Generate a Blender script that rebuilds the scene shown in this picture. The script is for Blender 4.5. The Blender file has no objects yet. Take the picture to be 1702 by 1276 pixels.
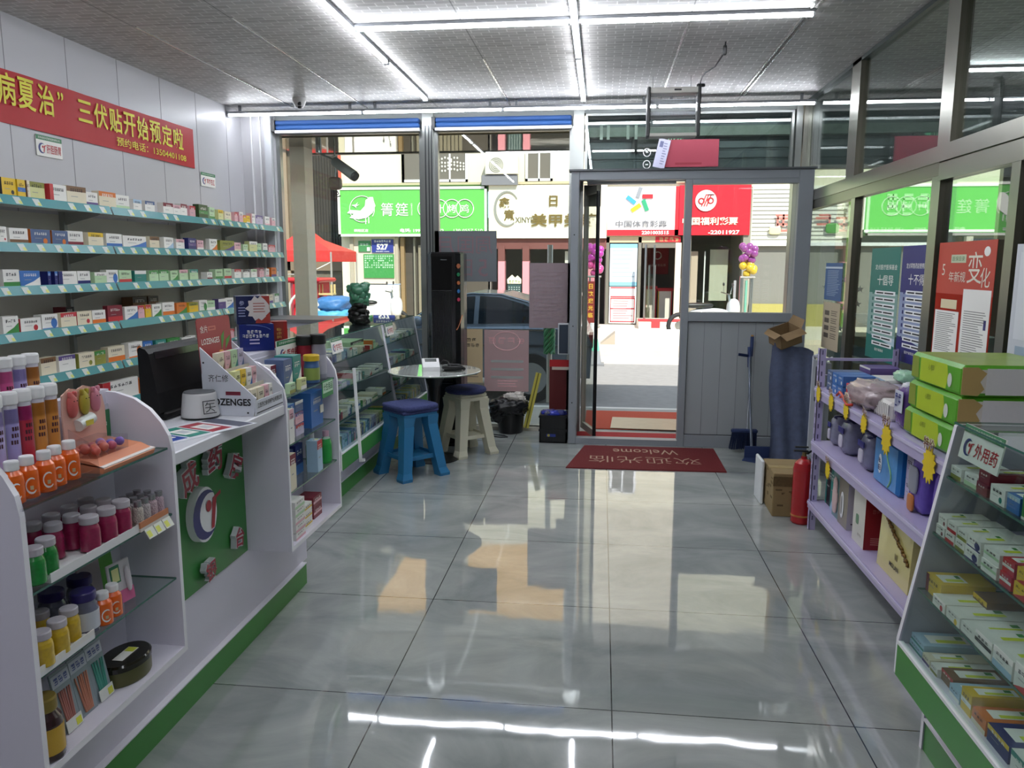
import bpy, math, random
from mathutils import Vector, Matrix, noise as mnoise
sc = bpy.context.scene
COL = sc.collection
PI = math.pi
# ---------------------------------------------------------------- camera
cam = bpy.data.cameras.new('camera'); cam.sensor_width = 36.0; cam.lens = 1277.4/1702*36; cam.clip_end = 200; cam.clip_start = .02
co = bpy.data.objects.new('camera', cam); COL.objects.link(co); sc.camera = co
def _cam():
    pitch, yaw, roll = 0.15447, 0.11473, 0.00243
    cy, sy, cp, sp = math.cos(yaw), math.sin(yaw), math.cos(pitch), math.sin(pitch)
    f = Vector((-sy*cp, cy*cp, -sp)); r0 = Vector((cy, sy, 0)); u0 = r0.cross(f)
    r = math.cos(roll)*r0 + math.sin(roll)*u0; u = -math.sin(roll)*r0 + math.cos(roll)*u0
    m = Matrix((r, u, -f)).transposed().to_4x4(); m.translation = Vector((0, 0, 1.515)); return m
co.matrix_world = _cam()
# ---------------------------------------------------------------- world, sun, exposure
w = bpy.data.worlds.new('sky'); sc.world = w; w.use_nodes = True
bg = w.node_tree.nodes['Background']; bg.inputs[0].default_value = (.62, .78, 1, 1); bg.inputs[1].default_value = 1.5
sl = bpy.data.lights.new('sun', 'SUN'); sl.energy = 7.5; sl.angle = .01; sl.color = (1, .95, .86)
so = bpy.data.objects.new('sun', sl); COL.objects.link(so)
so.rotation_euler = Vector((-.42, 1.0, -1.12)).to_track_quat('-Z', 'Y').to_euler()
sc.view_settings.view_transform = 'Standard'; sc.view_settings.look = 'None'; sc.view_settings.gamma = 1
sc.view_settings.use_curve_mapping = False; sc.view_settings.exposure = 0.0
sc.cycles.use_denoising = True; sc.cycles.max_bounces = 10; sc.cycles.transparent_max_bounces = 24
sc.cycles.diffuse_bounces = 4; sc.cycles.glossy_bounces = 5; sc.cycles.sample_clamp_indirect = 6
TUBE = 46.0
# ---------------------------------------------------------------- materials
def s2l(c): return c/12.92 if c <= .04045 else ((c+.055)/1.055)**2.4
def hexc(h): return tuple(s2l(int(h[i:i+2], 16)/255) for i in (0, 2, 4)) + (1,)
_mc = {}
def C(h, rough=.5, metal=0.0, name=None, emis=0, alpha=1, bump=0, bscale=40, var=0, coat=0, spec=.5):
    k = (h, rough, metal, emis, alpha, bump, bscale, var, coat, spec)
    if k in _mc: return _mc[k]
    m = bpy.data.materials.new(name or 'mat_'+h); m.use_nodes = True; nt = m.node_tree; b = nt.nodes['Principled BSDF']
    b.inputs['Base Color'].default_value = hexc(h); b.inputs['Roughness'].default_value = rough; b.inputs['Metallic'].default_value = metal
    b.inputs['Specular IOR Level'].default_value = spec
    if coat: b.inputs['Coat Weight'].default_value = coat; b.inputs['Coat Roughness'].default_value = .05
    if emis: b.inputs['Emission Color'].default_value = hexc(h); b.inputs['Emission Strength'].default_value = emis
    if alpha < 1: b.inputs['Alpha'].default_value = alpha
    if bump or var:
        tc = nt.nodes.new('ShaderNodeTexCoord'); n = nt.nodes.new('ShaderNodeTexNoise'); n.inputs['Scale'].default_value = bscale; n.inputs['Detail'].default_value = 4
        nt.links.new(tc.outputs['Object'], n.inputs['Vector'])
        if bump:
            bp = nt.nodes.new('ShaderNodeBump'); bp.inputs['Strength'].default_value = bump; bp.inputs['Distance'].default_value = .01
            nt.links.new(n.outputs[0], bp.inputs['Height']); nt.links.new(bp.outputs[0], b.inputs['Normal'])
        if var:
            mx = nt.nodes.new('ShaderNodeMix'); mx.data_type = 'RGBA'; c = hexc(h)
            mx.inputs[6].default_value = tuple(x*(1-var) for x in c[:3])+(1,); mx.inputs[7].default_value = tuple(min(1, x*(1+var)) for x in c[:3])+(1,)
            nt.links.new(n.outputs[0], mx.inputs[0]); nt.links.new(mx.outputs[2], b.inputs['Base Color'])
    _mc[k] = m; return m
def schlick(nt, ior):
    f0 = ((ior-1)/(ior+1))**2; lw = nt.nodes.new('ShaderNodeLayerWeight'); lw.inputs[0].default_value = .5
    p = nt.nodes.new('ShaderNodeMath'); p.operation = 'POWER'; p.inputs[1].default_value = 5; nt.links.new(lw.outputs['Facing'], p.inputs[0])
    m = nt.nodes.new('ShaderNodeMath'); m.operation = 'MULTIPLY_ADD'; m.inputs[1].default_value = 1-f0; m.inputs[2].default_value = f0; nt.links.new(p.outputs[0], m.inputs[0]); return m
def glassmat(name, tint, ior=1.45, rough=.01, boost=0.0):
    m = bpy.data.materials.new(name); m.use_nodes = True; nt = m.node_tree; nt.nodes.clear()
    o = nt.nodes.new('ShaderNodeOutputMaterial'); mx = nt.nodes.new('ShaderNodeMixShader'); t = nt.nodes.new('ShaderNodeBsdfTransparent'); g = nt.nodes.new('ShaderNodeBsdfGlossy')
    fr = schlick(nt, ior); g.inputs['Roughness'].default_value = rough
    t.inputs[0].default_value = tint + (1,)
    ad = nt.nodes.new('ShaderNodeMath'); ad.operation = 'ADD'; ad.inputs[1].default_value = boost; ad.use_clamp = True
    nt.links.new(fr.outputs[0], ad.inputs[0]); nt.links.new(ad.outputs[0], mx.inputs[0]); nt.links.new(t.outputs[0], mx.inputs[1]); nt.links.new(g.outputs[0], mx.inputs[2]); nt.links.new(mx.outputs[0], o.inputs[0])
    return m
GLASS = glassmat('window_glass', (.93, .96, .94)); GLASSR = glassmat('partition_glass', (.82, .87, .84), boost=.05)
GSHELF = glassmat('shelf_glass', (.9, .95, .93)); GEDGE = C('3f6b60', .15, name='glass_edge')
CLEAR = glassmat('clear_plastic', (.9, .9, .92), 1.4, .08); FILM = glassmat('plastic_film', (.93, .93, .95), 1.5, .15, .08)
def backlit(h, f=.55):
    m = bpy.data.materials.new('backlit_paper'); m.use_nodes = True; nt = m.node_tree; nt.nodes.clear(); o = nt.nodes.new('ShaderNodeOutputMaterial'); mx = nt.nodes.new('ShaderNodeMixShader'); mx.inputs[0].default_value = f
    d = nt.nodes.new('ShaderNodeBsdfDiffuse'); t = nt.nodes.new('ShaderNodeBsdfTranslucent'); d.inputs[0].default_value = hexc(h); t.inputs[0].default_value = hexc(h)
    nt.links.new(d.outputs[0], mx.inputs[1]); nt.links.new(t.outputs[0], mx.inputs[2]); nt.links.new(mx.outputs[0], o.inputs[0]); return m
def glyphs(b, n, o, ux, uy, h, mat, width, e=0.0, seed=1, sw=.13):
    '''a row of n characters too blurred to read in the photograph, as small stroke clusters, centred at o'''
    r = random.Random(seed*7+n); ux = Vector(ux).normalized(); uy = Vector(uy).normalized(); o = Vector(o)+ux.cross(uy)*e; cw = width/n; g = cw*.82
    def Q(x0, x1, z0, z1): b.quad([tuple(o+ux*a+uy*c) for a, c in ((x0, z0), (x1, z0), (x1, z1), (x0, z1))], mat)
    for i in range(n):
        x = -width/2+i*cw+cw*.09; s_ = sw
        for z in (-.5, -.15, .2, .5-s_):
            if r.random() < .8: Q(x+g*r.uniform(0, .25), x+g*r.uniform(.75, 1), h*z, h*(z+s_))
        for u in (.1, .45, .8):
            if r.random() < .75: Q(x+g*u, x+g*(u+s_*.9), h*r.uniform(-.5, -.2), h*r.uniform(.2, .5))
def floormat():
    m = bpy.data.materials.new('polished_tile'); m.use_nodes = True; nt = m.node_tree; b = nt.nodes['Principled BSDF']; L = nt.links
    tc = nt.nodes.new('ShaderNodeTexCoord'); mp = nt.nodes.new('ShaderNodeMapping'); mp.inputs['Location'].default_value = (.7359, -2.4627+.8*4, 0)
    L.new(tc.outputs['Object'], mp.inputs[0])
    br = nt.nodes.new('ShaderNodeTexBrick'); br.offset = 0; br.squash = 1
    for k, v in (('Scale', 1), ('Mortar Size', .0022), ('Mortar Smooth', 0), ('Brick Width', .8), ('Row Height', .8), ('Bias', 0)): br.inputs[k].default_value = v
    br.inputs['Color1'].default_value = (.92, .92, .92, 1); br.inputs['Color2'].default_value = (1, 1, 1, 1); br.inputs['Mortar'].default_value = (.12, .12, .12, 1)
    L.new(mp.outputs[0], br.inputs['Vector'])
    n1 = nt.nodes.new('ShaderNodeTexNoise'); n1.inputs['Scale'].default_value = 1.7; n1.inputs['Detail'].default_value = 7; n1.inputs['Roughness'].default_value = .62; n1.inputs['Distortion'].default_value = .8
    m2 = nt.nodes.new('ShaderNodeMapping'); m2.inputs['Scale'].default_value = (1, 1.7, 1); m2.inputs['Rotation'].default_value = (0, 0, .5)
    L.new(tc.outputs['Object'], m2.inputs[0]); L.new(m2.outputs[0], n1.inputs['Vector'])
    cr = nt.nodes.new('ShaderNodeValToRGB'); cr.color_ramp.elements[0].position = .3; cr.color_ramp.elements[0].color = hexc('878d8d'); cr.color_ramp.elements[1].position = .72; cr.color_ramp.elements[1].color = hexc('b3b6b2')
    L.new(n1.outputs[0], cr.inputs[0])
    mx = nt.nodes.new('ShaderNodeMix'); mx.data_type = 'RGBA'; mx.blend_type = 'MULTIPLY'; mx.inputs[0].default_value = 1
    L.new(cr.outputs[0], mx.inputs[6]); L.new(br.outputs[0], mx.inputs[7]); L.new(mx.outputs[2], b.inputs['Base Color'])
    b.inputs['Roughness'].default_value = .035; b.inputs['IOR'].default_value = 1.95
    n2 = nt.nodes.new('ShaderNodeTexNoise'); n2.inputs['Scale'].default_value = 3; L.new(tc.outputs['Object'], n2.inputs['Vector'])
    bp = nt.nodes.new('ShaderNodeBump'); bp.inputs['Strength'].default_value = .05; bp.inputs['Distance'].default_value = .02; L.new(n2.outputs[0], bp.inputs['Height']); L.new(bp.outputs[0], b.inputs['Normal'])
    return m
def ceilmat():
    m = bpy.data.materials.new('ceiling_tile'); m.use_nodes = True; nt = m.node_tree; b = nt.nodes['Principled BSDF']; L = nt.links
    tc = nt.nodes.new('ShaderNodeTexCoord')
    def brick(w_, h_, mort, off, loc, c1, c2, cm):
        mp = nt.nodes.new('ShaderNodeMapping'); mp.inputs['Location'].default_value = loc; L.new(tc.outputs['Object'], mp.inputs[0])
        br = nt.nodes.new('ShaderNodeTexBrick'); br.offset = off; br.inputs['Scale'].default_value = 1; br.inputs['Mortar Size'].default_value = mort; br.inputs['Mortar Smooth'].default_value = .1
        br.inputs['Brick Width'].default_value = w_; br.inputs['Row Height'].default_value = h_; br.inputs['Color1'].default_value = c1; br.inputs['Color2'].default_value = c2; br.inputs['Mortar'].default_value = cm
        L.new(mp.outputs[0], br.inputs['Vector']); return br
    big = brick(.632, .62, .004, 0, (.81+.632*4, -.04+.62*6, 0), (1, 1, 1, 1), (.93, .93, .93, 1), (.45, .45, .45, 1))
    sm = brick(.105, .052, .0035, .5, (0, 0, 0), hexc('b0adaa'), hexc('c4c1be'), hexc('dad7d4'))
    mx = nt.nodes.new('ShaderNodeMix'); mx.data_type = 'RGBA'; mx.blend_type = 'MULTIPLY'; mx.inputs[0].default_value = 1
    L.new(sm.outputs[0], mx.inputs[6]); L.new(big.outputs[0], mx.inputs[7]); L.new(mx.outputs[2], b.inputs['Base Color'])
    rr = nt.nodes.new('ShaderNodeMapRange'); rr.inputs[3].default_value = .55; rr.inputs[4].default_value = .3; L.new(sm.outputs[1], rr.inputs[0]); L.new(rr.outputs[0], b.inputs['Roughness'])
    return m
# ---------------------------------------------------------------- text
_tc = {}
def textgeo(s, bold=0.0):
    k = (s, bold)
    if k not in _tc:
        cu = bpy.data.curves.new('t', 'FONT'); cu.body = s; cu.size = 1; cu.resolution_u = 2; cu.offset = bold; cu.align_x = 'LEFT'
        ob = bpy.data.objects.new('t', cu); me = ob.to_mesh()
        vs = [tuple(v.co) for v in me.vertices]; fs = [tuple(p.vertices) for p in me.polygons]
        ob.to_mesh_clear(); bpy.data.objects.remove(ob); bpy.data.curves.remove(cu)
        if not vs: vs = [(0, 0, 0), (1, 0, 0), (0, 1, 0)]; fs = [(0, 1, 2)]
        _tc[k] = (vs, fs, min(v[0] for v in vs), max(v[0] for v in vs), min(v[1] for v in vs), max(v[1] for v in vs))
    return _tc[k]
# ---------------------------------------------------------------- mesh builder
class MB:
    def __init__(s): s.v = []; s.f = []; s.fm = []; s.sm = []; s.mats = []; s.M = None
    def mi(s, m):
        if m not in s.mats: s.mats.append(m)
        return s.mats.index(m)
    def add(s, vs, fs, mat, smooth=False):
        o = len(s.v)
        if s.M is not None: vs = [tuple(s.M @ Vector(v)) for v in vs]
        s.v += [tuple(v) for v in vs]
        for i, f in enumerate(fs):
            s.f.append(tuple(o+k for k in f)); s.fm.append(s.mi(mat[i] if isinstance(mat, (list, tuple)) else mat)); s.sm.append(smooth)
        return s
    def box(s, x0, x1, y0, y1, z0, z1, mat, c=0, mats=None):
        if c:
            c = min(c, (x1-x0)*.45, (y1-y0)*.45, (z1-z0)*.45); V = []; ix = {}
            for sx in (0, 1):
                for sy in (0, 1):
                    for sz in (0, 1):
                        X = (x0, x1)[sx]; Y = (y0, y1)[sy]; Z = (z0, z1)[sz]; dx = c if sx == 0 else -c; dy = c if sy == 0 else -c; dz = c if sz == 0 else -c
                        ix[(sx, sy, sz, 0)] = len(V); V.append((X, Y+dy, Z+dz)); ix[(sx, sy, sz, 1)] = len(V); V.append((X+dx, Y, Z+dz)); ix[(sx, sy, sz, 2)] = len(V); V.append((X+dx, Y+dy, Z))
            F = []; g = lambda a, b, c_, k: ix[(a, b, c_, k)]
            F += [(g(0,0,0,0), g(0,0,1,0), g(0,1,1,0), g(0,1,0,0)), (g(1,0,0,0), g(1,1,0,0), g(1,1,1,0), g(1,0,1,0))]
            F += [(g(0,0,0,1), g(1,0,0,1), g(1,0,1,1), g(0,0,1,1)), (g(0,1,0,1), g(0,1,1,1), g(1,1,1,1), g(1,1,0,1))]
            F += [(g(0,0,0,2), g(0,1,0,2), g(1,1,0,2), g(1,0,0,2)), (g(0,0,1,2), g(1,0,1,2), g(1,1,1,2), g(0,1,1,2))]
            nb = 6
            for a in (0, 1):
                for b in (0, 1):
                    F.append((g(a,b,0,0), g(a,b,1,0), g(a,b,1,1), g(a,b,0,1))); F.append((g(a,0,b,0), g(a,1,b,0), g(a,1,b,2), g(a,0,b,2))); F.append((g(0,a,b,1), g(1,a,b,1), g(1,a,b,2), g(0,a,b,2)))
            for a in (0, 1):
                for b in (0, 1):
                    for d in (0, 1): F.append((g(a,b,d,0), g(a,b,d,1), g(a,b,d,2)))
            if mats: mat = list(mats)+[mat if not isinstance(mat, list) else mat[0]]*(len(F)-6)
            return s.add(V, F, mat)
        V = [(x0,y0,z0),(x1,y0,z0),(x1,y1,z0),(x0,y1,z0),(x0,y0,z1),(x1,y0,z1),(x1,y1,z1),(x0,y1,z1)]
        F = [(0,4,7,3),(1,2,6,5),(0,1,5,4),(3,7,6,2),(0,3,2,1),(4,5,6,7)]
        return s.add(V, F, list(mats) if mats else mat)
    def quad(s, pts, mat): return s.add(pts, [tuple(range(len(pts)))], mat)
    def prism(s, poly, axis, d0, d1, mat, capmat=None):   # poly in the two other axes (order x,y,z without axis)
        def mk(a, b, d): return {'x': (d, a, b), 'y': (a, d, b), 'z': (a, b, d)}[axis]
        n = len(poly); V = [mk(a, b, d0) for a, b in poly]+[mk(a, b, d1) for a, b in poly]
        F = [(i, (i+1) % n, n+(i+1) % n, n+i) for i in range(n)]+[tuple(range(n)), tuple(range(n, 2*n))]
        return s.add(V, F, [mat]*n+[capmat or mat]*2)
    def cyl(s, p0, p1, r0, r1, mat, n=14, caps=True, capmat=None):
        p0 = Vector(p0); p1 = Vector(p1); d = (p1-p0).normalized(); a = d.orthogonal().normalized(); b = d.cross(a)
        V = []; 
        for p, r in ((p0, r0), (p1, r1)):
            for i in range(n): t = 2*PI*i/n; V.append(tuple(p+a*(r*math.cos(t))+b*(r*math.sin(t))))
        s.add(V, [(i, (i+1) % n, n+(i+1) % n, n+i) for i in range(n)], mat, True)
        if caps: s.add(V[:n], [tuple(range(n))], capmat or mat); s.add(V[n:], [tuple(range(n))], capmat or mat)
        return s
    def lathe(s, prof, mat, c=(0, 0, 0), n=20, sx=1, sy=1, smooth=True, pw=2):
        V = []; 
        for r, z in prof:
            for i in range(n):
                t = 2*PI*i/n; ct, st = math.cos(t), math.sin(t)
                if pw != 2: q = (abs(ct)**pw+abs(st)**pw)**(-1/pw); ct *= q; st *= q
                V.append((c[0]+r*sx*ct, c[1]+r*sy*st, c[2]+z))
        for k in range(len(prof)-1):
            mm = mat[k] if isinstance(mat, (list, tuple)) else mat
            s.add(V[k*n:(k+2)*n], [(i, (i+1) % n, n+(i+1) % n, n+i) for i in range(n)], mm, smooth)
        for k, mm in ((0, mat[0] if isinstance(mat, (list, tuple)) else mat), (len(prof)-1, mat[-1] if isinstance(mat, (list, tuple)) else mat)):
            if prof[k][0] > 1e-4: s.add(V[k*n:(k+1)*n], [tuple(range(n))], mm)
        return s
    def arc(s, r, a0, a1, z0, z1, mat, n=8):
        V = [(r*math.cos(a0+(a1-a0)*i/n), r*math.sin(a0+(a1-a0)*i/n), z) for z in (z0, z1) for i in range(n+1)]
        return s.add(V, [(i, i+1, n+2+i, n+1+i) for i in range(n)], mat, True)
    def tube(s, pts, r, mat, n=7):
        P = [Vector(p) for p in pts]; V = []; a = None
        for i, p in enumerate(P):
            d = (P[min(i+1, len(P)-1)]-P[max(i-1, 0)]).normalized()
            a = d.orthogonal().normalized() if a is None else (a-d*a.dot(d)).normalized()
            b = d.cross(a); rr = r[i] if isinstance(r, (list, tuple)) else r
            for k in range(n): t = 2*PI*k/n; V.append(tuple(p+a*(rr*math.cos(t))+b*(rr*math.sin(t))))
        m = len(P); F = [(j*n+i, j*n+(i+1) % n, (j+1)*n+(i+1) % n, (j+1)*n+i) for j in range(m-1) for i in range(n)]
        s.add(V, F+[tuple(range(n)), tuple(range((m-1)*n, m*n))], mat, True); return s
    def sup(s, c, r, mat, e=.5, n=18, m=12, nz=0, seed=0, fr=3, e2=None, taper=0):
        V = []; F = []; e2 = e2 or e; sp = lambda x, p: math.copysign(abs(x)**p, x)
        for j in range(m+1):
            ph = -PI/2+PI*j/m
            for i in range(n):
                th = 2*PI*i/n; x = sp(math.cos(ph), e2)*sp(math.cos(th), e); y = sp(math.cos(ph), e2)*sp(math.sin(th), e); z = sp(math.sin(ph), e2)
                k = 1+nz*mnoise.noise(Vector((x*fr+seed, y*fr, z*fr))); tp = 1-taper*(z+1)/2
                V.append((c[0]+r[0]*x*k*tp, c[1]+r[1]*y*k*tp, c[2]+r[2]*z*(1+(k-1)*.6)))
        for j in range(m):
            for i in range(n): F.append((j*n+i, j*n+(i+1) % n, (j+1)*n+(i+1) % n, (j+1)*n+i))
        return s.add(V, F, mat, True)
    def text(s, st, o, ux, uy, h, mat, width=None, al='C', bold=0, ex=0, rot=0, back=None):
        """st written with its middle (al C) or left end (al L) at o; ux, uy run along and up the letters; h is the height, width squeezes it"""
        vs, fs, x0, x1, y0, y1 = textgeo(st, bold); ux = Vector(ux).normalized(); uy = Vector(uy).normalized(); nn = ux.cross(uy)
        if rot: ux, uy = ux*math.cos(rot)+uy*math.sin(rot), uy*math.cos(rot)-ux*math.sin(rot)
        k = h/max(y1-y0, .01); kx = k if width is None else width/max(x1-x0, .01); xm = (x0+x1)/2 if al == 'C' else x0; o = Vector(o)
        if width is not None and al == 'C' and kx > k*1.6: kx = k*1.6
        V = [tuple(o+ux*((a-xm)*kx)+uy*((b-(y0+y1)/2)*k)+nn*ex) for a, b, _ in vs]
        s.add(V, fs, mat)
        if ex:
            ed = {}
            for f in fs:
                for i in range(len(f)): e = (f[i], f[(i+1) % len(f)]); kk = tuple(sorted(e)); ed[kk] = None if kk in ed else e
            W = [tuple(Vector(v)-nn*ex) for v in V]; n_ = len(V)
            s.add(V+W, [(e[0], e[1], n_+e[1], n_+e[0]) for e in ed.values() if e], back or mat)
        return s
    def build(s, name, parent=None, loc=None, rot=0, label=None, cat=None, group=None, kind=None, M=None):
        me = bpy.data.meshes.new(name); me.from_pydata(s.v, [], s.f)
        for m in s.mats: me.materials.append(m)
        me.polygons.foreach_set('material_index', s.fm); me.polygons.foreach_set('use_smooth', s.sm); me.update()
        o = bpy.data.objects.new(name, me); COL.objects.link(o)
        if parent: o.parent = parent
        if M is not None: o.matrix_world = M
        elif loc: o.location = loc
        if rot: o.rotation_euler = (0, 0, rot)
        tag(o, label, cat, group, kind); return o
def tag(o, label=None, cat=None, group=None, kind=None):
    for k, v in (('label', label), ('category', cat), ('group', group), ('kind', kind)):
        if v: o[k] = v
    return o
def thing(name, label, cat, loc=(0, 0, 0), rot=0, group=None, kind=None, rx=0, ry=0):
    o = bpy.data.objects.new(name, None); o.empty_display_size = .05; COL.objects.link(o); o.location = loc; o.rotation_euler = (rx, ry, rot)
    return tag(o, label, cat, group, kind)
def dup(o, loc=None, rot=None, label=None, group=None):
    c = o.copy(); COL.objects.link(c)
    for ch in list(o.children):
        d = ch.copy(); COL.objects.link(d); d.parent = c
        for g in list(ch.children): e = g.copy(); COL.objects.link(e); e.parent = d
    if loc is not None: c.location = loc
    if rot is not None: c.rotation_euler = (0, 0, rot)
    if label: c['label'] = label
    if group: c['group'] = group
    return c
def struct(mb, name, parent=None, label=None): return mb.build(name, parent, label=label, kind=None if parent else 'structure')
ORD = 'first second third fourth fifth sixth seventh eighth ninth tenth eleventh twelfth thirteenth fourteenth fifteenth sixteenth seventeenth eighteenth nineteenth twentieth twenty-first twenty-second twenty-third twenty-fourth twenty-fifth twenty-sixth twenty-seventh twenty-eighth'.split()
WHITE = C('e9e9ea', .5); LAV = C('e0dce9', .45, name='lavender_board'); LEDGE = C('f2f0f6', .4); GREEN = C('3f8c3a', .4, name='green_laminate'); DARK = C('17181a', .4); INK = C('2b2b30', .6)
STEEL = C('9da09d', .3, .9, name='steel'); ALU = C('999ea3', .4, .1, name='grey_aluminium'); BRUSH = C('a5a49a', .28, .9, name='brushed_steel')
RED = C('c4121c', .45); PAPER = C('f4f2ec', .6)
# ================================================================ the room
FL = floormat(); CE = ceilmat(); H = 2.86
b = MB(); b.box(-3.3, 5.5, -3.5, 6.92, -.08, 0, FL); struct(b, 'floor')
b = MB(); b.box(-3.3, 5.5, -3.5, 7.05, H, H+.08, CE); struct(b, 'ceiling')
PANEL = C('bfbec2', .38, name='pvc_wall_panel', var=.03, bscale=3); SEAM = C('8f8e92', .6)
b = MB(); b.box(-3.35, -3.25, -3.5, 7.1, 0, H, PANEL)
for k in range(22): y = 6.576-.505*k; b.box(-3.252, -3.2485, y-.002, y+.002, 0, H, SEAM)
struct(b, 'wall_left')
b = MB(); b.box(-3.25, 5.5, -3.6, -3.5, 0, H, C('cfcac2', .7)); struct(b, 'wall_back')
b = MB(); b.box(5.5, 5.6, -3.5, 7.05, 0, H, C('b9b7b0', .7)); struct(b, 'wall_right')
b = MB(); b.box(-3.25, -2.96, 6.86, 7.05, 0, H, PANEL)
for x in (-3.16, -3.08): b.box(x, x+.012, 6.85, 6.861, 0, H, C('f1f1f3', .4))
b.box(-3.02, -2.96, 6.82, 6.87, 0, H, C('c3c6cb', .35)); struct(b, 'wall_front')
# shopfront posts, sill and panes
YG = 6.96
def windw(name, x0, x1, z0, z1, glass, bars=(), fw=.035, y=YG, fm=STEEL, y2=None):
    o = bpy.data.objects.new(name, None); COL.objects.link(o); o['kind'] = 'structure'; o.location = (x0, y, z0)
    W, Hh = x1-x0, z1-z0; f = MB()
    f.box(0, fw, -.03, .03, 0, Hh, fm); f.box(W-fw, W, -.03, .03, 0, Hh, fm); f.box(fw, W-fw, -.03, .03, 0, fw, fm); f.box(fw, W-fw, -.03, .03, Hh-fw, Hh, fm)
    for a in bars: f.box(fw, W-fw, -.02, .02, a-z0-.012, a-z0+.012, fm)
    f.build('window_frame', o); g = MB(); g.box(fw, W-fw, -.004, .004, fw, Hh-fw, glass); g.build('pane', o); return o
windw('window_1', -2.96, -1.60, 0, 2.70, GLASS); windw('window_2', -1.50, -.265, 0, 2.70, GLASS)
windw('window_3', -.165, 1.58, 2.27, 2.80, GLASSR, fw=.02)
b = MB()
for x0, x1, m in ((-1.60, -1.50, STEEL), (-.265, -.175, STEEL), (1.59, 1.64, STEEL), (1.65, 1.72, BRUSH)): b.box(x0, x1, 6.90, 7.02, 0, H, m)
for x in (-1.575, -1.545, -1.52): b.box(x, x+.012, 6.89, 6.90, 0, 2.72, C('55585a', .3, .8))
b.box(-2.96, -.175, 6.92, 7.04, 2.70, H, C('6e7372', .5)); b.box(-.175, 1.6, 6.92, 7.04, 2.80, H, C('6e7372', .5)); struct(b, 'trim_1')
b = MB(); b.box(-2.96, -.26, 6.90, 7.04, -.08, .035, C('b8b4aa', .35)); b.box(-.27, 1.70, 6.92, 7.0, -.08, .0, C('8d8b86', .4)); b.box(1.7, 5.5, 6.92, 7.04, -.08, .05, C('8d8b86', .4)); struct(b, 'trim_2')
# right partition: posts, beam and panes in the plane x = 1.68
b = MB()
for y0, y1 in ((5.50, 5.60), (5.60, 5.68), (4.06, 4.13), (4.13, 4.20), (2.6, 2.7), (1.2, 1.3), (-.2, -.1)): b.box(1.655, 1.715, y0, y1, 2.09, H, BRUSH, mats=[BRUSH, BRUSH, C('6b675c', .3, .8), BRUSH, BRUSH, BRUSH])
for y0, y1 in ((5.44, 5.52), (4.13, 4.23), (3.38, 3.45), (2.2, 2.3), (1.0, 1.1)): b.box(1.655, 1.715, y0, y1, 0, 1.96, BRUSH, mats=[BRUSH, BRUSH, C('6b675c', .3, .8), BRUSH, BRUSH, BRUSH])
b.box(1.645, 1.725, -3.5, 6.95, 2.02, 2.10, BRUSH); b.box(1.652, 1.718, -3.5, 4.15, 1.93, 2.015, BRUSH); b.box(1.652, 1.718, 4.15, 6.95, 1.955, 2.02, C('8f8d80', .3, .9)); b.box(1.655, 1.715, -3.5, 6.95, 2.835, 2.86, C('4c5452', .4, .5)); b.box(1.655, 1.715, -3.5, 6.95, 0, .08, BRUSH)
struct(b, 'trim_3')
b = MB(); b.box(1.681, 1.689, -3.5, 6.9, 2.10, 2.835, GLASSR); b.box(1.681, 1.689, -3.5, 6.9, .08, 1.955, GLASSR); struct(b, 'window_4')
# next room shopfront
windw('window_5', 1.73, 3.3, 0, 2.35, GLASS, fm=BRUSH); windw('window_6', 3.3, 5.45, 0, 2.35, GLASS, fm=BRUSH)
b = MB(); b.box(1.72, 5.5, 6.92, 7.04, 2.35, H, C('4b5355', .5)); struct(b, 'trim_4')
# ---------------------------------------------------------------- entrance porch
d1 = bpy.data.objects.new('door_1', None); COL.objects.link(d1); d1.location = (0, 6.44, 0); d1['kind'] = 'structure'; d1['label'] = 'grey aluminium entrance porch with open doorway and glazed side panel'
f = MB(); A2 = C('8f949a', .45)
f.box(-.26, -.195, 0, .09, 0, 2.26, A2, .004); f.box(.655, .712, 0, .09, 0, 2.19, A2, .004); f.box(1.53, 1.645, 0, .09, 0, 2.26, A2, .004)
f.box(-.195, 1.53, 0, .09, 2.19, 2.26, A2, .004); f.box(-.28, 1.66, -.02, .11, 2.26, 2.275, C('54585c', .4)); f.box(-.195, .655, 0, .09, 0, .05, A2)
f.box(.712, 1.53, 0, .09, 2.155, 2.19, A2); f.box(.712, 1.53, 0, .09, 1.055, 1.13, A2, .004); f.box(.712, 1.53, 0, .09, 0, .10, A2, .004)
for z in (.35, 1.0, 1.75): f.box(-.235, -.225, -.002, .001, z, z+.01, DARK)
f.build('door_frame', d1)
g = MB(); g.box(.70, 1.53, .04, .047, 1.13, 2.155, GLASS); g.build('pane', d1)
g = MB(); PN = C('a3a8ab', .42)
g.box(.712, 1.53, .03, .06, .10, 1.055, PN)
for k in range(1, 6): g.box(.712+k*.137, .714+k*.137, .0285, .031, .10, 1.055, C('5c6165', .6))
for q_ in ((.712, 1.53, .101, .106), (.712, 1.53, 1.05, 1.055)): g.box(q_[0], q_[1], .0275, .031, q_[2], q_[3], DARK)
g.box(.712, .717, .0275, .031, .1, 1.055, DARK); g.build('lower_panel', d1)
g = MB(); g.box(-.25, -.20, .09, .50, 0, 2.26, ALU, .003); g.box(1.59, 1.64, .09, .45, 0, 2.26, ALU); g.build('side_wall', d1)
g = MB(); g.box(-.26, 1.645, .09, .52, 2.262, 2.285, C('5f6468', .5)); g.build('porch_roof', d1)
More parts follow.
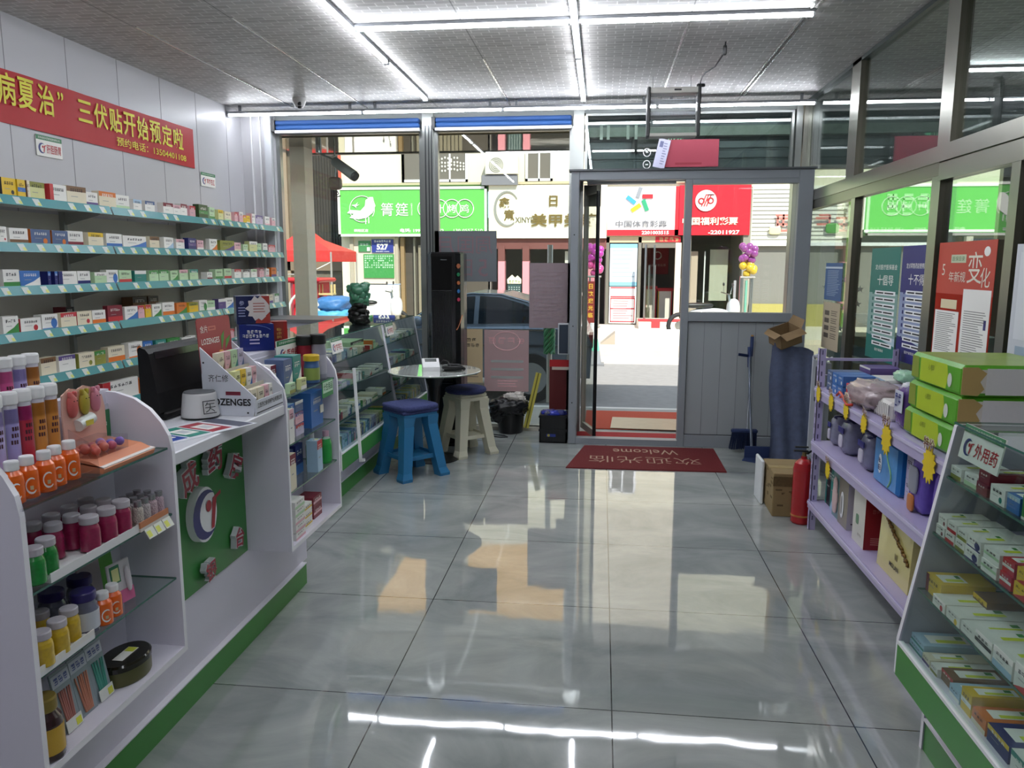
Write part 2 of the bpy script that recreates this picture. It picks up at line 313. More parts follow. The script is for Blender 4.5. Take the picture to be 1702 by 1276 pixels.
# the outer glass door, folded open inside the porch
d2 = bpy.data.objects.new('door_2', None); COL.objects.link(d2); d2.location = (-.15, 6.98, 0); d2['kind'] = 'structure'; d2.rotation_euler = (0, 0, -1.28)
LS = C('b5b1a4', .4, .2); g = MB(); g.box(0, .035, -.02, .02, .03, 2.17, LS, .003); g.box(.035, .38, -.015, .015, 2.11, 2.17, LS); g.box(.035, .38, -.015, .015, .03, .09, LS); g.build('door_frame', d2)
g = MB(); g.box(.035, .375, -.004, .004, .09, 2.11, GLASS); g.build('pane', d2)
g = MB(); g.cyl((.385, 0, .02), (.385, 0, 2.12), .016, .016, C('101112', .25), 12); g.build('handle', d2)
b = MB(); b.box(-.14, .62, 6.90, 6.98, 2.205, 2.255, C('e8eaec', .4)); b.box(-.17, 1.6, 6.9, 7.0, 2.255, 2.27, BRUSH); b.box(-.17, -.02, 6.93, 6.99, 2.02, 2.20, C('6c6a62', .4, .5)); struct(b, 'trim_5')
b = MB(); b.box(-.195, 1.59, 6.53, 6.92, 0, .006, C('b01e22', .85, bump=.5, bscale=200)); b.build('entrance_carpet', label='bright red carpet on the floor inside the porch doorway', cat='carpet')
b = MB(); b.box(-.13, .95, 7.06, 7.95, 0.0, .008, C('c24a2e', .9, bump=.5, bscale=200)); b.build('entrance_carpet', label='orange red carpet on the pavement outside the doorway', cat='carpet')
b = MB(); b.M = Matrix.Rotation(-.05, 4, 'Z'); b.box(-.38, .55, -.26, .26, 0, .006, C('97907c', .4, .6, var=.15, bscale=12)); b.build('ramp_plate', loc=(.5, 7.30, .010), label='grey metal plate lying across the red carpet at the threshold', cat='plate')
# porch roof: mirror polished soffit outside over the windows, roller shutter housing over the door
b = MB(); b.box(-3.2, -.16, 7.03, 8.05, 2.655, 2.68, C('a09c90', .03, 1, name='mirror_soffit', bump=.03, bscale=6)); b.box(-3.2, 5.5, 8.05, 8.1, 2.645, 2.9, C('8c8a84', .4, .6)); b.box(1.7, 5.5, 7.03, 8.05, 2.66, 2.68, C('77756e', .3, .7)); struct(b, 'trim_6')
b = MB(); SH = C('70787e', .45, .3)
b.box(-.15, 1.62, 7.16, 7.2, 2.25, 2.9, SH)
for k in range(7): b.box(-.15, 1.62, 7.145, 7.16, 2.27+k*.085, 2.27+k*.085+.07, SH, .006)
b.box(-.15, 1.62, 7.05, 7.14, 2.62, 2.70, C('9aa39c', .7, var=.4, bscale=15)); struct(b, 'trim_7')
# ---------------------------------------------------------------- light tubes
LED = C('f4f8ff', .4, emis=TUBE, name='led_diffuser')
def tube_light(x0, y0, x1, y1, label, w_=.028, drop=0):
    L = math.hypot(x1-x0, y1-y0); t = thing('tube_light', label, 'light', (x0, y0, H), math.atan2(y1-y0, x1-x0), 'ceiling tube lights')
    t.location.z -= drop; b = MB(); b.box(0, L, -.02, .02, -.018, 0, C('8a8d92', .4)); (b.box(.1, .12, -.01, .01, 0, drop, C('8a8d92', .4)), b.box(L-.12, L-.1, -.01, .01, 0, drop, C('8a8d92', .4))) if drop else 0; hs = b.build('housing', t)
    b = MB(); b.box(.01, L-.01, -w_/2, w_/2, -.036, -.018, LED, .006); b.build('diffuser', t)
    for e_ in (0, L-.012): b = MB(); b.box(e_, e_+.012, -.018, .018, -.038, -.016, WHITE); b.build('end_cap', hs)
P_ = 'slim white ceiling light '
for i, (xa, xb) in enumerate(((-3.24, -2.04), (-2.04, -.84), (-.84, .42), (.42, 1.66))): tube_light(xa, 6.60, xb, 6.60, P_+('above the shopfront, next to the left wall', 'above the shopfront, over the blue blinds', 'above the shopfront, left of the insect zapper', 'above the shopfront, ending at the right partition')[i], .028, .05)
tube_light(-1.42, 4.50, -.20, 4.50, P_+'running across, left half of the nearer cross line', .034); tube_light(-.15, 4.50, 1.10, 4.50, P_+'running across, right half of the nearer cross line', .034)
tube_light(-1.45, 5.25, -1.45, 6.40, P_+'running lengthwise, far piece on the left', .026); tube_light(-1.45, 3.9, -1.45, 5.22, P_+'running lengthwise, near piece on the left', .026)
tube_light(-.177, 5.25, -.177, 6.55, P_+'running lengthwise, far piece in the middle', .026); tube_light(-.177, 3.9, -.177, 5.22, P_+'running lengthwise, near piece in the middle', .026)
for x in (-1.45, -.177):  # unseen extra runs of both tube lines, added to brighten the foreground
    for y in (1.2, 2.55): tube_light(x, y, x, y+1.3, P_+'added lengthwise for foreground light, '+('left' if x < -1 else 'middle')+(' line behind the camera', ' line over the camera')[y > 2], .026)
for i, y in enumerate((2.0-1.5, -1.2)):
    tube_light(-1.42, y, 1.10, y, P_+('across the ceiling over the counter', 'across the ceiling at the back')[i])
tube_light(2.45, 5.85, 3.65, 5.85, P_+'in the neighbouring room behind the glass partition'); tube_light(2.9, 1.5, 4.1, 1.5, P_+'in the back of the neighbouring room')
# bright ceiling joint strips (T rails)
b = MB()
for x, ya, yb in ((-2.69, 4.4, 6.7), (-2.06, 4.3, 6.8), (-.806, 5.3, 6.8), (.452, 4.6, 6.3), (1.07, 3.0, 6.6), (1.10, 3.0, 6.6)): b.box(x-.006, x+.006, ya, yb, H-.006, H, C('c4c2bd', .25, .7))
struct(b, 'trim_8')
# ---------------------------------------------------------------- blinds, window counter, posters on the shopfront
for x0, x1, lab in ((-2.955, -1.60, 'rolled up blue blind over the left shop window'), (-1.50, -.27, 'rolled up blue blind over the middle shop window')):
    t = thing('roller_blind', lab, 'blind', (x0, 6.86, 2.66), group='rolled up blue blinds')
    b = MB(); b.box(.03, x1-x0-.01, -.02, .03, .035, .075, C('1f4d8a', .7), .01); b.box(.03, x1-x0-.01, -.025, .03, .075, .115, C('1b457e', .7), .01); b.build('blind_roll', t)
    b = MB(); b.box(.03, x1-x0-.01, -.028, .02, .005, .03, C('b9babe', .4)); b.build('bottom_rail', t)
    b = MB(); b.box(0, .03, -.03, .04, .02, .12, DARK); b.build('end_bracket', t)
def poster(name, label, x0, x1, z0, z1, draw, base, y=6.93, cat='poster', th=.0012, axis='y', back=None):
    """paper hung in the plane y (facing -y) or in the plane x (facing -x); draw(b, W, H) gets unit helpers"""
    b = MB(); W = x1-x0; Hh = z1-z0
    if axis == 'y': M = Matrix.Translation((x0, y, z0))
    else: M = Matrix.Translation((y, x1, z0)) @ Matrix.Rotation(-PI/2, 4, 'Z')
    b.box(0, W, 0, th, 0, Hh, base)
    if draw: draw(b, W, Hh)
    return b.build(name, label=label, cat=cat, M=M)
def tx(b, s, x, z, h, m, w=None, al='C', bold=0, y=-.0008, mirror=False): b.text(s, (x, y, z), (1, 0, 0) if not mirror else (-1, 0, 0), (0, 0, 1), h, m, width=w, al=al, bold=bold)
def rc(b, x0, x1, z0, z1, m, y=-.0005): b.quad([(x0, y, z0), (x1, y, z0), (x1, y, z1), (x0, y, z1)], m)
def lines(b, x0, x1, z0, z1, n, m, y=-.0008, rnd=None, th=.4):
    r = random.Random(rnd or n); dz = (z1-z0)/n
    for k in range(n): e = x1-(x1-x0)*r.uniform(0, .35); rc(b, x0, e, z1-dz*(k+th), z1-dz*k, m, y)
GP = backlit('8f9499', .5)
def d_grey(b, W, Hh):
    m = backlit('a98a92', .5)
    for i, c in enumerate('月国周'): tx(b, c, W*(.2+.3*i), Hh*.72, Hh*.34, m, mirror=True)
    for i, c in enumerate('日5'): tx(b, c, W*(.5+.28*i), Hh*.27, Hh*.34, m, mirror=True)
poster('window_poster', 'dark grey poster with reversed red characters behind the black cabinet', -1.505, -.94, 1.36, 1.81, d_grey, GP)
def d_pink(b, W, Hh):
    m = C('e9b9bd', .8); g_ = C('a1a5a3', .8); glyphs(b, 4, (W/2, -.001, Hh*.83), (1, 0, 0), (0, 0, 1), Hh*.10, m, W*.85)
    b.tube([(W/2+W*.3*math.cos(t*PI/12), -.002, Hh*.82+Hh*.15*math.sin(t*PI/12)) for t in range(25)], .003, m, 4)
    for k in range(3): rc(b, W*.15, W*.88, Hh*(.47-.13*k), Hh*(.51-.13*k), g_); 
    lines(b, W*.3, W*.8, Hh*.05, Hh*.18, 3, m)
poster('window_poster', 'pink poster with reversed white heading behind the waste bin', -1.055, -.646, .36, .925, d_pink, backlit('cdb6b8'))
def d_cream(b, W, Hh): glyphs(b, 2, (W*.55, -.001, Hh*.80), (1, 0, 0), (0, 0, 1), Hh*.06, INK, W*.45); glyphs(b, 3, (W*.6, -.001, Hh*.70), (1, 0, 0), (0, 0, 1), Hh*.06, INK, W*.55); lines(b, W*.3, W*.9, Hh*.08, Hh*.2, 3, C('9b8f80', .8))
poster('window_poster', 'cream poster with small dark characters beside the black cabinet', -1.30, -1.07, .435, .93, d_cream, backlit('dccdb2'))
def d_lil(b, W, Hh): lines(b, W*.1, W*.9, Hh*.08, Hh*.9, 14, C('98868c', .8), th=.6)
poster('window_poster', 'faded lilac notice with grey lines taped beside the porch frame', -.644, -.275, .945, 1.527, d_lil, backlit('b9aab0'))
def d_rp(b, W, Hh): rc(b, 0, W, Hh*.86, Hh, C('b51a1f', .6)); rc(b, W*.12, W, Hh*.8, Hh*.86, C('d9cfc0', .6)); pass
poster('notice_box_poster', 'dark red notice panel standing beside the porch frame', -.455, -.27, .20, .66, d_rp, C('5a1214', .6))
b = MB(); b.box(0, .10, 0, .05, 0, .27, C('b9bcc0', .4), .006); b.box(.012, .088, -.002, .001, .012, .258, C('2f3a48', .3)); b.build('wall_unit', loc=(-.365, 6.60, .745), label='flat grey framed box mounted on the side of the porch frame', cat='box')
b = MB(); b.M = Matrix.Rotation(.22, 4, 'Y'); b.box(-.025, .025, 0, .012, 0, .52, C('c4b94f', .6)); b.box(-.006, .006, -.001, .001, 0, .52, C('6e6a22', .6)); b.build('wooden_strip', loc=(-.66, 6.84, .04), label='yellow wooden strip leaning on the window behind the waste bin', cat='strip')
def d_tp(b, W, Hh): rc(b, W*.22, W*.7, Hh*.08, Hh*.16, C('8a2535', .6))
poster('transom_poster', 'dull red panel taped to the glass above the porch', .505, .97, 2.345, 2.572, d_tp, C('9d3a4b', .6), y=6.935)
b = MB(); b.box(-.05, .05, 0, .004, -.12, .12, C('c3c3da', .6)); rc(b, -.035, -.005, .05, .10, C('6d6f93', .6), -.001); lines(b, 0, .035, -.1, .09, 9, C('8687a5', .6), -.001); b.build('leaflet', M=Matrix.Translation((.49, 6.91, 2.455)) @ Matrix.Rotation(.22, 4, 'Y'), label='white leaflet hanging askew on the glass above the porch', cat='leaflet')
for i, z in enumerate((2.465, 2.365)):
    b = MB(); b.tube([(.03*math.cos(t*PI/8), 0, .033*math.sin(t*PI/8)) for t in range(17)], .004, WHITE, 5); b.lathe([(.012, -.004), (.012, .004)], WHITE, n=10); b.build('suction_hook', loc=(.365, 6.91, z), label='white round suction hook on the transom glass, %s one' % ('upper', 'lower')[i], cat='hook')
t = thing('led_sign', 'black shop sign panel with pale green characters behind the insect zapper', 'sign', (.24, 7.10, 2.49))
b = MB(); b.box(0, .53, -.02, .02, 0, .22, DARK, .005); b.build('panel', t); b = MB(); glyphs(b, 2, (.38, -.022, .125), (1, 0, 0), (0, 0, 1), .09, C('8fd9b4', .5, emis=.8), .16, sw=.16); b.build('lettering', t)
b = MB()
for x in (-.06, 0, .17, .24): b.box(x+.02, x+.045, 0, .004, -.06, .06, C('c9cfc9', .5))
b.build('pipe_strips', loc=(.0, 7.03, 2.655), label='row of short pale strips on the shutter housing above the porch', cat='strips')
# ---------------------------------------------------------------- insect zapper, cable, camera
t = thing('insect_zapper', 'black and silver insect zapper hanging under the ceiling above the porch', 'insect zapper', (.49, 5.9, 2.43))
for x_ in (-.19, .165): b = MB(); b.box(x_, x_+.025, -.06, .06, 0, .345, DARK, .006); b.build('side_frame', t)
b = MB(); b.box(-.17, .17, -.055, .055, .30, .34, C('c6c3bb', .4), .004); b.box(.0, .05, -.057, -.055, .315, .327, DARK); b.build('top_casing', t)
b = MB(); b.box(-.17, .17, -.055, .055, 0, .025, C('b9b6ae', .4), .004); b.build('bottom_casing', t)
b = MB()
for z in (.07, .10, .13, .22, .25, .28): b.cyl((-.165, -.03, z), (.165, -.03, z), .0022, .0022, STEEL, 5)
for k in range(31): x = -.155+k*.0103; b.box(x, x+.0012, -.042, -.039, .04, .29, C('8d8f8f', .4, .8))
b.build('grid', t)
for z_ in (.17, .255): b = MB(); b.cyl((-.16, .01, z_), (.16, .01, z_), .014, .014, C('e9eef4', .3), 12); b.build('lamp_tube', t)
for x_ in (-.15, .12): b = MB(); b.cyl((x_, 0, .34), (x_, 0, .428), .002, .002, STEEL, 5); b.build('hanging_wire', t)
t = thing('power_cable', 'black power cable with plug dangling from the ceiling above the zapper', 'cable', (.70, 5.75, 2.86))
b = MB(); b.tube([(.02, -.7, -.005), (.02, -.68, -.06), (-.01, -.5, -.10), (-.045, -.3, -.09), (-.04, -.1, -.07), (-.03, .1, -.06), (-.02, .14, -.085)], .005, DARK, 6); b.build('cord', t)
b = MB(); b.sup((.02, -.68, -.05), (.012, .012, .03), DARK); b.sup((-.02, .14, -.075), (.03, .012, .012), DARK); b.build('plug', t)
t = thing('security_camera', 'small white dome security camera on the ceiling near the left window', 'camera', (-2.50, 6.36, H))
b = MB(); b.lathe([(.055, 0), (.055, -.02), (.045, -.05), (.03, -.075), (0, -.085)], C('b8b6b4', .4)); b.build('dome', t)
b = MB(); b.sup((.015, -.035, -.05), (.015, .012, .015), DARK); b.sup((.015, -.03, -.078), (.016, .012, .01), DARK); b.build('lens', t)
# welcome mat
t = thing('door_mat', 'dark red welcome mat with cream writing in front of the porch', 'mat', (.36, 5.99, 0))
b = MB(); MT = C('6d1a1e', .95, bump=.8, bscale=120, var=.25); pts = [(-.60, -.36), (.585, -.345), (.59, .385), (-.475, .375)]
b.prism(pts, 'z', 0, .008, MT); b.build('rug', t)
b = MB(); cm = C('b99a86', .9); b.text('Welcome', (.02, .20, .009), (-1, 0, 0), (0, -1, 0), .15, cm, width=.52); b.text('欢迎光临', (.0, -.08, .009), (-1, 0, 0), (0, -1, 0), .20, cm, width=.86, bold=-.01); b.build('lettering', t)
# ================================================================ medicine boxes
PAL = {'w': ('eeece6', 'white'), 'c': ('e6dcc2', 'cream'), 'y': ('e3bd2e', 'yellow'), 'e': ('d6d79a', 'pale yellow-green'), 'g': ('b9d7ad', 'pale green'), 'G': ('3f8a45', 'green'), 'D': ('2c4d24', 'dark green'),
       'b': ('3a6fb5', 'blue'), 'l': ('a8c6dd', 'light blue'), 'n': ('22286b', 'navy'), 'r': ('c0343b', 'red'), 'm': ('7b2232', 'maroon'), 'o': ('d9762f', 'orange'), 'p': ('5d4a86', 'purple'),
       'k': ('e0b0b8', 'pink'), 't': ('2f857c', 'teal'), 's': ('52658c', 'slate blue'), 'v': ('8a8c3c', 'olive'), 'd': ('2c2a30', 'black'), 'q': ('bfb6cf', 'lilac'), 'a': ('7b5a3e', 'brown')}
def pc(k): return C(PAL[k][0], .42)
STY = ['lower band', 'upper band', 'side stripe', 'corner sweep', 'oval mark', 'round mark', 'middle band']
_bx = {}
def box_mesh(w, d, h, a, k, sty, flat=False, tag_=False):
    """medicine box: front is +x, spans x -d..0, y -w/2..w/2, z 0..h"""
    key = (round(w, 3), round(d, 3), round(h, 3), a, k, sty, flat, tag_)
    if key in _bx: return _bx[key]
    b = MB(); A = pc(a); K = pc(k); side = K if sty in (2, 5) else A
    b.box(-d, 0, -w/2, w/2, 0, h, A, 0, mats=[A, A, side, A, A, A])
    def Q(y0, y1, z0, z1, m, e=.0006):
        if flat: b.quad([(-d+(z0/h)*d, y0, h+e), (-d+(z0/h)*d, y1, h+e), (-d+(z1/h)*d, y1, h+e), (-d+(z1/h)*d, y0, h+e)], m)
        b.quad([(e, y0, z0), (e, y1, z0), (e, y1, z1), (e, y0, z1)], m)
    def E(yc, zc, ry, rz, m, e=.0008): b.quad([(e, yc+ry*math.cos(t*PI/8), zc+rz*math.sin(t*PI/8)) for t in range(16)], m)
    hw = w/2
    if sty == 0: Q(-hw, hw, 0, h*.33, K)
    elif sty == 1: Q(-hw, hw, h*.72, h, K)
    elif sty == 2: Q(-hw, -hw*.6, 0, h, K)
    elif sty == 3: b.quad([(.0006, -hw, 0), (.0006, hw, 0), (.0006, hw, h*.62), (.0006, hw*.3, h*.35), (.0006, -hw*.4, h*.18)], K)
    elif sty == 4: Q(-hw, hw, 0, h*.12, K); E(hw*.5, h*.42, w*.2, h*.32, K)
    elif sty == 5: E(hw*.45, h*.3, w*.11, w*.11, K)
    else: Q(-hw, hw, h*.38, h*.6, K)
    n = max(3, min(6, int(w/.022))); cw = w*.62/n; im = PAPER if a in 'nmpdDsbtrG' else INK; zt = h*(.80 if sty == 1 else .74); im = PAPER if sty == 1 and k in 'nmpdDsbtrGo' else im
    r = random.Random(int(w*1000)+ord(a)+sty)
    for i in range(n):                                   # the title: strokes too small to read in the photograph
        y = -hw*.62+i*cw*1.05; e = .0010
        for (u0, u1, v0, v1) in ((0, .72, .8, 1), (0, .72, .35, .52), (.28, .44, 0, 1), (0, .16, 0, .6), (.56, .72, .1, .6)):
            if r.random() < .8: b.quad([(e, y+u0*cw, zt-h*.09+v0*h*.16), (e, y+u1*cw, zt-h*.09+v0*h*.16), (e, y+u1*cw, zt-h*.09+v1*h*.16), (e, y+u0*cw, zt-h*.09+v1*h*.16)], im)
    Q(-hw*.6, hw*.1, h*.44, h*.47, C('9a9a9a', .5), .0009)
    if tag_:
        b.quad([(-d*.55, -hw*.55, h+.001), (-d*.55, hw*.6, h+.001), (-d*.1, hw*.6, h+.001), (-d*.1, -hw*.55, h+.001)], PAPER)
        b.quad([(-d*.5, hw*.1, h+.0016), (-d*.5, hw*.5, h+.0016), (-d*.18, hw*.5, h+.0016), (-d*.18, hw*.1, h+.0016)], C('d8e03a', .5))
        b.quad([(-d*.5, -hw*.45, h+.0016), (-d*.5, hw*.0, h+.0016), (-d*.42, hw*.0, h+.0016), (-d*.42, -hw*.45, h+.0016)], GREEN)
    o = b.build('medicine_box'); COL.objects.unlink(o); _bx[key] = o; return o
def med(x, y, z, w, d, h, a, k, sty, label, group, rot=0, flat=False, tag_=False, M=None, name='medicine_box', cat='medicine box'):
    o = box_mesh(w, d, h, a, k, sty, flat, tag_).copy(); COL.objects.link(o); o.name = name
    if M is not None: o.matrix_world = M @ Matrix.Translation((x, y, z)) @ Matrix.Rotation(rot, 4, 'Z')
    else: o.location = (x, y, z); o.rotation_euler = (0, 0, rot)
    return tag(o, label, cat, group)
# ================================================================ wall shelving: five bays along the left wall
BAYS = ((2.0, 3.14), (3.15, 4.35), (4.36, 5.64), (5.65, 6.35), (6.36, 7.0-.16)); SHZ = (1.84, 1.61, 1.395, 1.165, .925, .69)
BACKM = C('d8d5ca', .6, name='shelf_back'); TEAL = C('3c8d92', .3, name='price_strip'); SHM = C('dcdcd8', .4); BRK = C('a9aba7', .45, .3)
for bi, (ya, yb) in enumerate(BAYS):
    t = thing('wall_shelf', 'white wall shelf bay with teal price strips, '+('nearest the camera behind the counter', 'the one behind the cash desk monitor', 'long one left of the blue cartons', 'the narrow one second from the window', 'the last one beside the window')[bi], 'shelf', (-3.25, ya, 0), 0, 'wall shelf bays')
    W = yb-ya; b = MB(); b.box(.002, .02, 0, W, .2, 1.80, BACKM); b.build('back_panel', t)
    b = MB(); b.box(.02, .05, -.012, .018, 0, 1.86, BRK); b.build('upright', t)
    for si, z in enumerate(SHZ):
        b = MB(); b.box(.02, .345, .001, W-.001, z-.022, z-.004, SHM); sh_ = b.build('shelf', t)
        b = MB(); r = random.Random(bi*10+si); b.box(.345, .348, .002, W-.002, z-.03, z+.004, SHM); b.quad([(.366, .002, z-.040), (.366, W-.002, z-.040), (.349, W-.002, z+.007), (.349, .002, z+.007)], TEAL)
        n = int(W/.12)
        for k in range(n):
            y = .04+k*W/n; dz = .6*0
            def pt(y_, f): return (.367-.017*f, y_, z-.040+.047*f)
            if r.random() < .82: b.quad([pt(y, .12), pt(y+.046, .12), pt(y+.036, .86), pt(y-.01, .86)], C('cfd8d2', .4)); b.quad([tuple(Vector(pt(y+.022, .15))+Vector((.0006, 0, 0))), tuple(Vector(pt(y+.043, .15))+Vector((.0006, 0, 0))), tuple(Vector(pt(y+.04, .5))+Vector((.0006, 0, 0))), tuple(Vector(pt(y+.019, .5))+Vector((.0006, 0, 0)))], C('d5da78', .4))
        st = b.build('price_strip', sh_)
        b = MB(); b.prism([(.03, z-.022), (.30, z-.022), (.26, z-.045), (.05, z-.10), (.03, z-.12)], 'y', .003, .012, BRK); b.build('bracket', t)
S = [
 '3.57 106 98 yd5|3.67 66 98 yb6|3.735 34 99 ca2|3.77 123 99 ev1|3.9 140 99 wr2|4.04 158 104 ca1|4.21 105 85 wp0|4.32 170 100 co1|4.5 135 95 wg0|4.66 108 80 wl1|4.78 110 80 ws1|4.99 120 85 wm1|5.12 95 80 wk1|5.23 100 95 wm1|5.35 80 90 kr1|5.44 150 108 DG6|5.62 100 100 gG0|5.75 90 90 ey1|5.86 130 85 cg0|6.01 70 88 kr1|6.09 70 95 kw1|6.18 60 75 yo1|6.25 65 75 yw0|6.33 85 98 wk2|6.43 150 90 qp1|6.6 100 90 wk0|6.72 80 85 kw1',
 '3.53 60 88 wr5|3.61 125 85 wa0|3.74 140 84 so5|3.89 135 84 so5|4.03 138 88 wm0|4.18 150 85 cy1|4.35 155 86 wb0|4.52 270 80 wb3|4.82 125 85 ca1|4.96 135 85 wl3|5.14 120 78 wk1|5.27 125 90 np6|5.41 95 78 kw0|5.61 115 95 wo3|5.76 220 88 vp3|6.01 120 78 kc0|6.15 95 68 gw0|6.25 150 95 ew1|6.42 90 82 gt0|6.53 90 85 wt0|6.63 150 75 kr1',
 '3.52 115 92 wG0|3.65 145 85 bw3|3.84 32 80 nb1|3.88 30 80 nb1|3.92 150 80 wn2|4.08 115 80 wn0|4.21 120 72 gw1|4.34 110 85 wb4|4.46 145 82 gr0|4.62 140 78 tw1|4.77 120 78 gG1|4.9 115 80 gG1|5.03 105 75 gG3|5.15 125 80 gk1|5.28 125 82 gt1|5.54 85 60 wm0|5.64 130 80 gG0|5.8 135 85 gr0|5.95 135 80 wr1|6.1 140 75 wd1|6.25 120 78 wg1|6.44 110 88 km1|6.56 80 80 wk0|6.66 120 90 op0|6.8 30 80 wl1',
 '3.49 115 90 wG3|3.61 145 72 wr5|3.77 122 82 wb4|3.91 125 82 cr1|4.05 125 82 cr5|4.19 122 80 wo0|4.33 150 100 mr0|4.49 145 84 wb3|4.64 68 85 kr1|4.71 70 85 yr1|4.8 110 85 wG3|4.93 140 90 wo0|5.08 142 80 oG3|5.23 130 75 yv1|5.38 120 85 wG4|5.51 135 75 gw0|5.66 130 82 pw1|5.81 120 84 wb3|5.95 110 80 wk0|6.1 120 80 wl1|6.24 110 80 cg0|6.38 70 90 qt0|6.47 120 85 cy0|6.62 80 80 cp0|6.72 115 85 wG1',
 '3.6 55 80 wb1|3.66 60 85 wl0|3.73 130 92 ca1|3.88 138 86 wp1|4.02 138 85 cv5|4.17 118 80 vG1|4.3 170 92 co0|4.49 165 98 wo4|4.67 110 88 bl0|4.8 125 85 tg3|4.94 160 82 Gg3|5.12 125 70 wr4|5.25 80 74 wr3|5.4 110 75 wG0|5.6 120 80 wb0|5.8 110 75 kr1|6.0 120 80 wg0|6.2 120 75 cl1|6.56 115 75 wl0|6.69 105 75 wb1',
 '3.7 120 80 wo1|3.95 90 75 ck0|4.10 60 85 wm2|4.22 340 118 wr2|4.58 150 95 oy6|4.8 120 80 wb0|5.0 110 80 gG1']
SN = ('topmost', 'second', 'third', 'fourth', 'fifth', 'lowest')
rr = random.Random(5)
for si, row in enumerate(S):
    for bi, it in enumerate(row.split('|')):
        y, w_, h_, c_ = it.split(); y = float(y); w_ = int(w_)/1000; h_ = int(h_)/1000
        lab = f"{PAL[c_[0]][1]} box with {PAL[c_[1]][1]} {STY[int(c_[2])]}, {ORD[bi]} from left on {SN[si]} wall shelf"
        med(-2.945+rr.uniform(-.012, .008), y+w_/2, SHZ[si]-.004, w_-.008, min(.05, .03+rr.random()*.03) if si else .045, h_, c_[0], c_[1], int(c_[2]), lab, f'medicine boxes on the {SN[si]} wall shelf', rot=rr.uniform(-.07, .07))
for i, (y, w_, z) in enumerate(((4.9, .16, 1.165), (5.06, .12, 1.165), (4.2, .07, 1.165))):
    med(-3.10, y, z-.004, w_, .08, .13 if i < 2 else .1, 'a' if i < 2 else 'm', 'd', 1, ('brown carton', 'brown carton', 'maroon medicine box')[i]+' at the back of the fourth wall shelf, '+('behind the yellow boxes', 'behind the orange and green box', 'behind the beige boxes')[i], 'boxes behind the front row')
# ================================================================ banner and wall cards
t = thing('wall_banner', 'long red banner with yellow characters on the left wall above the shelves', 'banner', (-3.245, 5.99, 2.262))
b = MB(); n = 48; V = []; F = []; L = 3.4; RB = C('b3161f', .55, name='banner_cloth')
for i in range(n+1):
    y = -L*i/n; dx = .004+.003*math.sin(i*1.3)+.003*math.sin(i*.37)
    V += [(dx, y, .012*(i/n)), (dx+.002, y, .30-.012*(i/n))]
for i in range(n): F.append((2*i, 2*i+2, 2*i+3, 2*i+1))
b.add(V, F, RB, True); b.build('cloth', t)
b = MB(); Y_ = C('e3d63a', .5, name='banner_yellow')
for s_, yc, hh in [('冬', -2.12, .17), ('病', -1.965, .17), ('夏', -1.815, .17), ('治', -1.66, .17), ('”', -1.535, .05)]+[(c_, -1.316+.154*k, .155 if k else .13) for k, c_ in enumerate('三伏贴开始预定啦')]:
    b.text(s_, (.0135, yc, .19 if hh > .1 else .235), (0, 1, 0), (0, 0, 1), hh, Y_, bold=.015, width=.135 if hh > .1 else .05)
b.text('预约电话：13504401108', (.0135, -.575, .06), (0, 1, 0), (0, 0, 1), .058, Y_, width=.87, bold=.008); b.build('lettering', t)
def wing_logo(b, o, ux, uz, s, m1, m2):
    """round blue crescent with a red figure"""
    o = Vector(o); ux = Vector(ux); uz = Vector(uz); nn = ux.cross(uz)
    def P2(x, z, e=.0): return tuple(o+ux*(x*s)+uz*(z*s)+nn*e)
    out = [P2(.5*math.cos(t), .5*math.sin(t), .0005) for t in [PI*.28+i*PI*1.4/18 for i in range(19)]]; inn = [P2(.16+.40*math.cos(t), .40*math.sin(t), .0005) for t in [PI*1.66-i*PI*1.33/18 for i in range(19)]]
    for i in range(18): b.quad([out[i], out[i+1], inn[17-i], inn[18-i]], m1)
    b.quad([P2(.12+.11*math.cos(t*PI/6), .14+.12*math.sin(t*PI/6), .0005) for t in range(12)], m2)
    b.quad([P2(.18, -.36, .0005), P2(.30, -.36, .0005), P2(.44, .22, .0005), P2(.62, .26, .0005), P2(.62, .34, .0005), P2(.28, .26, .0005)], m2)
def dept_card(lab, M, W, Hh, txt, parent_=None):
    t = thing('category_sign', lab, 'sign'); t.matrix_world = M
    b = MB(); b.box(0, W, 0, .004, 0, Hh, PAPER); b.quad([(0, -.0006, Hh*.78), (W, -.0006, Hh*.78), (W, -.0006, Hh), (0, -.0006, Hh)], C('2b7a4b', .4)); cd = b.build('card', t)
    b = MB(); b.text('吉林省成大药房连锁有限公司', (W/2, -.0012, Hh*.89), (1, 0, 0), (0, 0, 1), Hh*.11, PAPER, width=W*.84); wing_logo(b, (W*.2, -.001, Hh*.38), (1, 0, 0), (0, 0, 1), Hh*.5, C('24307a', .4), C('c0262f', .4))
    if txt: b.text(txt, (W*.66, -.0012, Hh*.38), (1, 0, 0), (0, 0, 1), Hh*.42, C('b81e2c', .4), width=W*.56, bold=.012)
    else: glyphs(b, 4, (W*.66, -.0012, Hh*.38), (1, 0, 0), (0, 0, 1), Hh*.38, C('b81e2c', .4), W*.56, seed=int(W*999))
    b.build('lettering', cd)
    return t
WM = lambda x, y, z, r=PI/2: Matrix.Translation((x, y, z)) @ Matrix.Rotation(r, 4, 'Z')
dept_card('small white sign with green header hanging below the banner, nearer the camera', WM(-3.242, 4.23, 2.13), .215, .118, '肝胆肠胃')
dept_card('small white sign with green header on the wall beyond the end of the banner', WM(-3.242, 6.08, 2.14), .235, .11, None)
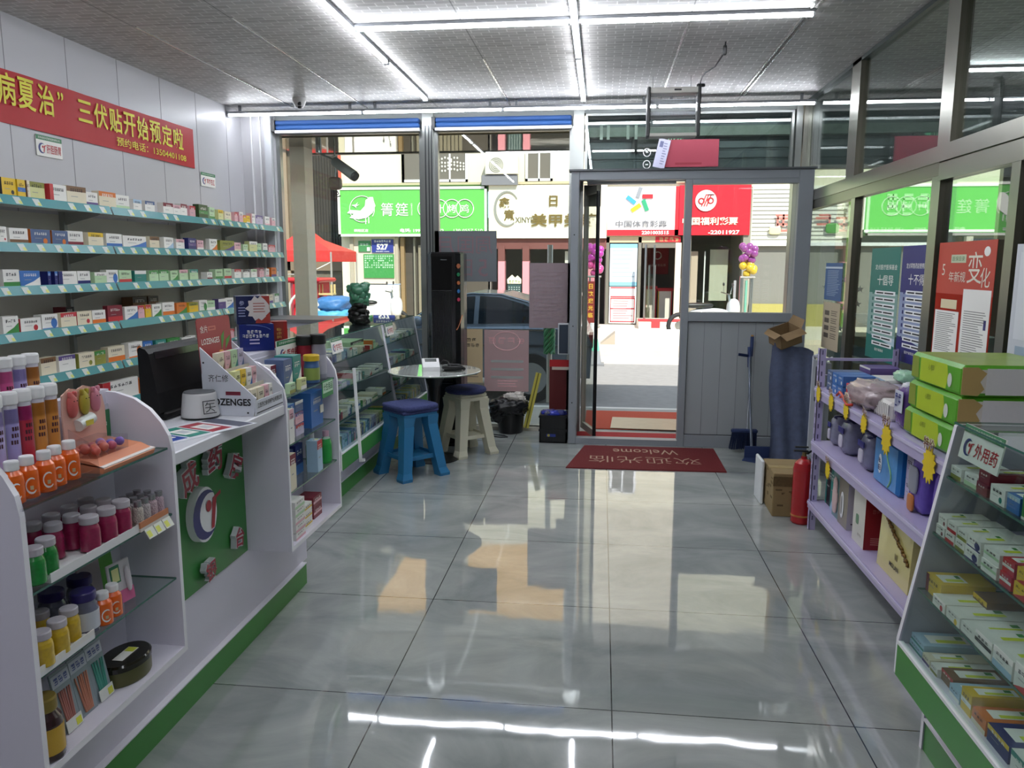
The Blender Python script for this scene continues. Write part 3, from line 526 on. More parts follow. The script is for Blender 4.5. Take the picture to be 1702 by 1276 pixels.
# ================================================================ the cash counter
XP, XF = -1.40, -1.21
t = thing('counter_base', 'long low lavender counter plinth with green kick board under the cash desk', 'counter', (XP, 0, 0))
b = MB(); b.box(-.55, 0, .6, 3.435, .10, .37, LAV); b.box(-.55, 0, 2.03, 2.82, .37, .93, LAV); b.box(-.55, 0, .6, 2.03, .37, .93, LAV); b.box(-.55, 0, 2.82, 3.435, .37, .93, LAV); b.box(-.03, 0, .6, 2.03, .93, 1.16, LAV); b.box(-.15, 0, 2.82, 3.435, .93, 1.15, LAV); b.build('body', t)
b = MB(); b.box(-.55, .022, .6, 3.37, 0, .10, GREEN); b.box(-.55, .024, .6, 3.372, .098, .103, LEDGE); b.build('kick_board', t)
b = MB(); b.box(0, .006, 2.035, 2.815, .375, .93, C('35803a', .35, name='green_front_panel')); fp = b.build('front_panel', t)
b = MB(); b.box(-.55, .185, 2.032, 2.818, .935, .975, C('dcdce2', .35), .004); b.build('desk_top', t)
def letter(s_, y, z, h, rot, lab=None):
    """raised acrylic character: white slab outline with a red face"""
    b = MB(); b.text(s_, (.012, y, z), (0, 1, 0), (0, 0, 1), h, WHITE, bold=.055, ex=.022, rot=rot, back=C('c9ccd0', .4)); b.text(s_, (.0355, y, z), (0, 1, 0), (0, 0, 1), h*.93, C('9c1f35', .4), bold=.02, rot=rot); b.build('raised_letter', t)
for s_, y, z, h, ro in (('成', 2.37, .80, .115, .25), ('药', 2.545, .83, .115, 0), ('房', 2.70, .755, .105, -.45), ('银', 2.475, .43, .078, .08), ('台', 2.70, .475, .082, -.12)): letter(s_, y, z, h, ro)
b = MB(); b.lathe([(.098, 0), (.098, .03)], WHITE, n=40, sx=.8); n0 = len(b.v)
b.v = [(.006+z, 2.455+x, .645+y) for x, y, z in b.v]; wing_logo(b, (.0375, 2.455, .645), (0, 1, 0), (0, 0, 1), .175, C('2a2c6e', .35), C('a8222f', .35)); b.build('raised_logo', t)
PROF = [(0, .372), (.19, .372), (.19, .985), (.182, 1.03), (.16, 1.07), (.13, 1.105), (.085, 1.135), (.03, 1.152), (0, 1.154)]
def display_unit(y0, y1, lab, back_top):
    t = thing('display_shelf_unit', lab, 'shelf unit', (XP, y0, 0)); W = y1-y0
    for k, (a, c_) in enumerate(((0, .015), (W-.015, W))):
        b = MB(); b.prism(PROF, 'y', a, c_, LEDGE, LAV); b.build('side_panel', t)
    b = MB(); b.box(.002, .19, .015, W-.015, .372, .39, LAV, 0, mats=[LAV, LEDGE, LAV, LAV, LAV, LAV]); b.build('bottom_board', t)
    b = MB(); b.box(.001, .006, .015, W-.015, .39, back_top, LAV); b.build('back_panel', t)
    for z in (.60, .795, .99):
        b = MB(); b.box(.008, .178, .016, W-.016, z, z+.006, GSHELF, mats=[GEDGE, GEDGE, GEDGE, GEDGE, GSHELF, GSHELF]); b.build('glass_shelf', t)
    return t
display_unit(1.43, 2.03, 'lavender display unit with curved sides at the near end of the counter, full of jars', 1.12)
display_unit(2.82, 3.42, 'lavender display unit with curved sides at the far end of the cash desk', 1.13)
ZT, Z2, Z1, Z0 = .996, .801, .606, .390
# ---- effervescent tubes: back row on a riser, front row
t = thing('display_riser', 'clear stepped riser under the vitamin tubes', 'riser', (-1.385, 1.44, ZT)); b = MB(); b.box(.0, .045, 0, .30, 0, .005, CLEAR); b.box(0, .045, 0, .004, 0, .10, CLEAR); b.box(0, .045, .296, .30, 0, .10, CLEAR); b.box(0, .045, 0, .30, .10, .105, CLEAR); b.build('step', t)
def tube_bottle(x, y, z, c1, c2, lab, h=.145):
    t = thing('vitamin_tube', lab, 'vitamin tube', (x, y, z), group='vitamin tubes'); r = .0165
    b = MB(); b.lathe([(r, 0), (r, h*.88)], C('dcd9e4', .25, coat=.5), n=18); b.arc(r+.0004, -1.5, .55, h*.24, h*.84, C(c1, .3, coat=.4)); b.arc(r+.0004, -1.5, .55, h*.70, h*.84, C(c2, .3, coat=.4)); b.arc(r+.0006, -1.2, .1, h*.04, h*.15, C('b9b6c2', .4))
    for k in range(3):
        for i in range(3): a = -.95+i*.32+.12*k; b.arc(r+.0008, a, a+.22, h*(.50+.065*k), h*(.50+.065*k)+h*.04, C('4a2530', .4), 2)
    b.build('tube', t); b = MB(); b.lathe([(.018, h*.88), (.019, h*.89), (.019, h*.98), (.017, h), (0, h)], WHITE, n=18); b.build('cap', t); return t
for i, (y, c1, c2, cn) in enumerate(((1.52, 'b8aede', '9d8fd0', 'lilac'), (1.56, 'b83c86', 'd0508f', 'magenta'), (1.605, 'd3508f', 'e06aa5', 'pink'), (1.648, 'b4a8de', '9d8fd0', 'lilac'), (1.69, 'c98a4a', 'c47d3a', 'orange'))):
    tube_bottle(-1.362, y, ZT+.105+.0, c1, c2, f'{cn} vitamin tube in the raised back row, {ORD[i]} from the left', .205 if 0 else .20)
for i, (y, c1, c2, cn) in enumerate(((1.46, 'b8aede', 'a79ad2', 'lilac'), (1.505, 'b8aede', 'a79ad2', 'lilac'), (1.55, 'a79fd8', 'a79ad2', 'lilac'), (1.592, 'b83045', 'c83a8a', 'dark red'), (1.635, 'd08a3c', 'd9903e', 'orange'), (1.678, 'd08a3c', 'd9903e', 'orange'))):
    tube_bottle(-1.312, y, ZT, c1, c2, f'{cn} vitamin tube in the front row, {ORD[i]} from the left', .235)
def bottle(name, x, y, z, r, h, body, cap, lab, grp, capr=.8, neck=.75, six=False, label_c=None, n=20, parent_name='body'):
    t = thing(name, lab, 'bottle', (x, y, z), group=grp); hb = h*.80
    b = MB(); b.lathe([(r*.85, 0), (r, h*.03), (r, hb*.72), (r*.93, hb*.84), (r*capr*.9, hb*.97), (r*capr*.9, hb)], body, n=n)
    if label_c: b.lathe([(r+.0007, hb*.15), (r+.0007, hb*.68)], label_c, n=n)
    if six:
        q_ = [(-.62+.52*math.cos(k*.36+.9), hb*(.40+.25*math.sin(k*.36+.9))) for k in range(14)]
        for k in range(13): (a, z), (a2, z2) = q_[k], q_[k+1]; e = .10+.10*math.sin(k*PI/13); rr_ = r+.0012; b.quad([(rr_*math.cos(a), rr_*math.sin(a), z), (rr_*math.cos(a2), rr_*math.sin(a2), z2), (rr_*math.cos(a2*(1-e)-.62*e), rr_*math.sin(a2*(1-e)-.62*e), z2*(1-e*1.5)+hb*.40*e*1.5), (rr_*math.cos(a*(1-e)-.62*e), rr_*math.sin(a*(1-e)-.62*e), z*(1-e*1.5)+hb*.40*e*1.5)], PAPER)
        b.arc(r+.001, -.75, -.45, hb*.28, hb*.40, C('c9b48a', .4), 3)
    b.build('body', t); b = MB(); b.lathe([(r*capr, hb*.98), (r*capr*1.04, hb), (r*capr*1.04, h*.97), (r*capr*.95, h), (0, h)], cap, n=n); b.build('lid', t); return t
ORG = C('e8661a', .25, coat=.5); WCAP = C('e8e8ea', .35)
for i, (y, x) in enumerate(((1.462, -1.245), (1.508, -1.247), (1.556, -1.243), (1.602, -1.252), (1.655, -1.255))):
    bottle('vitamin_bottle', x, y, 1.004, .0215, .094, ORG, WCAP, f'orange vitamin bottle with white swirl in the clear tray, {ORD[i]} from the left', 'orange vitamin bottles in the tray', six=True, capr=.66)
t = thing('clear_tray', 'clear plastic tray with curved end holding the orange bottles', 'tray', (-1.28, 1.43, ZT)); b = MB(); b.box(0, .075, .005, .26, 0, .004, CLEAR); b.box(.073, .075, .005, .26, 0, .028, CLEAR); b.prism([(0, 0), (.075, 0), (.072, .05), (.05, .09), (0, .12)], 'y', .26, .262, CLEAR); b.build('tray', t)
for i, (y, x) in enumerate(((1.715, -1.245), (1.762, -1.25))):
    bottle('vitamin_bottle', x, y, Z1+.001, .0225, .085, ORG, WCAP, ('left', 'right')[i]+' one of the pair of orange bottles on the lower glass shelf', 'orange bottles on the lower shelf', six=True, capr=.66)
# pink snack stand: card with three moulded figures, clear box with round candies
t = thing('candy_stand', 'pink cardboard candy stand with three coloured figures and a clear lidded box', 'candy display', (-1.36, 1.79, ZT))
b = MB(); PK = C('e3b5a6', .5); n = 30; prof = [(0, .01), (.165, .01), (.165, .13), (.155, .165), (.13, .17), (.118, .19), (.085, .20), (.06, .193), (.03, .20), (.0, .185), (-.005, .13)]; prof = [(a-.01, c_) for a, c_ in prof]; b.prism(prof, 'x', .0, .004, PK); b.build('backing_card', t)
for i, (y, c_) in enumerate(((.018, 'c8635f'), (.065, 'a89a35'), (.11, 'c97f92'))):
    b = MB(); b.sup((.01, y, .155), (.010, .017, .032), C(c_, .3), .9); b.sup((.012, y-.009, .185), (.005, .005, .008), C(c_, .3)); b.sup((.012, y+.009, .185), (.005, .005, .008), C(c_, .3)); b.sup((.02, y-.005, .168), (.0012, .0012, .0012), DARK); b.sup((.02, y+.006, .168), (.0012, .0012, .0012), DARK); b.build('moulded_figure', t)
b = MB(); b.cyl((.012, .028, .10), (.012, .085, .112), .016, .016, C('dfe6e2', .3), 14); b.box(.0275, .0285, .04, .07, .098, .112, C('cfc145', .4)); b.build('price_roll', t)
b = MB(); b.prism([(.0, 0), (.135, 0), (.14, .012), (.10, .03), (0, .045)], 'y', -.06, .16, C('d98a63', .5), C('d98a63', .5)); b.prism([(.02, .031), (.138, .013), (.138, .016), (.02, .036)], 'y', -.06, .165, C('efe6e0', .5)); b.build('base_tray', t)
b = MB(); b.box(.03, .115, -.055, .08, .036, .072, CLEAR); b.build('clear_box', t)
b = MB(); r = random.Random(2)
for k in range(12): b.sup((.05+.02*(k % 3), -.04+.011*k, .047+.004*(k % 2)), (.012, .012, .012), C(('d2604f', 'cf6a55', 'c55a73', '8b6fc0', 'd9b64a')[min(4, k//3) if k > 2 else 0], .35), 1, 10, 7)
b.build('candies', t)['kind'] = 'stuff'
b = MB(); b.box(0, .003, 0, .05, 0, .11, C('2f7d4d', .4)); b.text('中', (.0035, .025, .07), (0, 1, 0), (0, 0, 1), .02, PAPER); b.build('green_card', loc=(-1.388, 1.955, 1.08-.084), label='small green card standing behind the pink candy stand', cat='card')
# jars on the middle shelf
PJ = C('9b2350', .2, coat=.6, var=.35, bscale=120, alpha=.93); GJ = C('1f8a3a', .2, coat=.6, var=.4, bscale=100, alpha=.93); YJ = C('c9a82a', .2, coat=.6, var=.3, bscale=90); GCAP = C('b9b4bb', .4)
k = 0
for ri, (x, ys) in enumerate(((-1.245, (1.69, 1.757, 1.818)), (-1.295, (1.63, 1.695, 1.76, 1.82)), (-1.345, (1.56, 1.625, 1.69, 1.755, 1.82)))):
    for j, y in enumerate(ys): k += 1; bottle('candy_jar', x, y, Z2+.012, .0245 if ri == 0 else .022, .088, PJ, GCAP, f'jar of dark pink candy, {ORD[j]} from the left in the {("front", "middle", "back")[ri]} row', 'jars of pink candy', capr=.88)
for i, (x, y) in enumerate(((-1.235, 1.487), (-1.25, 1.545), (-1.30, 1.50), (-1.345, 1.505))): bottle('candy_jar', x, y, Z2+.012, .0235, .084, GJ, GCAP, 'jar of dark green candy, '+('frontmost at the shelf edge', 'second from the shelf edge', 'behind the front pair', 'at the back of the shelf')[i], 'jars of green candy', capr=.85)
b = MB(); b.box(-.16, 0, 0, .335, 0, .010, WHITE); b.box(-.003, 0, 0, .335, .010, .022, WHITE); b.build('cardboard_tray', loc=(-1.22, 1.515, Z2), label='shallow white tray under the pink and green candy jars', cat='tray')
# small glass vials with pale candy in an orange tray
k = 0
for ri, x in enumerate((-1.235, -1.268, -1.30)):
    for j in range(4):
        t = thing('candy_vial', f'small clear capped vial of pastel candy, {ORD[j]} from the left in the {("front", "middle", "back")[ri]} row', 'vial', (x, 1.875+.033*j, Z2+.012), group='candy vials')
        b = MB(); b.lathe([(.0125, 0), (.0135, .01), (.0135, .045), (.009, .052)], C(('d9cfc6', 'cfc6c9', 'd6bcc6', 'c9b1c0')[j], .3, bump=.8, bscale=300, var=.4), n=14); b.build('vial', t); b = MB(); b.lathe([(.010, .052), (.0105, .066), (.0, .067)], C('a9a9ad', .15, .7), n=14); b.build('cap', t)
t = thing('vial_tray', 'orange and white tray of candy vials with price tags hanging from its front', 'tray', (-1.215, 1.85, Z2)); b = MB(); b.box(-.12, 0, 0, .135, 0, .010, C('d9d2cc', .4)); b.box(-.004, 0, 0, .135, .010, .026, C('c67f55', .4)); b.build('tray', t)
for i in range(3): b = MB(); b.M = Matrix.Translation((.004, .012+.042*i, -.002)) @ Matrix.Rotation(-.5, 4, 'Y'); b.box(-.001, .001, 0, .038, -.024, .005, C('e3e6da', .4)); b.box(.0005, .0015, .003, .02, -.02, -.002, C('e0e36a', .4)); b.build('price_tag', t)
# lower glass shelf
for i, (x, y) in enumerate(((-1.235, 1.487), (-1.24, 1.545), (-1.255, 1.605), (-1.29, 1.46), (-1.30, 1.52), (-1.31, 1.58))): bottle('candy_jar', x, y, Z1+.012, .0235, .082, YJ, GCAP, 'jar of yellow candy, '+('front row, left', 'front row, middle', 'front row, right', 'back row, left', 'back row, middle', 'back row, right')[i], 'jars of yellow candy', capr=.85)
b = MB(); b.box(-.14, 0, 0, .19, 0, .010, WHITE); b.box(-.003, 0, 0, .19, .010, .024, C('e9e7e2', .4)); b.build('cardboard_tray', loc=(-1.218, 1.45, Z1), label='shallow white tray under the yellow candy jars', cat='tray')
PC = C('2d2466', .3); CJ = C('6d6f86', .15, alpha=.75, coat=.5)
for i, (x, y) in enumerate(((-1.262, 1.668), (-1.34, 1.66), (-1.33, 1.75))): bottle('capped_jar', x, y, Z1+.001, .033, .108, CJ, PC, 'clear jar with dark purple lid, '+('front one with white label', 'left one at the back', 'right one at the back')[i], 'jars with purple lids', capr=.86, label_c=C('c9cdd6', .4) if i == 0 else None)
for i, (x, y, ro, h, c_, lab) in enumerate(((-1.33, 1.80, -.1, .15, 'b9b0b4', 'grey blister pack with hanging hole standing behind the orange bottles'), (-1.27, 1.835, -.15, .115, 'd9d6dc', 'clear blister pack with pink liquid tube and price label'), (-1.35, 1.88, -.1, .15, '5aa83a', 'bright green packet standing at the back of the lower shelf'))):
    t = thing('blister_pack', lab, 'packet', (x, y, Z1+.001)); t.rotation_euler = (0, -.12, ro)
    b = MB(); b.box(-.003, .003, -.04, .04, 0, h, C(c_, .3), .002)
    if i == 1: b.box(.003, .004, -.04, .04, 0, .035, C('d06a96', .3)); b.box(.003, .0045, -.032, .0, .06, .108, C('2f7f58', .4)); b.box(.004, .005, -.028, -.004, .064, .1, C('dfe3a0', .4))
    if i == 0: b.box(.003, .004, -.02, .02, .12, .135, C('c98d8d', .4))
    b.build('card', t)
    if i == 1: b = MB(); b.sup((.008, .022, .06), (.006, .009, .035), C('d7d3da', .2), .8); b.build('small_tube', t)
# bottom board
bottle('honey_bottle', -1.245, 1.487, Z0+.001, .036, .15, C('30141a', .2, coat=.5), C('8f7b3a', .35, .4), 'dark honey bottle with gold lid and yellow label on the bottom board', None, capr=.72, label_c=C('c9a238', .4))
for i, (y, c_) in enumerate(((1.592, 'b3786e'), (1.66, 'c2836b'), (1.727, '4f9a8a'))):
    t = thing('dental_pack', 'flat hanging pack with clear front, '+('left one of three leaning together', 'middle one of three with orange sticks', 'right one of three with green card')[i], 'packet', (-1.262-.004*i, y, Z0+.001), group='three hanging packs'); t.rotation_euler = (0, -.18, 0)
    b = MB(); b.box(-.002, .002, -.032, .032, 0, .155, C('8d9aa0', .35), .001); b.box(.002, .003, -.03, .03, .118, .148, C('bfc6cf', .4)); glyphs(b, 3, (.0036, 0, .133), (0, 1, 0), (0, 0, 1), .016, C('2a3f8a', .4), .05); b.build('card', t)
    b = MB(); r = random.Random(i)
    for k in range(6): a = -.02+.008*k; b.cyl((.004, a*.6, .01), (.004, a+r.uniform(-.003, .003), .105), .003, .002, C(c_, .4), 6)
    b.build('brushes', t)
    if i != 1: b = MB(); b.box(.007, .0085, -.024, .03, -.0, .03, C('e4e6e0', .4)); b.box(.0085, .009, .008, .026, .004, .022, C('dfe04a', .4)); b.build('price_tag', t)
t = thing('oval_tin', 'dark green oval tin with glossy black lid on the bottom board', 'tin', (-1.285, 1.845, Z0+.001)); b = MB(); b.lathe([(.078, 0), (.08, .004), (.08, .042)], C('5a5a34', .35, .3), n=32, sx=.72); b.build('tin_body', t); b = MB(); b.lathe([(.082, .042), (.082, .055), (.076, .06), (0, .061)], C('1d1a10', .12), n=32, sx=.72); b.build('lid', t); b = MB(); b.box(-.012, .018, -.04, .035, .0615, .0625, PAPER); b.box(-.01, .016, .01, .033, .0626, .063, C('d6dc3c', .4)); b.build('price_tag', t)
# ---- on the desk
t = thing('pos_monitor', 'large black back of a cash register monitor on the desk', 'monitor', (-1.56, 2.41, .976)); BK = C('0b0b0c', .5, spec=.3)
b = MB(); b.prism([(.0, .03), (.065, .03), (.062, .10), (.04, .235), (.028, .25), (.008, .258), (.0, .25)], 'y', .02, .38, BK); b.build('housing', t)
b = MB(); b.box(-.08, .07, .05, .32, 0, .03, BK, .008); b.build('stand', t); b = MB(); b.prism([(.046, .215), (.041, .239), (.036, .236), (.041, .212)], 'y', .05, .36, C('2a2a2e', .2)); b.build('top_vent', t)
t = thing('payment_speaker', 'white round payment speaker with black base on the desk', 'speaker', (-1.405, 2.535, .976), -.15)
b = MB(); b.lathe([(.064, .007), (.064, .015), (.056, .085), (.053, .092), (.048, .094), (.046, .090), (0, .088)], [C('d6d6d6', .3)]*4+[C('c9c9cb', .3)]*2, n=30); b.text('医', (.062, -.03, .045), (.45, .9, 0), (-.10, .05, 1), .046, DARK, bold=-.012); b.build('body', t)
b = MB(); b.lathe([(.060, 0), (.066, .007)], DARK, n=30); b.build('base_ring', t); b = MB(); b.lathe([(.054, .091), (.051, .0945), (.049, .0945)], C('5b5d61', .4), n=30); b.build('top_ring', t)
b = MB()
for i in range(5): b.cyl((.0+.0, -.022+.011*i, .0885), (0, -.022+.011*i, .0895), .003, .003, C('8d9096', .3), 8)
b.build('buttons', t)
t = thing('payment_sheet', 'sheet with red, green and blue framed squares lying on the desk', 'sheet', (-1.33, 2.29, .9755), -.35)
b = MB(); b.box(-.11, .10, -.16, .22, 0, .001, C('e6e8ee', .4)); b.build('paper', t)
b = MB()
for i, (y, c_) in enumerate(((-.09, '2f50a8'), (.0, '2c8f7e'), (.09, 'b0283a'))): b.box(-.085, .075, y-.04, y+.04, .001, .0016, C(c_, .4)); b.box(-.045, .04, y-.027, y+.027, .0016, .002, PAPER); b.box(-.025, .02, y-.016, y+.016, .002, .0023, C('cfd2d6', .5))
b.box(-.09, .09, .15, .21, .001, .0015, C('55586a', .5)); b.build('printed_frames', t)
# lozenge display rack
t = thing('lozenge_rack', 'white stepped counter rack with LOZENGES printed on its side', 'display rack', (-1.225, 2.572, .976))
LW = .245; b = MB(); SP = [(-.185, 0), (0, 0), (.012, .065), (-.19, .245)]
for a in (0, LW-.005): 
    bb = MB(); bb.prism(SP, 'y', a, a+.005, C('d3d6df', .4)); 
    if a == 0:
        bb.text('齐仁修', (-.125, -.001, .135), (1, 0, 0), (0, 0, 1), .026, INK, width=.075); bb.text('LOZENGES', (-.085, -.001, .05), (1, 0, 0), (0, 0, 1), .026, DARK, width=.155, bold=.03); bb.box(-.10, -.045, -.0012, 0, .075, .088, C('7a1d33', .4)); bb.sup((-.178, -.001, .19), (.003, .002, .003), DARK); bb.sup((-.02, -.001, .012), (.003, .002, .003), DARK)
    bb.build('side_panel', t)
b = MB(); b.box(.004, .008, .003, LW-.003, 0, .055, C('d6d9e2', .4)); b.text('江西齐仁修健康产业有限公司', (.0088, LW/2, .035), (0, 1, 0), (0, 0, 1), .019, DARK, width=.21, bold=.01); b.box(.008, .009, .01, LW-.01, .008, .011, INK); b.build('front_lip', t)
for i, (x, z) in enumerate(((-.065, .02), (-.125, .085), (-.18, .15))): b = MB(); b.box(x-.002, x+.058 if i else .004, .005, LW-.005, z-.02, z-.016, C('d8d2bd', .4)); b.box(x+.056 if i else .004, x+.058 if i else .0045, .005, LW-.005, z-.02, z+.01, C('d8d2bd', .4)); b.build('step', t)
b = MB(); b.M = Matrix.Translation((-.188, 0, .15)) @ Matrix.Rotation(-.06, 4, 'Y'); RC_ = C('a33a3f', .4); b.prism([(.0, 0), (LW, 0), (LW, .185), (LW-.01, .195), (.01, .195), (0, .185)], 'x', 0, .003, RC_)
b.text('含片', (.0036, .045, .155), (0, 1, 0), (0, 0, 1), .026, PAPER); b.text('LOZENGES', (.0036, .085, .11), (0, 1, 0), (0, 0, 1), .021, PAPER, width=.13, bold=.008); b.box(.0036, .004, .075, .13, .147, .163, C('c96f62', .4)); b.box(.004, .0042, .083, .122, .152, .158, C('a33a3f', .4))
b.prism([(.16, .07), (.185, .11), (.19, .14), (.165, .12)], 'x', .0033, .004, C('4f8a35', .4)); b.prism([(.19, .07), (.225, .10), (.235, .12), (.20, .105)], 'x', .0033, .004, C('4f8a35', .4)); b.sup((.004, .155, .055), (.003, .016, .014), C('d8973a', .4)); b.build('header_card', t)
zt = ((-.012, .004, (('c', 'a', .05), ('c', 'a', .055), ('k', 'r', .035), ('w', 'r', .03))), (-.07, .069, (('e', 'v', .045), ('y', 'v', .04), ('w', 'b', .045), ('k', 'w', .035))), (-.128, .134, (('c', 'a', .045), ('k', 'a', .045), ('g', 't', .05), ('q', 's', .045))))
for ri, (x, z, its) in enumerate(zt):
    y = .012
    for j, (a, k_, w_) in enumerate(its):
        med(-1.225+x, 2.572+y+w_/2, .976+z, w_-.003, .022, .088, a, k_, 3, f'{PAL[a][1]} lozenge tin, {ORD[j]} from the left on the {("lowest", "middle", "top")[ri]} step of the lozenge rack', 'lozenge tins', name='lozenge_tin', cat='tin'); y += w_+.004
# big cartons on the counter behind the far display unit
def carton(name, lab, x, y, z, w, d, h, a, side, rot, deco):
    t = thing(name, lab, 'box', (x, y, z), rot); b = MB(); A = C(a, .3); b.box(-d/2, d/2, -w/2, w/2, 0, h, A, 0, mats=[A, A, C(side, .3), C(side, .3), A, A]); b.build('box_body', t); b = MB(); deco(b, w, d, h); b.build('print', t); return t
def dk1(b, w, d, h):
    q = -w/2-.001; pts = [(.02+.045*(1+.18*math.sin(k*2.7))*math.cos(k*PI/10), h*.55+.048*(1+.15*math.cos(k*3.1))*math.sin(k*PI/10)) for k in range(20)]; b.prism(pts, 'y', q-.002, q, C('cfc6c2', .5)); lines(b, .0, .05, h*.35, h*.75, 4, C('b0746c', .5), q-.0025)
    b.quad([(d/2-.06, q, 0), (d/2, q, 0), (d/2, q, h), (d/2-.04, q, h)], C('a83c33', .4)); b.text('参', (-.045, q, h*.75), (1, 0, 0), (0, 0, 1), .02, C('aeb4d6', .4)); lines(b, -.06, -.03, h*.2, h*.6, 4, C('9096bb', .4), q)
carton('supplement_box', 'navy supplement box with a white splash and red corner, stacked on top', -1.485, 3.15, 1.265, .10, .135, .115, '20264f', '20264f', .55, dk1)
def dk2(b, w, d, h):
    q = -w/2-.001; glyphs(b, 4, (-.01, q, h*.72), (1, 0, 0), (0, 0, 1), .014, PAPER, .06); glyphs(b, 8, (-.005, q, h*.56), (1, 0, 0), (0, 0, 1), .014, PAPER, .11); b.tube([(-.04+.10*math.sin(k*.16), q, .11-.05*(1-math.cos(k*.16))*.6) for k in range(9)], .001, C('8fa0d6', .4), 4); lines(b, -.03, .03, .02, .05, 2, C('b7b0d0', .4), q)
carton('supplement_box', 'wide blue supplement box with white writing below the navy box', -1.465, 3.13, 1.151, .10, .14, .112, '16256d', '16256d', .55, dk2)
def dk3(b, w, d, h): b.box(-.02, .02, -w/2-.001, -w/2, .0, h, C('8a2a22', .4)); glyphs(b, 3, (.0, -w/2-.0015, h*.55), (0, 0, 1), (-1, 0, 0), .018, C('c9a04a', .4), .05)
carton('supplement_box', 'red supplement box with gold character beside the blue one', -1.41, 3.245, 1.151, .06, .07, .115, 'a01f1c', 'a01f1c', .45, dk3)
dept_card('white sign card with green header on the back edge of the far display unit', WM(-1.36, 3.10, 1.085), .285, .105, '医疗器械')
# ---- goods in the far display unit
for i, (x, y, c_, lc, r, h, lab) in enumerate(((-1.33, 3.33, '8e2032', 'b04052', .036, .20, 'dark red can with black lid at the back of the far display unit'), (-1.275, 3.355, '9a98a8', 'b5b3c0', .036, .205, 'silver can with black lid on top of the far display unit'))):
    bottle('milk_can', x, y, ZT+.0, r, h, C(c_, .3, .4), DARK, lab, None, capr=.98, label_c=C(lc, .35))
bottle('milk_can', -1.262, 3.235, ZT+.0, .034, .125, C('3f5f8e', .35), C('d9b52c', .35), 'blue and yellow can with yellow lid on the top glass shelf', None, capr=1.0, label_c=C('8fa050', .4))
G4 = 'boxes in the far display unit'
def U2(y, x, z, w_, d_, h_, a, k_, s_, lab, tag_=False): return med(x, y, z, w_, d_, h_, a, k_, s_, lab, G4, tag_=tag_)
U2(2.90, -1.29, ZT, .05, .06, .12, 'w', 'm', 1, 'small white and maroon box at the left of the top glass shelf'); U2(2.985, -1.265, ZT, .085, .08, .135, 's', 'w', 3, 'tall slate blue box on the top glass shelf, left of the green one'); U2(3.08, -1.265, ZT, .085, .08, .14, 't', 'w', 3, 'tall teal box on the top glass shelf next to the yellow-lidded can')
U2(3.385, -1.30, ZT, .03, .05, .11, 's', 'w', 1, 'narrow slate box at the right end of the top glass shelf'); U2(2.965, -1.24, ZT, .06, .02, .04, 'g', 'v', 0, 'small pale price box in front of the slate blue box'); U2(3.07, -1.235, ZT, .06, .02, .045, 'e', 'w', 0, 'small yellow-green price box in front of the teal box')
for i, (y, z, a, k_) in enumerate(((2.96, Z2, 'w', 's'), (2.965, Z2+.075, 'l', 'b'), (3.06, Z2, 'q', 'r'), (3.06, Z2+.05, 'k', 'p'), (3.06, Z2+.10, 's', 'w'))): U2(y, -1.255, z, .085, .09, .07 if i < 2 else .045, a, k_, 1, f'{PAL[a][1]} carton in the stacks on the middle glass shelf, '+('bottom of the left stack', 'top of the left stack', 'bottom of the right stack', 'middle of the right stack', 'top of the right stack')[i], i == 0)
BC = U2(3.25, -1.25, Z2, .14, .09, .155, 'b', 'b', 5, 'large bright blue carton on the middle glass shelf', False)
t_ = MB(); t_.box(.001, .004, .03, .07, .05, .085, C('e3e0d2', .4)); t_.build('price_tag', BC)
U2(2.90, -1.225, Z1, .06, .05, .15, 'c', 'm', 1, 'tall cream and maroon box at the left of the lower glass shelf'); U2(2.90, -1.223, Z2, .045, .03, .14, 'w', 'k', 1, 'thin white and pink box at the front left of the middle glass shelf', True)
U2(3.02, -1.29, Z1, .08, .06, .13, 's', 'n', 1, 'dark slate box in the shade at the back of the lower glass shelf'); U2(3.15, -1.30, Z1, .08, .06, .13, 'n', 'b', 0, 'navy box at the back of the lower glass shelf'); U2(3.20, -1.225, Z1, .06, .05, .14, 'l', 'r', 1, 'tall light blue box beside the green bottle on the lower glass shelf', True)
t = thing('mouthwash_bottle', 'green mouthwash bottle with pale cap on the lower glass shelf', 'bottle', (-1.25, 3.345, Z1)); b = MB(); b.lathe([(.03, 0), (.036, .01), (.036, .09), (.028, .115), (.014, .125)], [C('2fa348', .15, alpha=.9)]*3+[C('b7d9c0', .15, alpha=.7)], n=20, sx=.7); b.build('body', t); b = MB(); b.lathe([(.015, .125), (.015, .15), (0, .151)], C('c9a2b4', .3), n=14); b.build('cap', t)
t = thing('mouthwash_bottle', 'pale green mouthwash bottle partly hidden behind the green one', 'bottle', (-1.30, 3.29, Z1)); b = MB(); b.lathe([(.028, 0), (.034, .01), (.034, .09), (.026, .115), (.014, .125)], C('8cb89a', .15, alpha=.8), n=18, sx=.7); b.build('body', t); b = MB(); b.lathe([(.015, .125), (.015, .15), (0, .151)], WHITE, n=14); b.build('cap', t)
for i in range(5): U2(2.945+.002*(i % 2), -1.222, Z0+.033*i, .10, .09, .031, 'w', 'k' if i < 3 else 'g', 0, f'flat white box in the bottom left pile of the far display unit, {("bottom", "second", "third", "fourth", "top")[i]} one')
for i in range(3): U2(3.065, -1.235, Z0+.036*i, .085, .09, .034, 'w', 'y', 6, f'white and yellow box in the short pile on the bottom board, {("bottom", "middle", "top")[i]} one')
for i in range(2): U2(3.215, -1.25, Z0+.05*i, .10, .08, .048, 'm', 'k', 6, f'maroon patterned carton on the bottom board, {("lower", "upper")[i]} one')
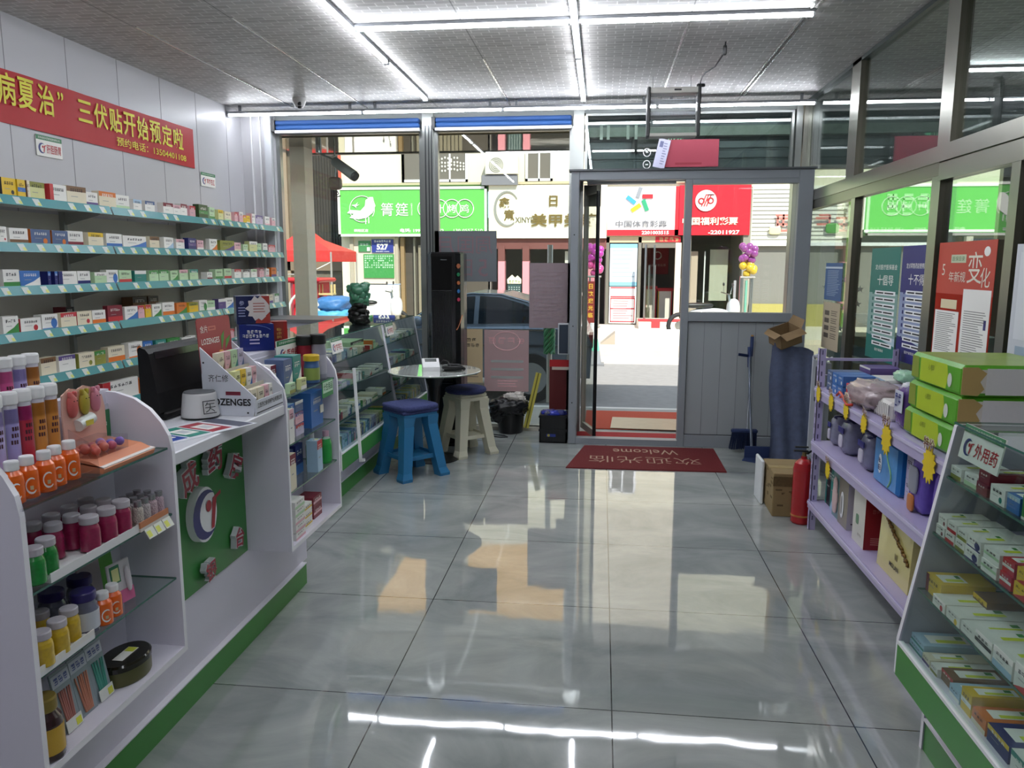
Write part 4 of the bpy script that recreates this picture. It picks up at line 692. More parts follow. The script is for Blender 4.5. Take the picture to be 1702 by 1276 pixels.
U2(3.0, -1.32, Z0, .07, .06, .15, 'r', 'm', 1, 'red box standing at the back left of the bottom board'); U2(3.12, -1.33, Z0, .08, .05, .11, 'd', 's', 1, 'black and slate box standing at the back of the bottom board')
t = thing('price_card', 'green framed price card hanging from the top glass shelf', 'price card', (-1.219, 3.235, .925)); b = MB(); b.box(0, .003, 0, .135, 0, .075, C('2f8a4a', .4)); b.box(.003, .0036, .006, .129, .02, .069, C('c9e6cc', .4)); b.text('计生用品', (.004, .0675, .046), (0, 1, 0), (0, 0, 1), .034, C('1f6a38', .4), width=.11, bold=.02); b.build('card', t)
# ================================================================ sloping glass display counters
CINT = C('a9a7b6', .5, name='grey_lavender_board')
def glass_counter(x, y, L, rot, lab, div=(), lets=None, grp='sloping glass display counters'):
    """local x runs into the cabinet from its front, local y along it"""
    t = thing('glass_counter', lab, 'display counter', (x, y, 0), rot, grp)
    SPR = [(.095, 0), (.095, .25), (0, .25), (0, .365), (.112, 1.045), (.12, 1.05), (.66, 1.05), (.66, 0)]
    for a in (0, L-.018): b = MB(); b.prism(SPR, 'y', a, a+.018, LEDGE, CINT); b.build('side_panel', t)
    b = MB(); b.box(.11, .655, .018, L-.018, .0, .25, LAV); b.box(.0, .65, .018, L-.018, .34, .355, LAV); b.box(.64, .655, .018, L-.018, .355, 1.03, CINT); bd_ = b.build('body', t)
    b = MB(); b.box(-.002, .012, .016, L-.016, .25, .352, GREEN); b.box(.10, .112, .018, L-.018, 0, .10, GREEN); b.build('green_strip', bd_)
    b = MB(); b.box(-.003, .014, .016, L-.016, .352, .362, C('f2f2f4', .3)); b.box(.094, .112, .018, L-.018, .10, .108, LEDGE); b.build('white_trim', bd_)
    for z, f in ((.54, .04), (.72, .07), (.895, .095)): b = MB(); b.box(f, .64, .02, L-.02, z-.007, z, GSHELF, mats=[GEDGE, GEDGE, GEDGE, GEDGE, GSHELF, GSHELF]); b.build('glass_shelf', t)
    b = MB(); b.box(.112, .66, 0, L, 1.05, 1.056, GSHELF, mats=[GEDGE, GEDGE, GEDGE, GEDGE, GSHELF, GSHELF]); b.build('glass_top', t)
    b = MB(); b.prism([(.004, .362), (.008, .362), (.116, 1.045), (.112, 1.045)], 'y', .02, L-.02, GSHELF); b.build('front_glass', t)
    for d in div: b = MB(); b.prism([(.006, .365), (.112, 1.045), (.13, 1.045), (.13, .9), (.04, .365)], 'y', d-.01, d+.01, LEDGE, CINT); b.build('divider', t)
    return t
glass_counter(.94, .92, 1.46, 0, 'sloping glass display counter with green band on the right, nearest the camera', (.72,))
glass_counter(-1.57, 5.79, 1.34, PI, 'sloping glass display counter on the left, just past the far display unit')
glass_counter(-1.57, 6.83, 1.03, PI, 'sloping glass display counter on the left, beside the shop window')
M = Matrix.Translation((1.05, 2.335, .962)) @ Matrix.Rotation(-PI/2, 4, 'Z') @ Matrix.Rotation(-.16, 4, 'X'); dept_card('white plastic sign card reading with red characters on the near right counter', M, .225, .10, '外用药')
M = Matrix.Translation((-1.66, 4.62, .955)) @ Matrix.Rotation(PI/2, 4, 'Z') @ Matrix.Rotation(-.16, 4, 'X'); dept_card('small white sign card on the first left glass counter, with red writing', M, .20, .095, None)
M = Matrix.Translation((-1.66, 5.86, .955)) @ Matrix.Rotation(PI/2, 4, 'Z') @ Matrix.Rotation(-.16, 4, 'X'); dept_card('small white sign card on the second left glass counter, near the window', M, .20, .095, None)
LV = {'t': (.895, 'top shelf'), 'm': (.72, 'second shelf'), 'l': (.54, 'third shelf'), 'b': (.356, 'base board')}
def rc_(lv, y, xo, w_, d_, h_, a, k_, s_, nm, st=1, tag_=True, rot=0):
    z, sn = LV[lv]; f = {'t': .095, 'm': .07, 'l': .04, 'b': .03}[lv]
    for i in range(st):
        pos = '' if st == 1 else ', '+('lower', 'upper')[i]+' one'
        med(.94+f+xo+.004*i, y, z+i*(h_+.001)+.0005, w_, d_, h_, a, k_, s_, f'{nm}, {sn} of right counter{pos}', f'boxes on the {sn} of the near right counter', rot=PI+rot, tag_=tag_ and i == st-1)
rc_('t', 2.325, .01, .065, .14, .035, 'w', 'v', 0, 'white box beside the end panel'); rc_('t', 2.245, .015, .075, .14, .035, 'w', 'g', 0, 'white box under the sign card')
rc_('t', 2.165, .008, .06, .24, .032, 'm', 'm', 6, 'maroon flat box', 2); rc_('t', 2.085, .01, .075, .15, .045, 'w', 't', 5, 'white box with teal dot next to the maroon boxes'); rc_('t', 2.01, .012, .06, .12, .045, 'b', 'l', 1, 'blue box')
rc_('t', 1.93, .01, .07, .15, .06, 'G', 'w', 4, 'green box'); rc_('t', 1.85, .01, .07, .15, .05, 'c', 'G', 0, 'cream and green box'); rc_('t', 1.76, .01, .075, .15, .05, 'w', 'b', 1, 'white and blue box near the frame edge')
rc_('t', 2.21, .20, .16, .15, .03, 'g', 'v', 1, 'pale green box at the back behind the sign card'); rc_('t', 2.0, .20, .16, .16, .04, 'r', 'm', 1, 'dark red box at the back'); rc_('t', 1.82, .22, .13, .14, .05, 't', 'w', 1, 'teal box at the back')
rc_('m', 2.325, .006, .055, .12, .03, 'w', 'm', 5, 'small white box with maroon mark', 2); rc_('m', 2.262, .006, .055, .13, .03, 'w', 'r', 0, 'small white box with red edge', 2); rc_('m', 2.198, .006, .055, .13, .03, 'w', 'v', 0, 'small white box with olive edge', 2)
rc_('m', 2.125, .004, .075, .14, .032, 'w', 'n', 4, 'white box with navy arc', 2); rc_('m', 2.03, .004, .08, .13, .033, 'w', 'g', 6, 'white box with pale green stripe', 2); rc_('m', 1.95, .006, .055, .12, .035, 'r', 'w', 6, 'red box', 2); rc_('m', 1.88, .006, .06, .13, .036, 'y', 'r', 3, 'yellow box', 2); rc_('m', 1.80, .006, .07, .13, .04, 'w', 'b', 0, 'white and blue box', 2); rc_('m', 1.72, .006, .07, .13, .04, 'k', 'r', 1, 'pink box', 1)
rc_('m', 2.20, .16, .20, .15, .03, 'q', 'w', 6, 'grey lilac box at the back'); rc_('m', 2.0, .17, .14, .14, .05, 'n', 'b', 1, 'navy box at the back'); rc_('m', 1.84, .17, .14, .14, .06, 'm', 'd', 1, 'maroon box at the back')
rc_('l', 2.30, .02, .10, .15, .055, 'y', 'm', 2, 'golden yellow carton by the end panel', 1); rc_('l', 2.19, .10, .08, .14, .05, 'a', 'y', 1, 'brown carton behind the yellow one', 1, False)
for i in range(3): rc_('l', 2.21-.085*i, .0+.002*i, .08, .26, .03, 'w', ('r', 'y', 'w')[i], 5, f'flat white pack with red loop, {("left", "middle", "right")[i]} of three overlapping')
rc_('l', 1.955, .002, .085, .20, .045, 'w', 'd', 6, 'white box with dark panel'); rc_('l', 1.86, .002, .09, .16, .05, 'w', 'l', 0, 'white and light blue box with red swirl'); rc_('l', 1.76, .002, .09, .16, .06, 'w', 'r', 3, 'white box with red corner'); rc_('l', 1.66, .002, .09, .16, .06, 'w', 'd', 2, 'white and black box')
rc_('b', 2.31, .0, .09, .26, .02, 'l', 't', 0, 'flat light blue pack', 2); rc_('b', 2.235, .0, .05, .2, .024, 'c', 'p', 0, 'thin cream box by the green band', 1); rc_('b', 2.18, .0, .045, .2, .024, 'w', 'v', 0, 'thin white and olive box', 1); rc_('b', 2.12, .01, .07, .24, .034, 'a', 'r', 1, 'brown and red box', 1); rc_('b', 2.05, .0, .06, .2, .03, 'l', 'w', 0, 'light blue and white box')
rc_('b', 1.985, .0, .055, .22, .06, 'y', 'w', 6, 'yellow box standing on its side'); rc_('b', 1.915, .0, .07, .24, .04, 'o', 'c', 0, 'orange and cream box', 1); rc_('b', 1.82, .0, .10, .24, .045, 'n', 'y', 1, 'navy box with yellow top'); rc_('b', 1.70, .0, .12, .24, .05, 'w', 't', 1, 'large white and teal box near the frame edge'); rc_('b', 1.56, .0, .12, .24, .05, 'w', 'b', 1, 'large white box below the frame edge')
rc_('b', 2.16, .26, .2, .15, .04, 'b', 'n', 0, 'blue box at the back'); rc_('b', 1.95, .27, .16, .15, .05, 'g', 'w', 0, 'pale green box at the back')
# goods in the two left counters
r = random.Random(11)
for lv, (z, sn) in LV.items():
    f = {'t': .095, 'm': .07, 'l': .04, 'b': .03}[lv]
    for cn, ya, yb, cl in ((0, 4.52, 5.72, 'first'), (1, 5.86, 6.78, 'second')):
        y = ya; i = 0
        while y < yb-.05:
            w_ = r.choice((.06, .08, .10, .13)) if lv != 'b' else r.choice((.035, .045, .05)); h_ = r.choice((.03, .045, .06)) if lv != 'b' else .08
            a = r.choice('wwwcgGlqtw' if lv != 'b' else 'ecylwqsv'); k_ = r.choice('rGbtmopn')
            if r.random() < .9 and i < 24:
                i += 1; med(-1.57-f-.012, y+w_/2, z+.0005, w_-.004, .13, h_, a, k_, r.randrange(7), f'{PAL[a][1]} box, {ORD[i-1]} from near end, {sn} of {cl} left glass counter', f'boxes in the {cl} left glass counter', tag_=r.random() < .5)
            y += w_+r.choice((.004, .01, .05) if lv != 'b' else (.003, .003))
# blood pressure boxes seen big in the first left counter
med(-1.74, 5.35, .8955, .30, .2, .075, 'g', 'd', 1, 'wide grey green carton with black lid on the top shelf of the first left counter', 'boxes in the first left glass counter')
b = MB(); b.box(-.01, .01, -.004, .004, 0, .60, WHITE, .002); b.box(-.006, .03, -.004, .0, .0, .02, WHITE); b.build('white_strip', M=Matrix.Translation((-1.50, 4.62, .27)) @ Matrix.Rotation(-.16, 4, 'X') @ Matrix.Rotation(-.10, 4, 'Y'), label='loose white plastic strip leaning against the first left glass counter', cat='strip')
# counter under the window, jade ornament
t = thing('window_counter', 'grey topped low counter along the left shop window', 'counter', (-2.95, 6.30, 0)); b = MB(); b.box(0, .70, .02, .5, 0, 1.02, LAV); b.build('body', t); b = MB(); b.box(0, .72, 0, .53, 1.02, 1.045, C('87878a', .35)); b.build('top_board', t)
t = thing('jade_ornament', 'green carved cabbage ornament on a black base on the glass counter', 'ornament', (-1.86, 5.78, 1.057), .3)
b = MB(); r = random.Random(4); BKW = C('0c0a09', .35)
for k in range(16): a = k*2.4; b.sup((.045*math.cos(a)*(1 if k < 12 else .5), .04*math.sin(a), .02+.0085*k), (.042, .04, .022), BKW, .8, 10, 7, .4, k)
b.sup((0, 0, .05), (.07, .06, .055), BKW, .7, nz=.4); b.build('carved_base', t)
b = MB(); JG = C('3f7d5e', .3, coat=.4)
for k in range(22): a = k*2.4; q = .03+.03*r.random(); b.sup((q*math.cos(a)+.005, q*math.sin(a), .165+.006*k), (.038, .03, .03), JG, .7, 11, 8, .5, k*3)
b.sup((0, 0, .20), (.065, .055, .075), JG, .8, nz=.4); b.build('leaves', t)
# ================================================================ round table, stools, column air conditioner
t = thing('round_table', 'round glass topped table on a black tulip foot', 'table', (-1.275, 5.80, 0))
b = MB(); b.lathe([(.355, .690), (.362, .695), (.362, .700), (.357, .704), (0, .704)], [C('7c8a80', .1)]*2+[C('d6dad6', .05, coat=1)]*3, n=56); b.build('table_top', t)
b = MB(); b.lathe([(.19, 0), (.19, .008), (.15, .016), (.07, .04), (.035, .09), (.025, .20), (.03, .40), (.05, .58), (.085, .672), (.09, .689)], C('131416', .3), n=36); b.build('tulip_foot', t)
t = thing('blood_pressure_monitor', 'white blood pressure monitor with black hose on the round table', 'monitor', (-1.30, 5.79, .704), .3)
b = MB(); b.prism([(-.06, 0), (.06, 0), (.062, .03), (-.045, .085), (-.06, .085)], 'x', -.065, .065, WHITE); b.build('case', t)
b = MB(); b.M = Matrix.Rotation(0, 4, 'X'); b.quad([(-.045, -.042, .0844), (.045, -.042, .0844), (.045, .03, .0456), (-.045, .03, .0456)], C('3c4240', .2)); bb = b.build('screen', t); t.rotation_euler = (0, 0, PI+.3)
for ch in t.children: pass
b = MB(); b.tube([(-.06, -.03, .03), (-.10, -.03, .075), (-.13, .02, .07), (-.15, .09, .02), (-.17, .11, .01), (-.22, .10, .012)], .0045, DARK, 6); b.build('hose', t)
t = thing('pressure_cuff', 'coiled black blood pressure cuff on the round table', 'cuff', (-1.12, 5.76, .704)); b = MB(); b.tube([(.085*math.cos(k*PI/9)*(1-.012*k), .055*math.sin(k*PI/9)*(1-.012*k), .018+.001*k) for k in range(26)], [.014]*26, C('0f0f11', .5), 8); b.sup((.0, 0, .012), (.07, .045, .012), C('0f0f11', .5), .6); b.build('cuff_band', t)
def stool(x, y, rot, c, cc, lab, h=.50, w_=.15, name='plastic_stool'):
    t = thing(name, lab, 'stool', (x, y, 0), rot, None); m = C(c, .35)
    b = MB(); b.box(-w_, w_, -w_, w_, h-.035, h, m, .012); b.box(-w_-.006, w_+.006, -w_-.006, w_+.006, h-.06, h-.03, m, .006); b.build('seat', t)
    for sx in (-1, 1):
        for sy in (-1, 1):
            b = MB(); top = (sx*(w_-.035), sy*(w_-.035)); bot = (sx*(w_+.025), sy*(w_+.025)); V = []
            for (cx, cy), z, q in ((bot, 0, .040), (bot, .02, .042), ((top[0]*.2+bot[0]*.8, top[1]*.2+bot[1]*.8), .06, .036), (top, h-.12, .040), (top, h-.05, .046)): V += [(cx-q, cy-q, z), (cx+q, cy-q, z), (cx+q, cy+q, z), (cx-q, cy+q, z)]
            F = [(k*4+i, k*4+(i+1) % 4, k*4+4+(i+1) % 4, k*4+4+i) for k in range(4) for i in range(4)]+[(0, 1, 2, 3), (16, 17, 18, 19)]; b.add(V, F, m); b.build('leg', t)
    b = MB(); k = w_+.006
    for a in range(4): 
        b.M = Matrix.Rotation(a*PI/2, 4, 'Z'); b.prism([(-w_+.02, .135), (w_-.02, .135), (w_-.02, .165), (-w_+.02, .165)], 'y', k-.006, k+.004, m)
    b.M = None; b.box(-w_, w_, -w_, w_, .138, .146, m); b.build('stretcher', t); b = MB()
    for a in range(4): b.M = Matrix.Rotation(a*PI/2, 4, 'Z'); b.prism([(-k, h-.05), (k, h-.05), (k-.03, h-.09), (k-.06, h-.125), (k-.07, h-.06), (-k+.07, h-.06), (-k+.06, h-.125), (-k+.03, h-.09)], 'y', w_-.006, w_+.004, m)
    b.build('apron', t)
    b = MB(); cm = C(cc, .95, bump=.6, bscale=60, var=.35)
    return t, cm
t, cm = stool(-1.355, 5.34, .82, '2a6f9c', '3a4270', 'blue plastic stool with square dark blue knitted cushion cover', .50, .135)
b = MB(); b.sup((0, 0, .508), (.163, .163, .022), cm, .35, 28, 10, .05, 3, 9); b.box(-.153, .153, -.153, .153, .465, .50, cm, .02); b.build('seat_cover', t)
t, cm = stool(-1.07, 6.03, .75, 'c9c6b0', '2e3560', 'cream plastic stool with round navy knitted cushion beside the table', .50, .125)
b = MB(); b.lathe([(.0, .495), (.155, .498), (.168, .515), (.16, .535), (.12, .545), (.09, .538), (0, .535)], cm, n=32); b.build('seat_cushion', t)
t = thing('column_air_conditioner', 'tall black column air conditioner with coloured round icons', 'air conditioner', (-1.285, 6.36, 0)); BKG = C('0b0b0d', .22, coat=.4)
b = MB(); pf = [(-.15, -.02), (-.135, -.09), (-.10, -.135), (.10, -.135), (.135, -.09), (.15, -.02), (.15, .12), (-.15, .12)]; b.prism(pf, 'z', .02, 1.60, BKG); b.prism([(x*.96, y*.96) for x, y in pf], 'z', 1.60, 1.612, C('1c1c1e', .3)); b.prism([(x*1.08, y*1.08) for x, y in pf], 'z', 0, .03, BKG); b.build('cabinet', t)
b = MB(); b.box(-.093, .07, -.139, -.135, 1.30, 1.575, C('050506', .15)); b.box(-.093, .07, -.140, -.135, 1.30, 1.304, C('57595c', .3, .6)); b.box(-.02, .03, -.1405, -.139, 1.548, 1.553, C('6b6e72', .4))
for k in range(16): b.box(-.09+k*.0101, -.085+k*.0101, -.141, -.135, .55, 1.29, C('1a1a1c', .3))
b.box(-.093, .07, -.14, -.135, .53, .534, C('44464a', .3, .6)); b.build('air_grille', t)
b = MB()
for k, c_ in enumerate(('b06a4a', '2f8a5a', 'b5693c', '3a7ab8', 'c23a5c')): b.M = Matrix.Translation((.123, -.119, 1.50-k*.068)) @ Matrix.Rotation(.93, 4, 'Z'); b.lathe([(.016 if k else .020, 0), (.016 if k else .020, .002)], C(c_, .4), n=16); b.v[-32:] = [tuple(b.M @ Vector((v[0], -v[2], v[1]))) for v in [tuple(b.M.inverted() @ Vector(q)) for q in b.v[-32:]]]
b.M = None; b.tube([(.108, -.133, .98), (.120, -.124, 1.0), (.134, -.11, 1.04), (.146, -.08, 1.10)], .004, C('c0714a', .35), 5); b.build('icon_stickers', t)
b = MB(); b.box(-.157, -.152, -.02, .05, .9, 1.5, C('8d8d90', .2, .8)); b.box(-.101, -.097, -.139, -.134, .05, 1.57, C('6c6d70', .25, .8)); b.box(.098, .101, -.138, -.132, .05, 1.57, C('3a3a3c', .25, .8)); b.build('edge_trim', t)
# waste bin with bag
t = thing('waste_bin', 'black waste bin lined with a crumpled black bag full of white paper', 'bin', (-.80, 6.84, 0)); b = MB(); b.lathe([(.105, 0), (.11, .005), (.13, .22), (.12, .22)], C('101012', .35), n=26); b.build('bin_body', t)
b = MB(); b.sup((-.015, 0, .235), (.175, .15, .09), C('1a1b1e', .22, bump=1, bscale=30), .85, 40, 22, .35, 2, 5); b.sup((-.10, -.03, .18), (.09, .1, .09), C('1a1b1e', .22, bump=1, bscale=30), .85, 24, 16, .4, 6, 5); b.build('bin_liner', t)
b = MB()
for k in range(9): a = k*2.4; b.sup((.03+.07*math.cos(a)*.9, .05*math.sin(a), .30+.012*(k % 4)), (.045, .035, .03), C('cfc8c2', .8, bump=1, bscale=40), .7, 12, 8, .8, k, 3)
b.build('waste_paper', t)['kind'] = 'stuff'
t = thing('plastic_crate', 'black plastic crate holding blue bags beside the porch frame', 'crate', (-.385, 6.56, 0)); CK = C('0e1013', .4)
b = MB(); 
for x0, x1, y0, y1 in ((-.12, -.11, -.12, .12), (.105, .115, -.12, .12), (-.12, .115, -.12, -.11), (-.12, .115, .11, .12)): b.box(x0, x1, y0, y1, 0, .24, CK)
b.box(-.12, .115, -.12, .12, 0, .01, CK); b.box(-.126, .121, -.126, -.12, .10, .12, CK); b.box(-.126, .121, -.126, .126, .22, .235, CK)
for k in range(9): b.box(-.11+k*.025, -.10+k*.025, -.124, -.12, .01, .22, CK)
b.box(-.12, .115, -.11, .11, .0, .18, C('14151a', .5)); b.build('crate_body', t)
b = MB(); 
for k in range(8): a = k*2.4; b.sup((.06*math.cos(a), .06*math.sin(a), .225+.008*(k % 3)), (.05, .04, .03), C(('1f2b8c', '1a2370', '2a37a8', '565a70')[k % 4], .3, bump=.8, bscale=30), .7, 12, 8, .7, k, 3)
b.build('blue_bags', t)['kind'] = 'stuff'
b = MB(); b.box(-.06, .02, -.1255, -.124, .055, .08, C('2a3a8a', .4)); b.cyl((-.04, -.125, .068), (-.04, -.1275, .068), .012, .012, C('b0a44a', .4), 10); b.build('crate_print', t)
b = MB(); b.tube([(-.95+.0, 6.62, .006), (-.86, 6.58, .006), (-.80, 6.60, .006), (-.83, 6.66, .006), (-.92, 6.68, .006), (-.98, 6.72, .006), (-1.05, 6.75, .006), (-1.13, 6.68, .006)], .005, DARK, 6); b.build('extension_cable', label='black power cord curled on the floor behind the cream stool', cat='cord')
# ================================================================ broom corner
t = thing('broom', 'blue broom leaning on the grey panel, standing in the dustpan', 'broom', (1.225, 6.27, 0))
BL = C('27365e', .45); b = MB(); b.tube([(-.02, .05, .18), (-.008, .10, .55), (.0, .14, .94)], .009, C('8a8f96', .35, .5), 8); b.build('handle', t); b = MB(); b.tube([(-.004, .125, .78), (.0, .14, .94)], .014, BL, 8); b.sup((0, .141, .945), (.010, .01, .008), C('b3874a', .4)); b.build('grip', t)
b = MB(); b.box(-.15, .06, .015, .06, .16, .195, BL, .01); hd_ = b.build('head', t); b = MB()
r = random.Random(3)
for k in range(70): x = -.14+.19*(k % 35)/34; b.tube([(x, .03+.012*(k//35), .165), (x*1.12-.005, .015+r.uniform(-.02, .03), .03)], .0035, BL, 4)
b.build('bristles', hd_)
t = thing('dustpan', 'dark blue dustpan with long pole and side grip behind the broom', 'dustpan', (1.25, 6.10, 0))
b = MB(); b.prism([(-.10, .0), (.17, .02), (.12, -.14), (.02, -.18), (-.13, -.08)], 'z', 0, .008, BL); b.box(-.10, .12, .0, .012, 0, .10, BL, .004); b.build('pan', t)
b = MB(); b.tube([(-.045, .01, .09), (-.052, .14, .45), (-.055, .25, .85)], .010, C('6b7280', .35, .5), 8); b.build('pole', t); b = MB(); b.tube([(-.14, .245, .80), (-.06, .235, .79)], .012, BL, 8); b.tube([(-.055, .22, .70), (-.055, .25, .86)], .014, BL, 8); b.build('side_grip', t)
t = thing('covered_panel', 'tall board wrapped in slate blue cloth leaning beside the porch', 'board', (1.30, 6.0, 0), 0)
b = MB(); V = []; n, m_ = 16, 14
for j in range(m_+1):
    for i in range(n+1):
        u, v = i/n, j/m_; x = .30*u+.02*(1-v)+.012*math.sin(v*7+u*3)*(1-u); V.append((x+.0*v, -.02+.05*math.sin(u*2.0)-.035*u+.015*math.sin(u*14+v*2.5)*(.4+.6*(1-v)), .93*v*(1-.07*u*u)+.01*math.sin(u*9)*v))
F = [(j*(n+1)+i, j*(n+1)+i+1, (j+1)*(n+1)+i+1, (j+1)*(n+1)+i) for j in range(m_) for i in range(n)]
CL = C('5b6480', .8, bump=.3, bscale=25, var=.3); b.add(V, F, CL, True); b.add([(x, y+.045, z) for x, y, z in V], F, CL, True); e = [m_*(n+1)+i for i in range(n+1)]; o_ = len(V)
for i in range(n): b.quad([V[e[i]], V[e[i+1]], (V[e[i+1]][0], V[e[i+1]][1]+.045, V[e[i+1]][2]), (V[e[i]][0], V[e[i]][1]+.045, V[e[i]][2])], CL)
b.build('cloth_cover', t)
t = thing('cardboard_box', 'small open cardboard carton perched on top of the wrapped board', 'box', (1.40, 6.03, .93), .35, None, None, .25, -.3); CB = C('8c7352', .8, var=.15, bscale=15); CBD = C('6b5438', .85)
b = MB(); 
for q in ((-.09, -.085, -.08, .08), (.085, .09, -.08, .08)): b.box(q[0], q[1], q[2], q[3], 0, .12, CB)
b.box(-.09, .09, -.08, -.075, 0, .12, CB); b.box(-.09, .09, .075, .08, 0, .12, CB); b.box(-.09, .09, -.08, .08, 0, .005, CBD); b.build('box_body', t)
b = MB(); b.quad([(-.09, -.08, .12), (.09, -.08, .12), (.10, -.13, .09), (-.08, -.14, .09)], CB); b.quad([(.09, -.08, .12), (.09, .08, .12), (.13, .07, .17), (.13, -.07, .17)], CB); b.quad([(-.09, -.08, .12), (-.09, .08, .12), (-.135, .07, .10), (-.135, -.07, .10)], CB); b.build('flap', t)
t = thing('folded_cart', 'white tubular cart frame standing behind the wrapped board', 'cart', (1.55, 5.5, 0)); b = MB(); WM_ = C('b9bdc6', .4)
for y in (0, .28): b.tube([(.0, y, .02), (0, y, .86), (.05, y, .88)], .012, WM_, 7)
for z in (.12, .5, .86): b.tube([(0, 0, z), (0, .28, z)], .010, WM_, 6)
b.build('frame', t); b = MB(); b.box(-.012, .05, .02, .26, .14, .84, C('9fa3a8', .5)); b.box(-.016, -.012, .05, .16, .55, .80, DARK); b.build('panels', t)
t = thing('shipping_carton', 'scuffed brown carton with torn tape on the floor beside the extinguisher', 'box', (1.165, 4.86, 0), -.03)
b = MB(); b.box(-.10, .14, -.20, .17, 0, .27, C('8f7a54', .8, var=.25, bscale=10), .004); b.build('box_body', t); b = MB(); b.box(-.102, .142, -.07, -.01, .268, .272, C('b39d6a', .3)); b.box(-.1015, .05, -.202, -.20, .19, .25, C('5b4a2c', .8, var=.5, bscale=60)); r = random.Random(1)
for k in range(14): x = r.uniform(-.09, .1); z = r.uniform(.06, .25); b.box(x, x+r.uniform(.01, .04), -.2025, -.20, z, z+r.uniform(.004, .02), C('5d4c30', .85))
for k in range(12): y = r.uniform(-.19, .15); z = r.uniform(.06, .25); b.box(-.1025, -.10, y, y+r.uniform(.01, .05), z, z+r.uniform(.004, .02), C('695637', .85))
b.build('tape', t)
b = MB(); b.box(-.01, .01, -.10, .10, 0, .285, C('dfe2e4', .6), .006); b.build('foam_board', loc=(1.045, 5.0, 0), label='white foam board standing on edge beside the scuffed carton', cat='board')
t = thing('fire_extinguisher', 'red fire extinguisher standing by the end of the lavender rack', 'fire extinguisher', (1.205, 4.57, 0))
b = MB(); b.lathe([(.052, 0), (.058, .01), (.058, .33), (.05, .365), (.03, .385), (.018, .39), (.018, .405)], C('a8151c', .25, coat=.5), n=26); b.lathe([(.0586, .045), (.0586, .055)], C('c07a3a', .4), n=26); b.build('cylinder', t)
b = MB(); b.cyl((0, 0, .405), (0, 0, .43), .014, .012, C('8d7a55', .3, .8), 10); b.box(-.06, .02, -.008, .008, .432, .44, DARK); b.box(-.055, .02, -.008, .008, .455, .463, DARK); b.build('valve_lever', t)
b = MB(); b.tube([(.015, 0, .42), (.05, .01, .44), (.075, .02, .38), (.07, .02, .2), (.065, .02, .12)], .008, DARK, 7); b.build('hose', t)
# ================================================================ lavender goods rack
RK = C('b7aed2', .4, name='lavender_metal'); t = thing('goods_rack', 'lavender metal rack with three shelves of household goods along the partition', 'rack', (1.22, 2.62, 0)); RL = 1.86
for x, y in ((0, RL-.04), (.39, RL-.04), (0, 0), (.39, 0)):
    ph = 1.055 if y else .836; b = MB(); b.box(x, x+.035, y, y+.004, 0, ph, RK); b.box(x if x == 0 else x+.031, x+.004 if x == 0 else x+.035, y, y+.035, 0, ph, RK)
    for k in range(17 if y else 13): b.box(x+.012, x+.02, y-.0008, y, .06+k*.06, .085+k*.06, C('5d567a', .6)); b.box(x-.0008 if x == 0 else x+.035, x if x == 0 else x+.0358, y+.014, y+.022, .06+k*.06, .085+k*.06, C('5d567a', .6))
    b.build('post', t)
for z, hh in ((.835, .06), (.525, .06), (.17, .045)): b = MB(); b.box(.0, .42, .0, RL, z-.008, z, RK); b.box(-.004, .01, .0, RL, z-hh, z+.002, RK); b.box(-.008, -.003, .0, RL, z-.022, z-.008, C('cdc6e2', .35)); b.box(.41, .424, 0, RL, z-hh, z, RK); b.box(0, .42, RL-.012, RL, z-hh, z, RK); b.build('shelf', t)
b = MB(); b.box(.01, .42, RL-.02, RL-.005, .985, 1.0, RK); b.box(.01, .42, RL-.02, RL-.005, .90, .905, RK); b.build('end_rail', t)
for i, (y, z, big, ex) in enumerate(((4.37, .865, 0, 0), (4.13, .86, 0, 0), (3.88, .865, 0, 0), (3.60, .85, 0, .3), (3.33, .868, 1, 0), (2.90, .868, 1, 0), (4.11, .50, 0, 0))):
    t = thing('price_burst', 'yellow burst price tag on the lavender rack, '+('first from the door end', 'second from the door end', 'third from the door end, narrow', 'fourth from the door end, tilted', 'large one with brown characters', 'large one nearest the camera', 'small one above the bottom shelf')[i], 'price tag', (1.208, y, z), group='yellow burst price tags'); t.rotation_euler = (ex, 0, 0)
    s_ = .085 if big else .06; b = MB(); n = 26; pts = [((s_*.5 if k % 2 else s_*.68)*math.cos(k*2*PI/n)*1.0, (s_*.62 if k % 2 else s_*.85)*math.sin(k*2*PI/n)-s_*.9) for k in range(n)]; b.prism(pts, 'x', -.003, 0, C('e6c81f', .5)); b.build('burst', t)
    b = MB(); b.text('特价', (-.006, 0, .0), (0, -1, 0), (0, 0, 1), s_*.62, C('e9e2d5', .5), width=s_*1.2, bold=.09, ex=.0); b.text('特价', (-.0068, 0, .0), (0, -1, 0), (0, 0, 1), s_*.56, C('6b3a2a', .5), width=s_*1.12, bold=.01); b.build('lettering', t)
RT, RM, RB_ = .836, .526, .171
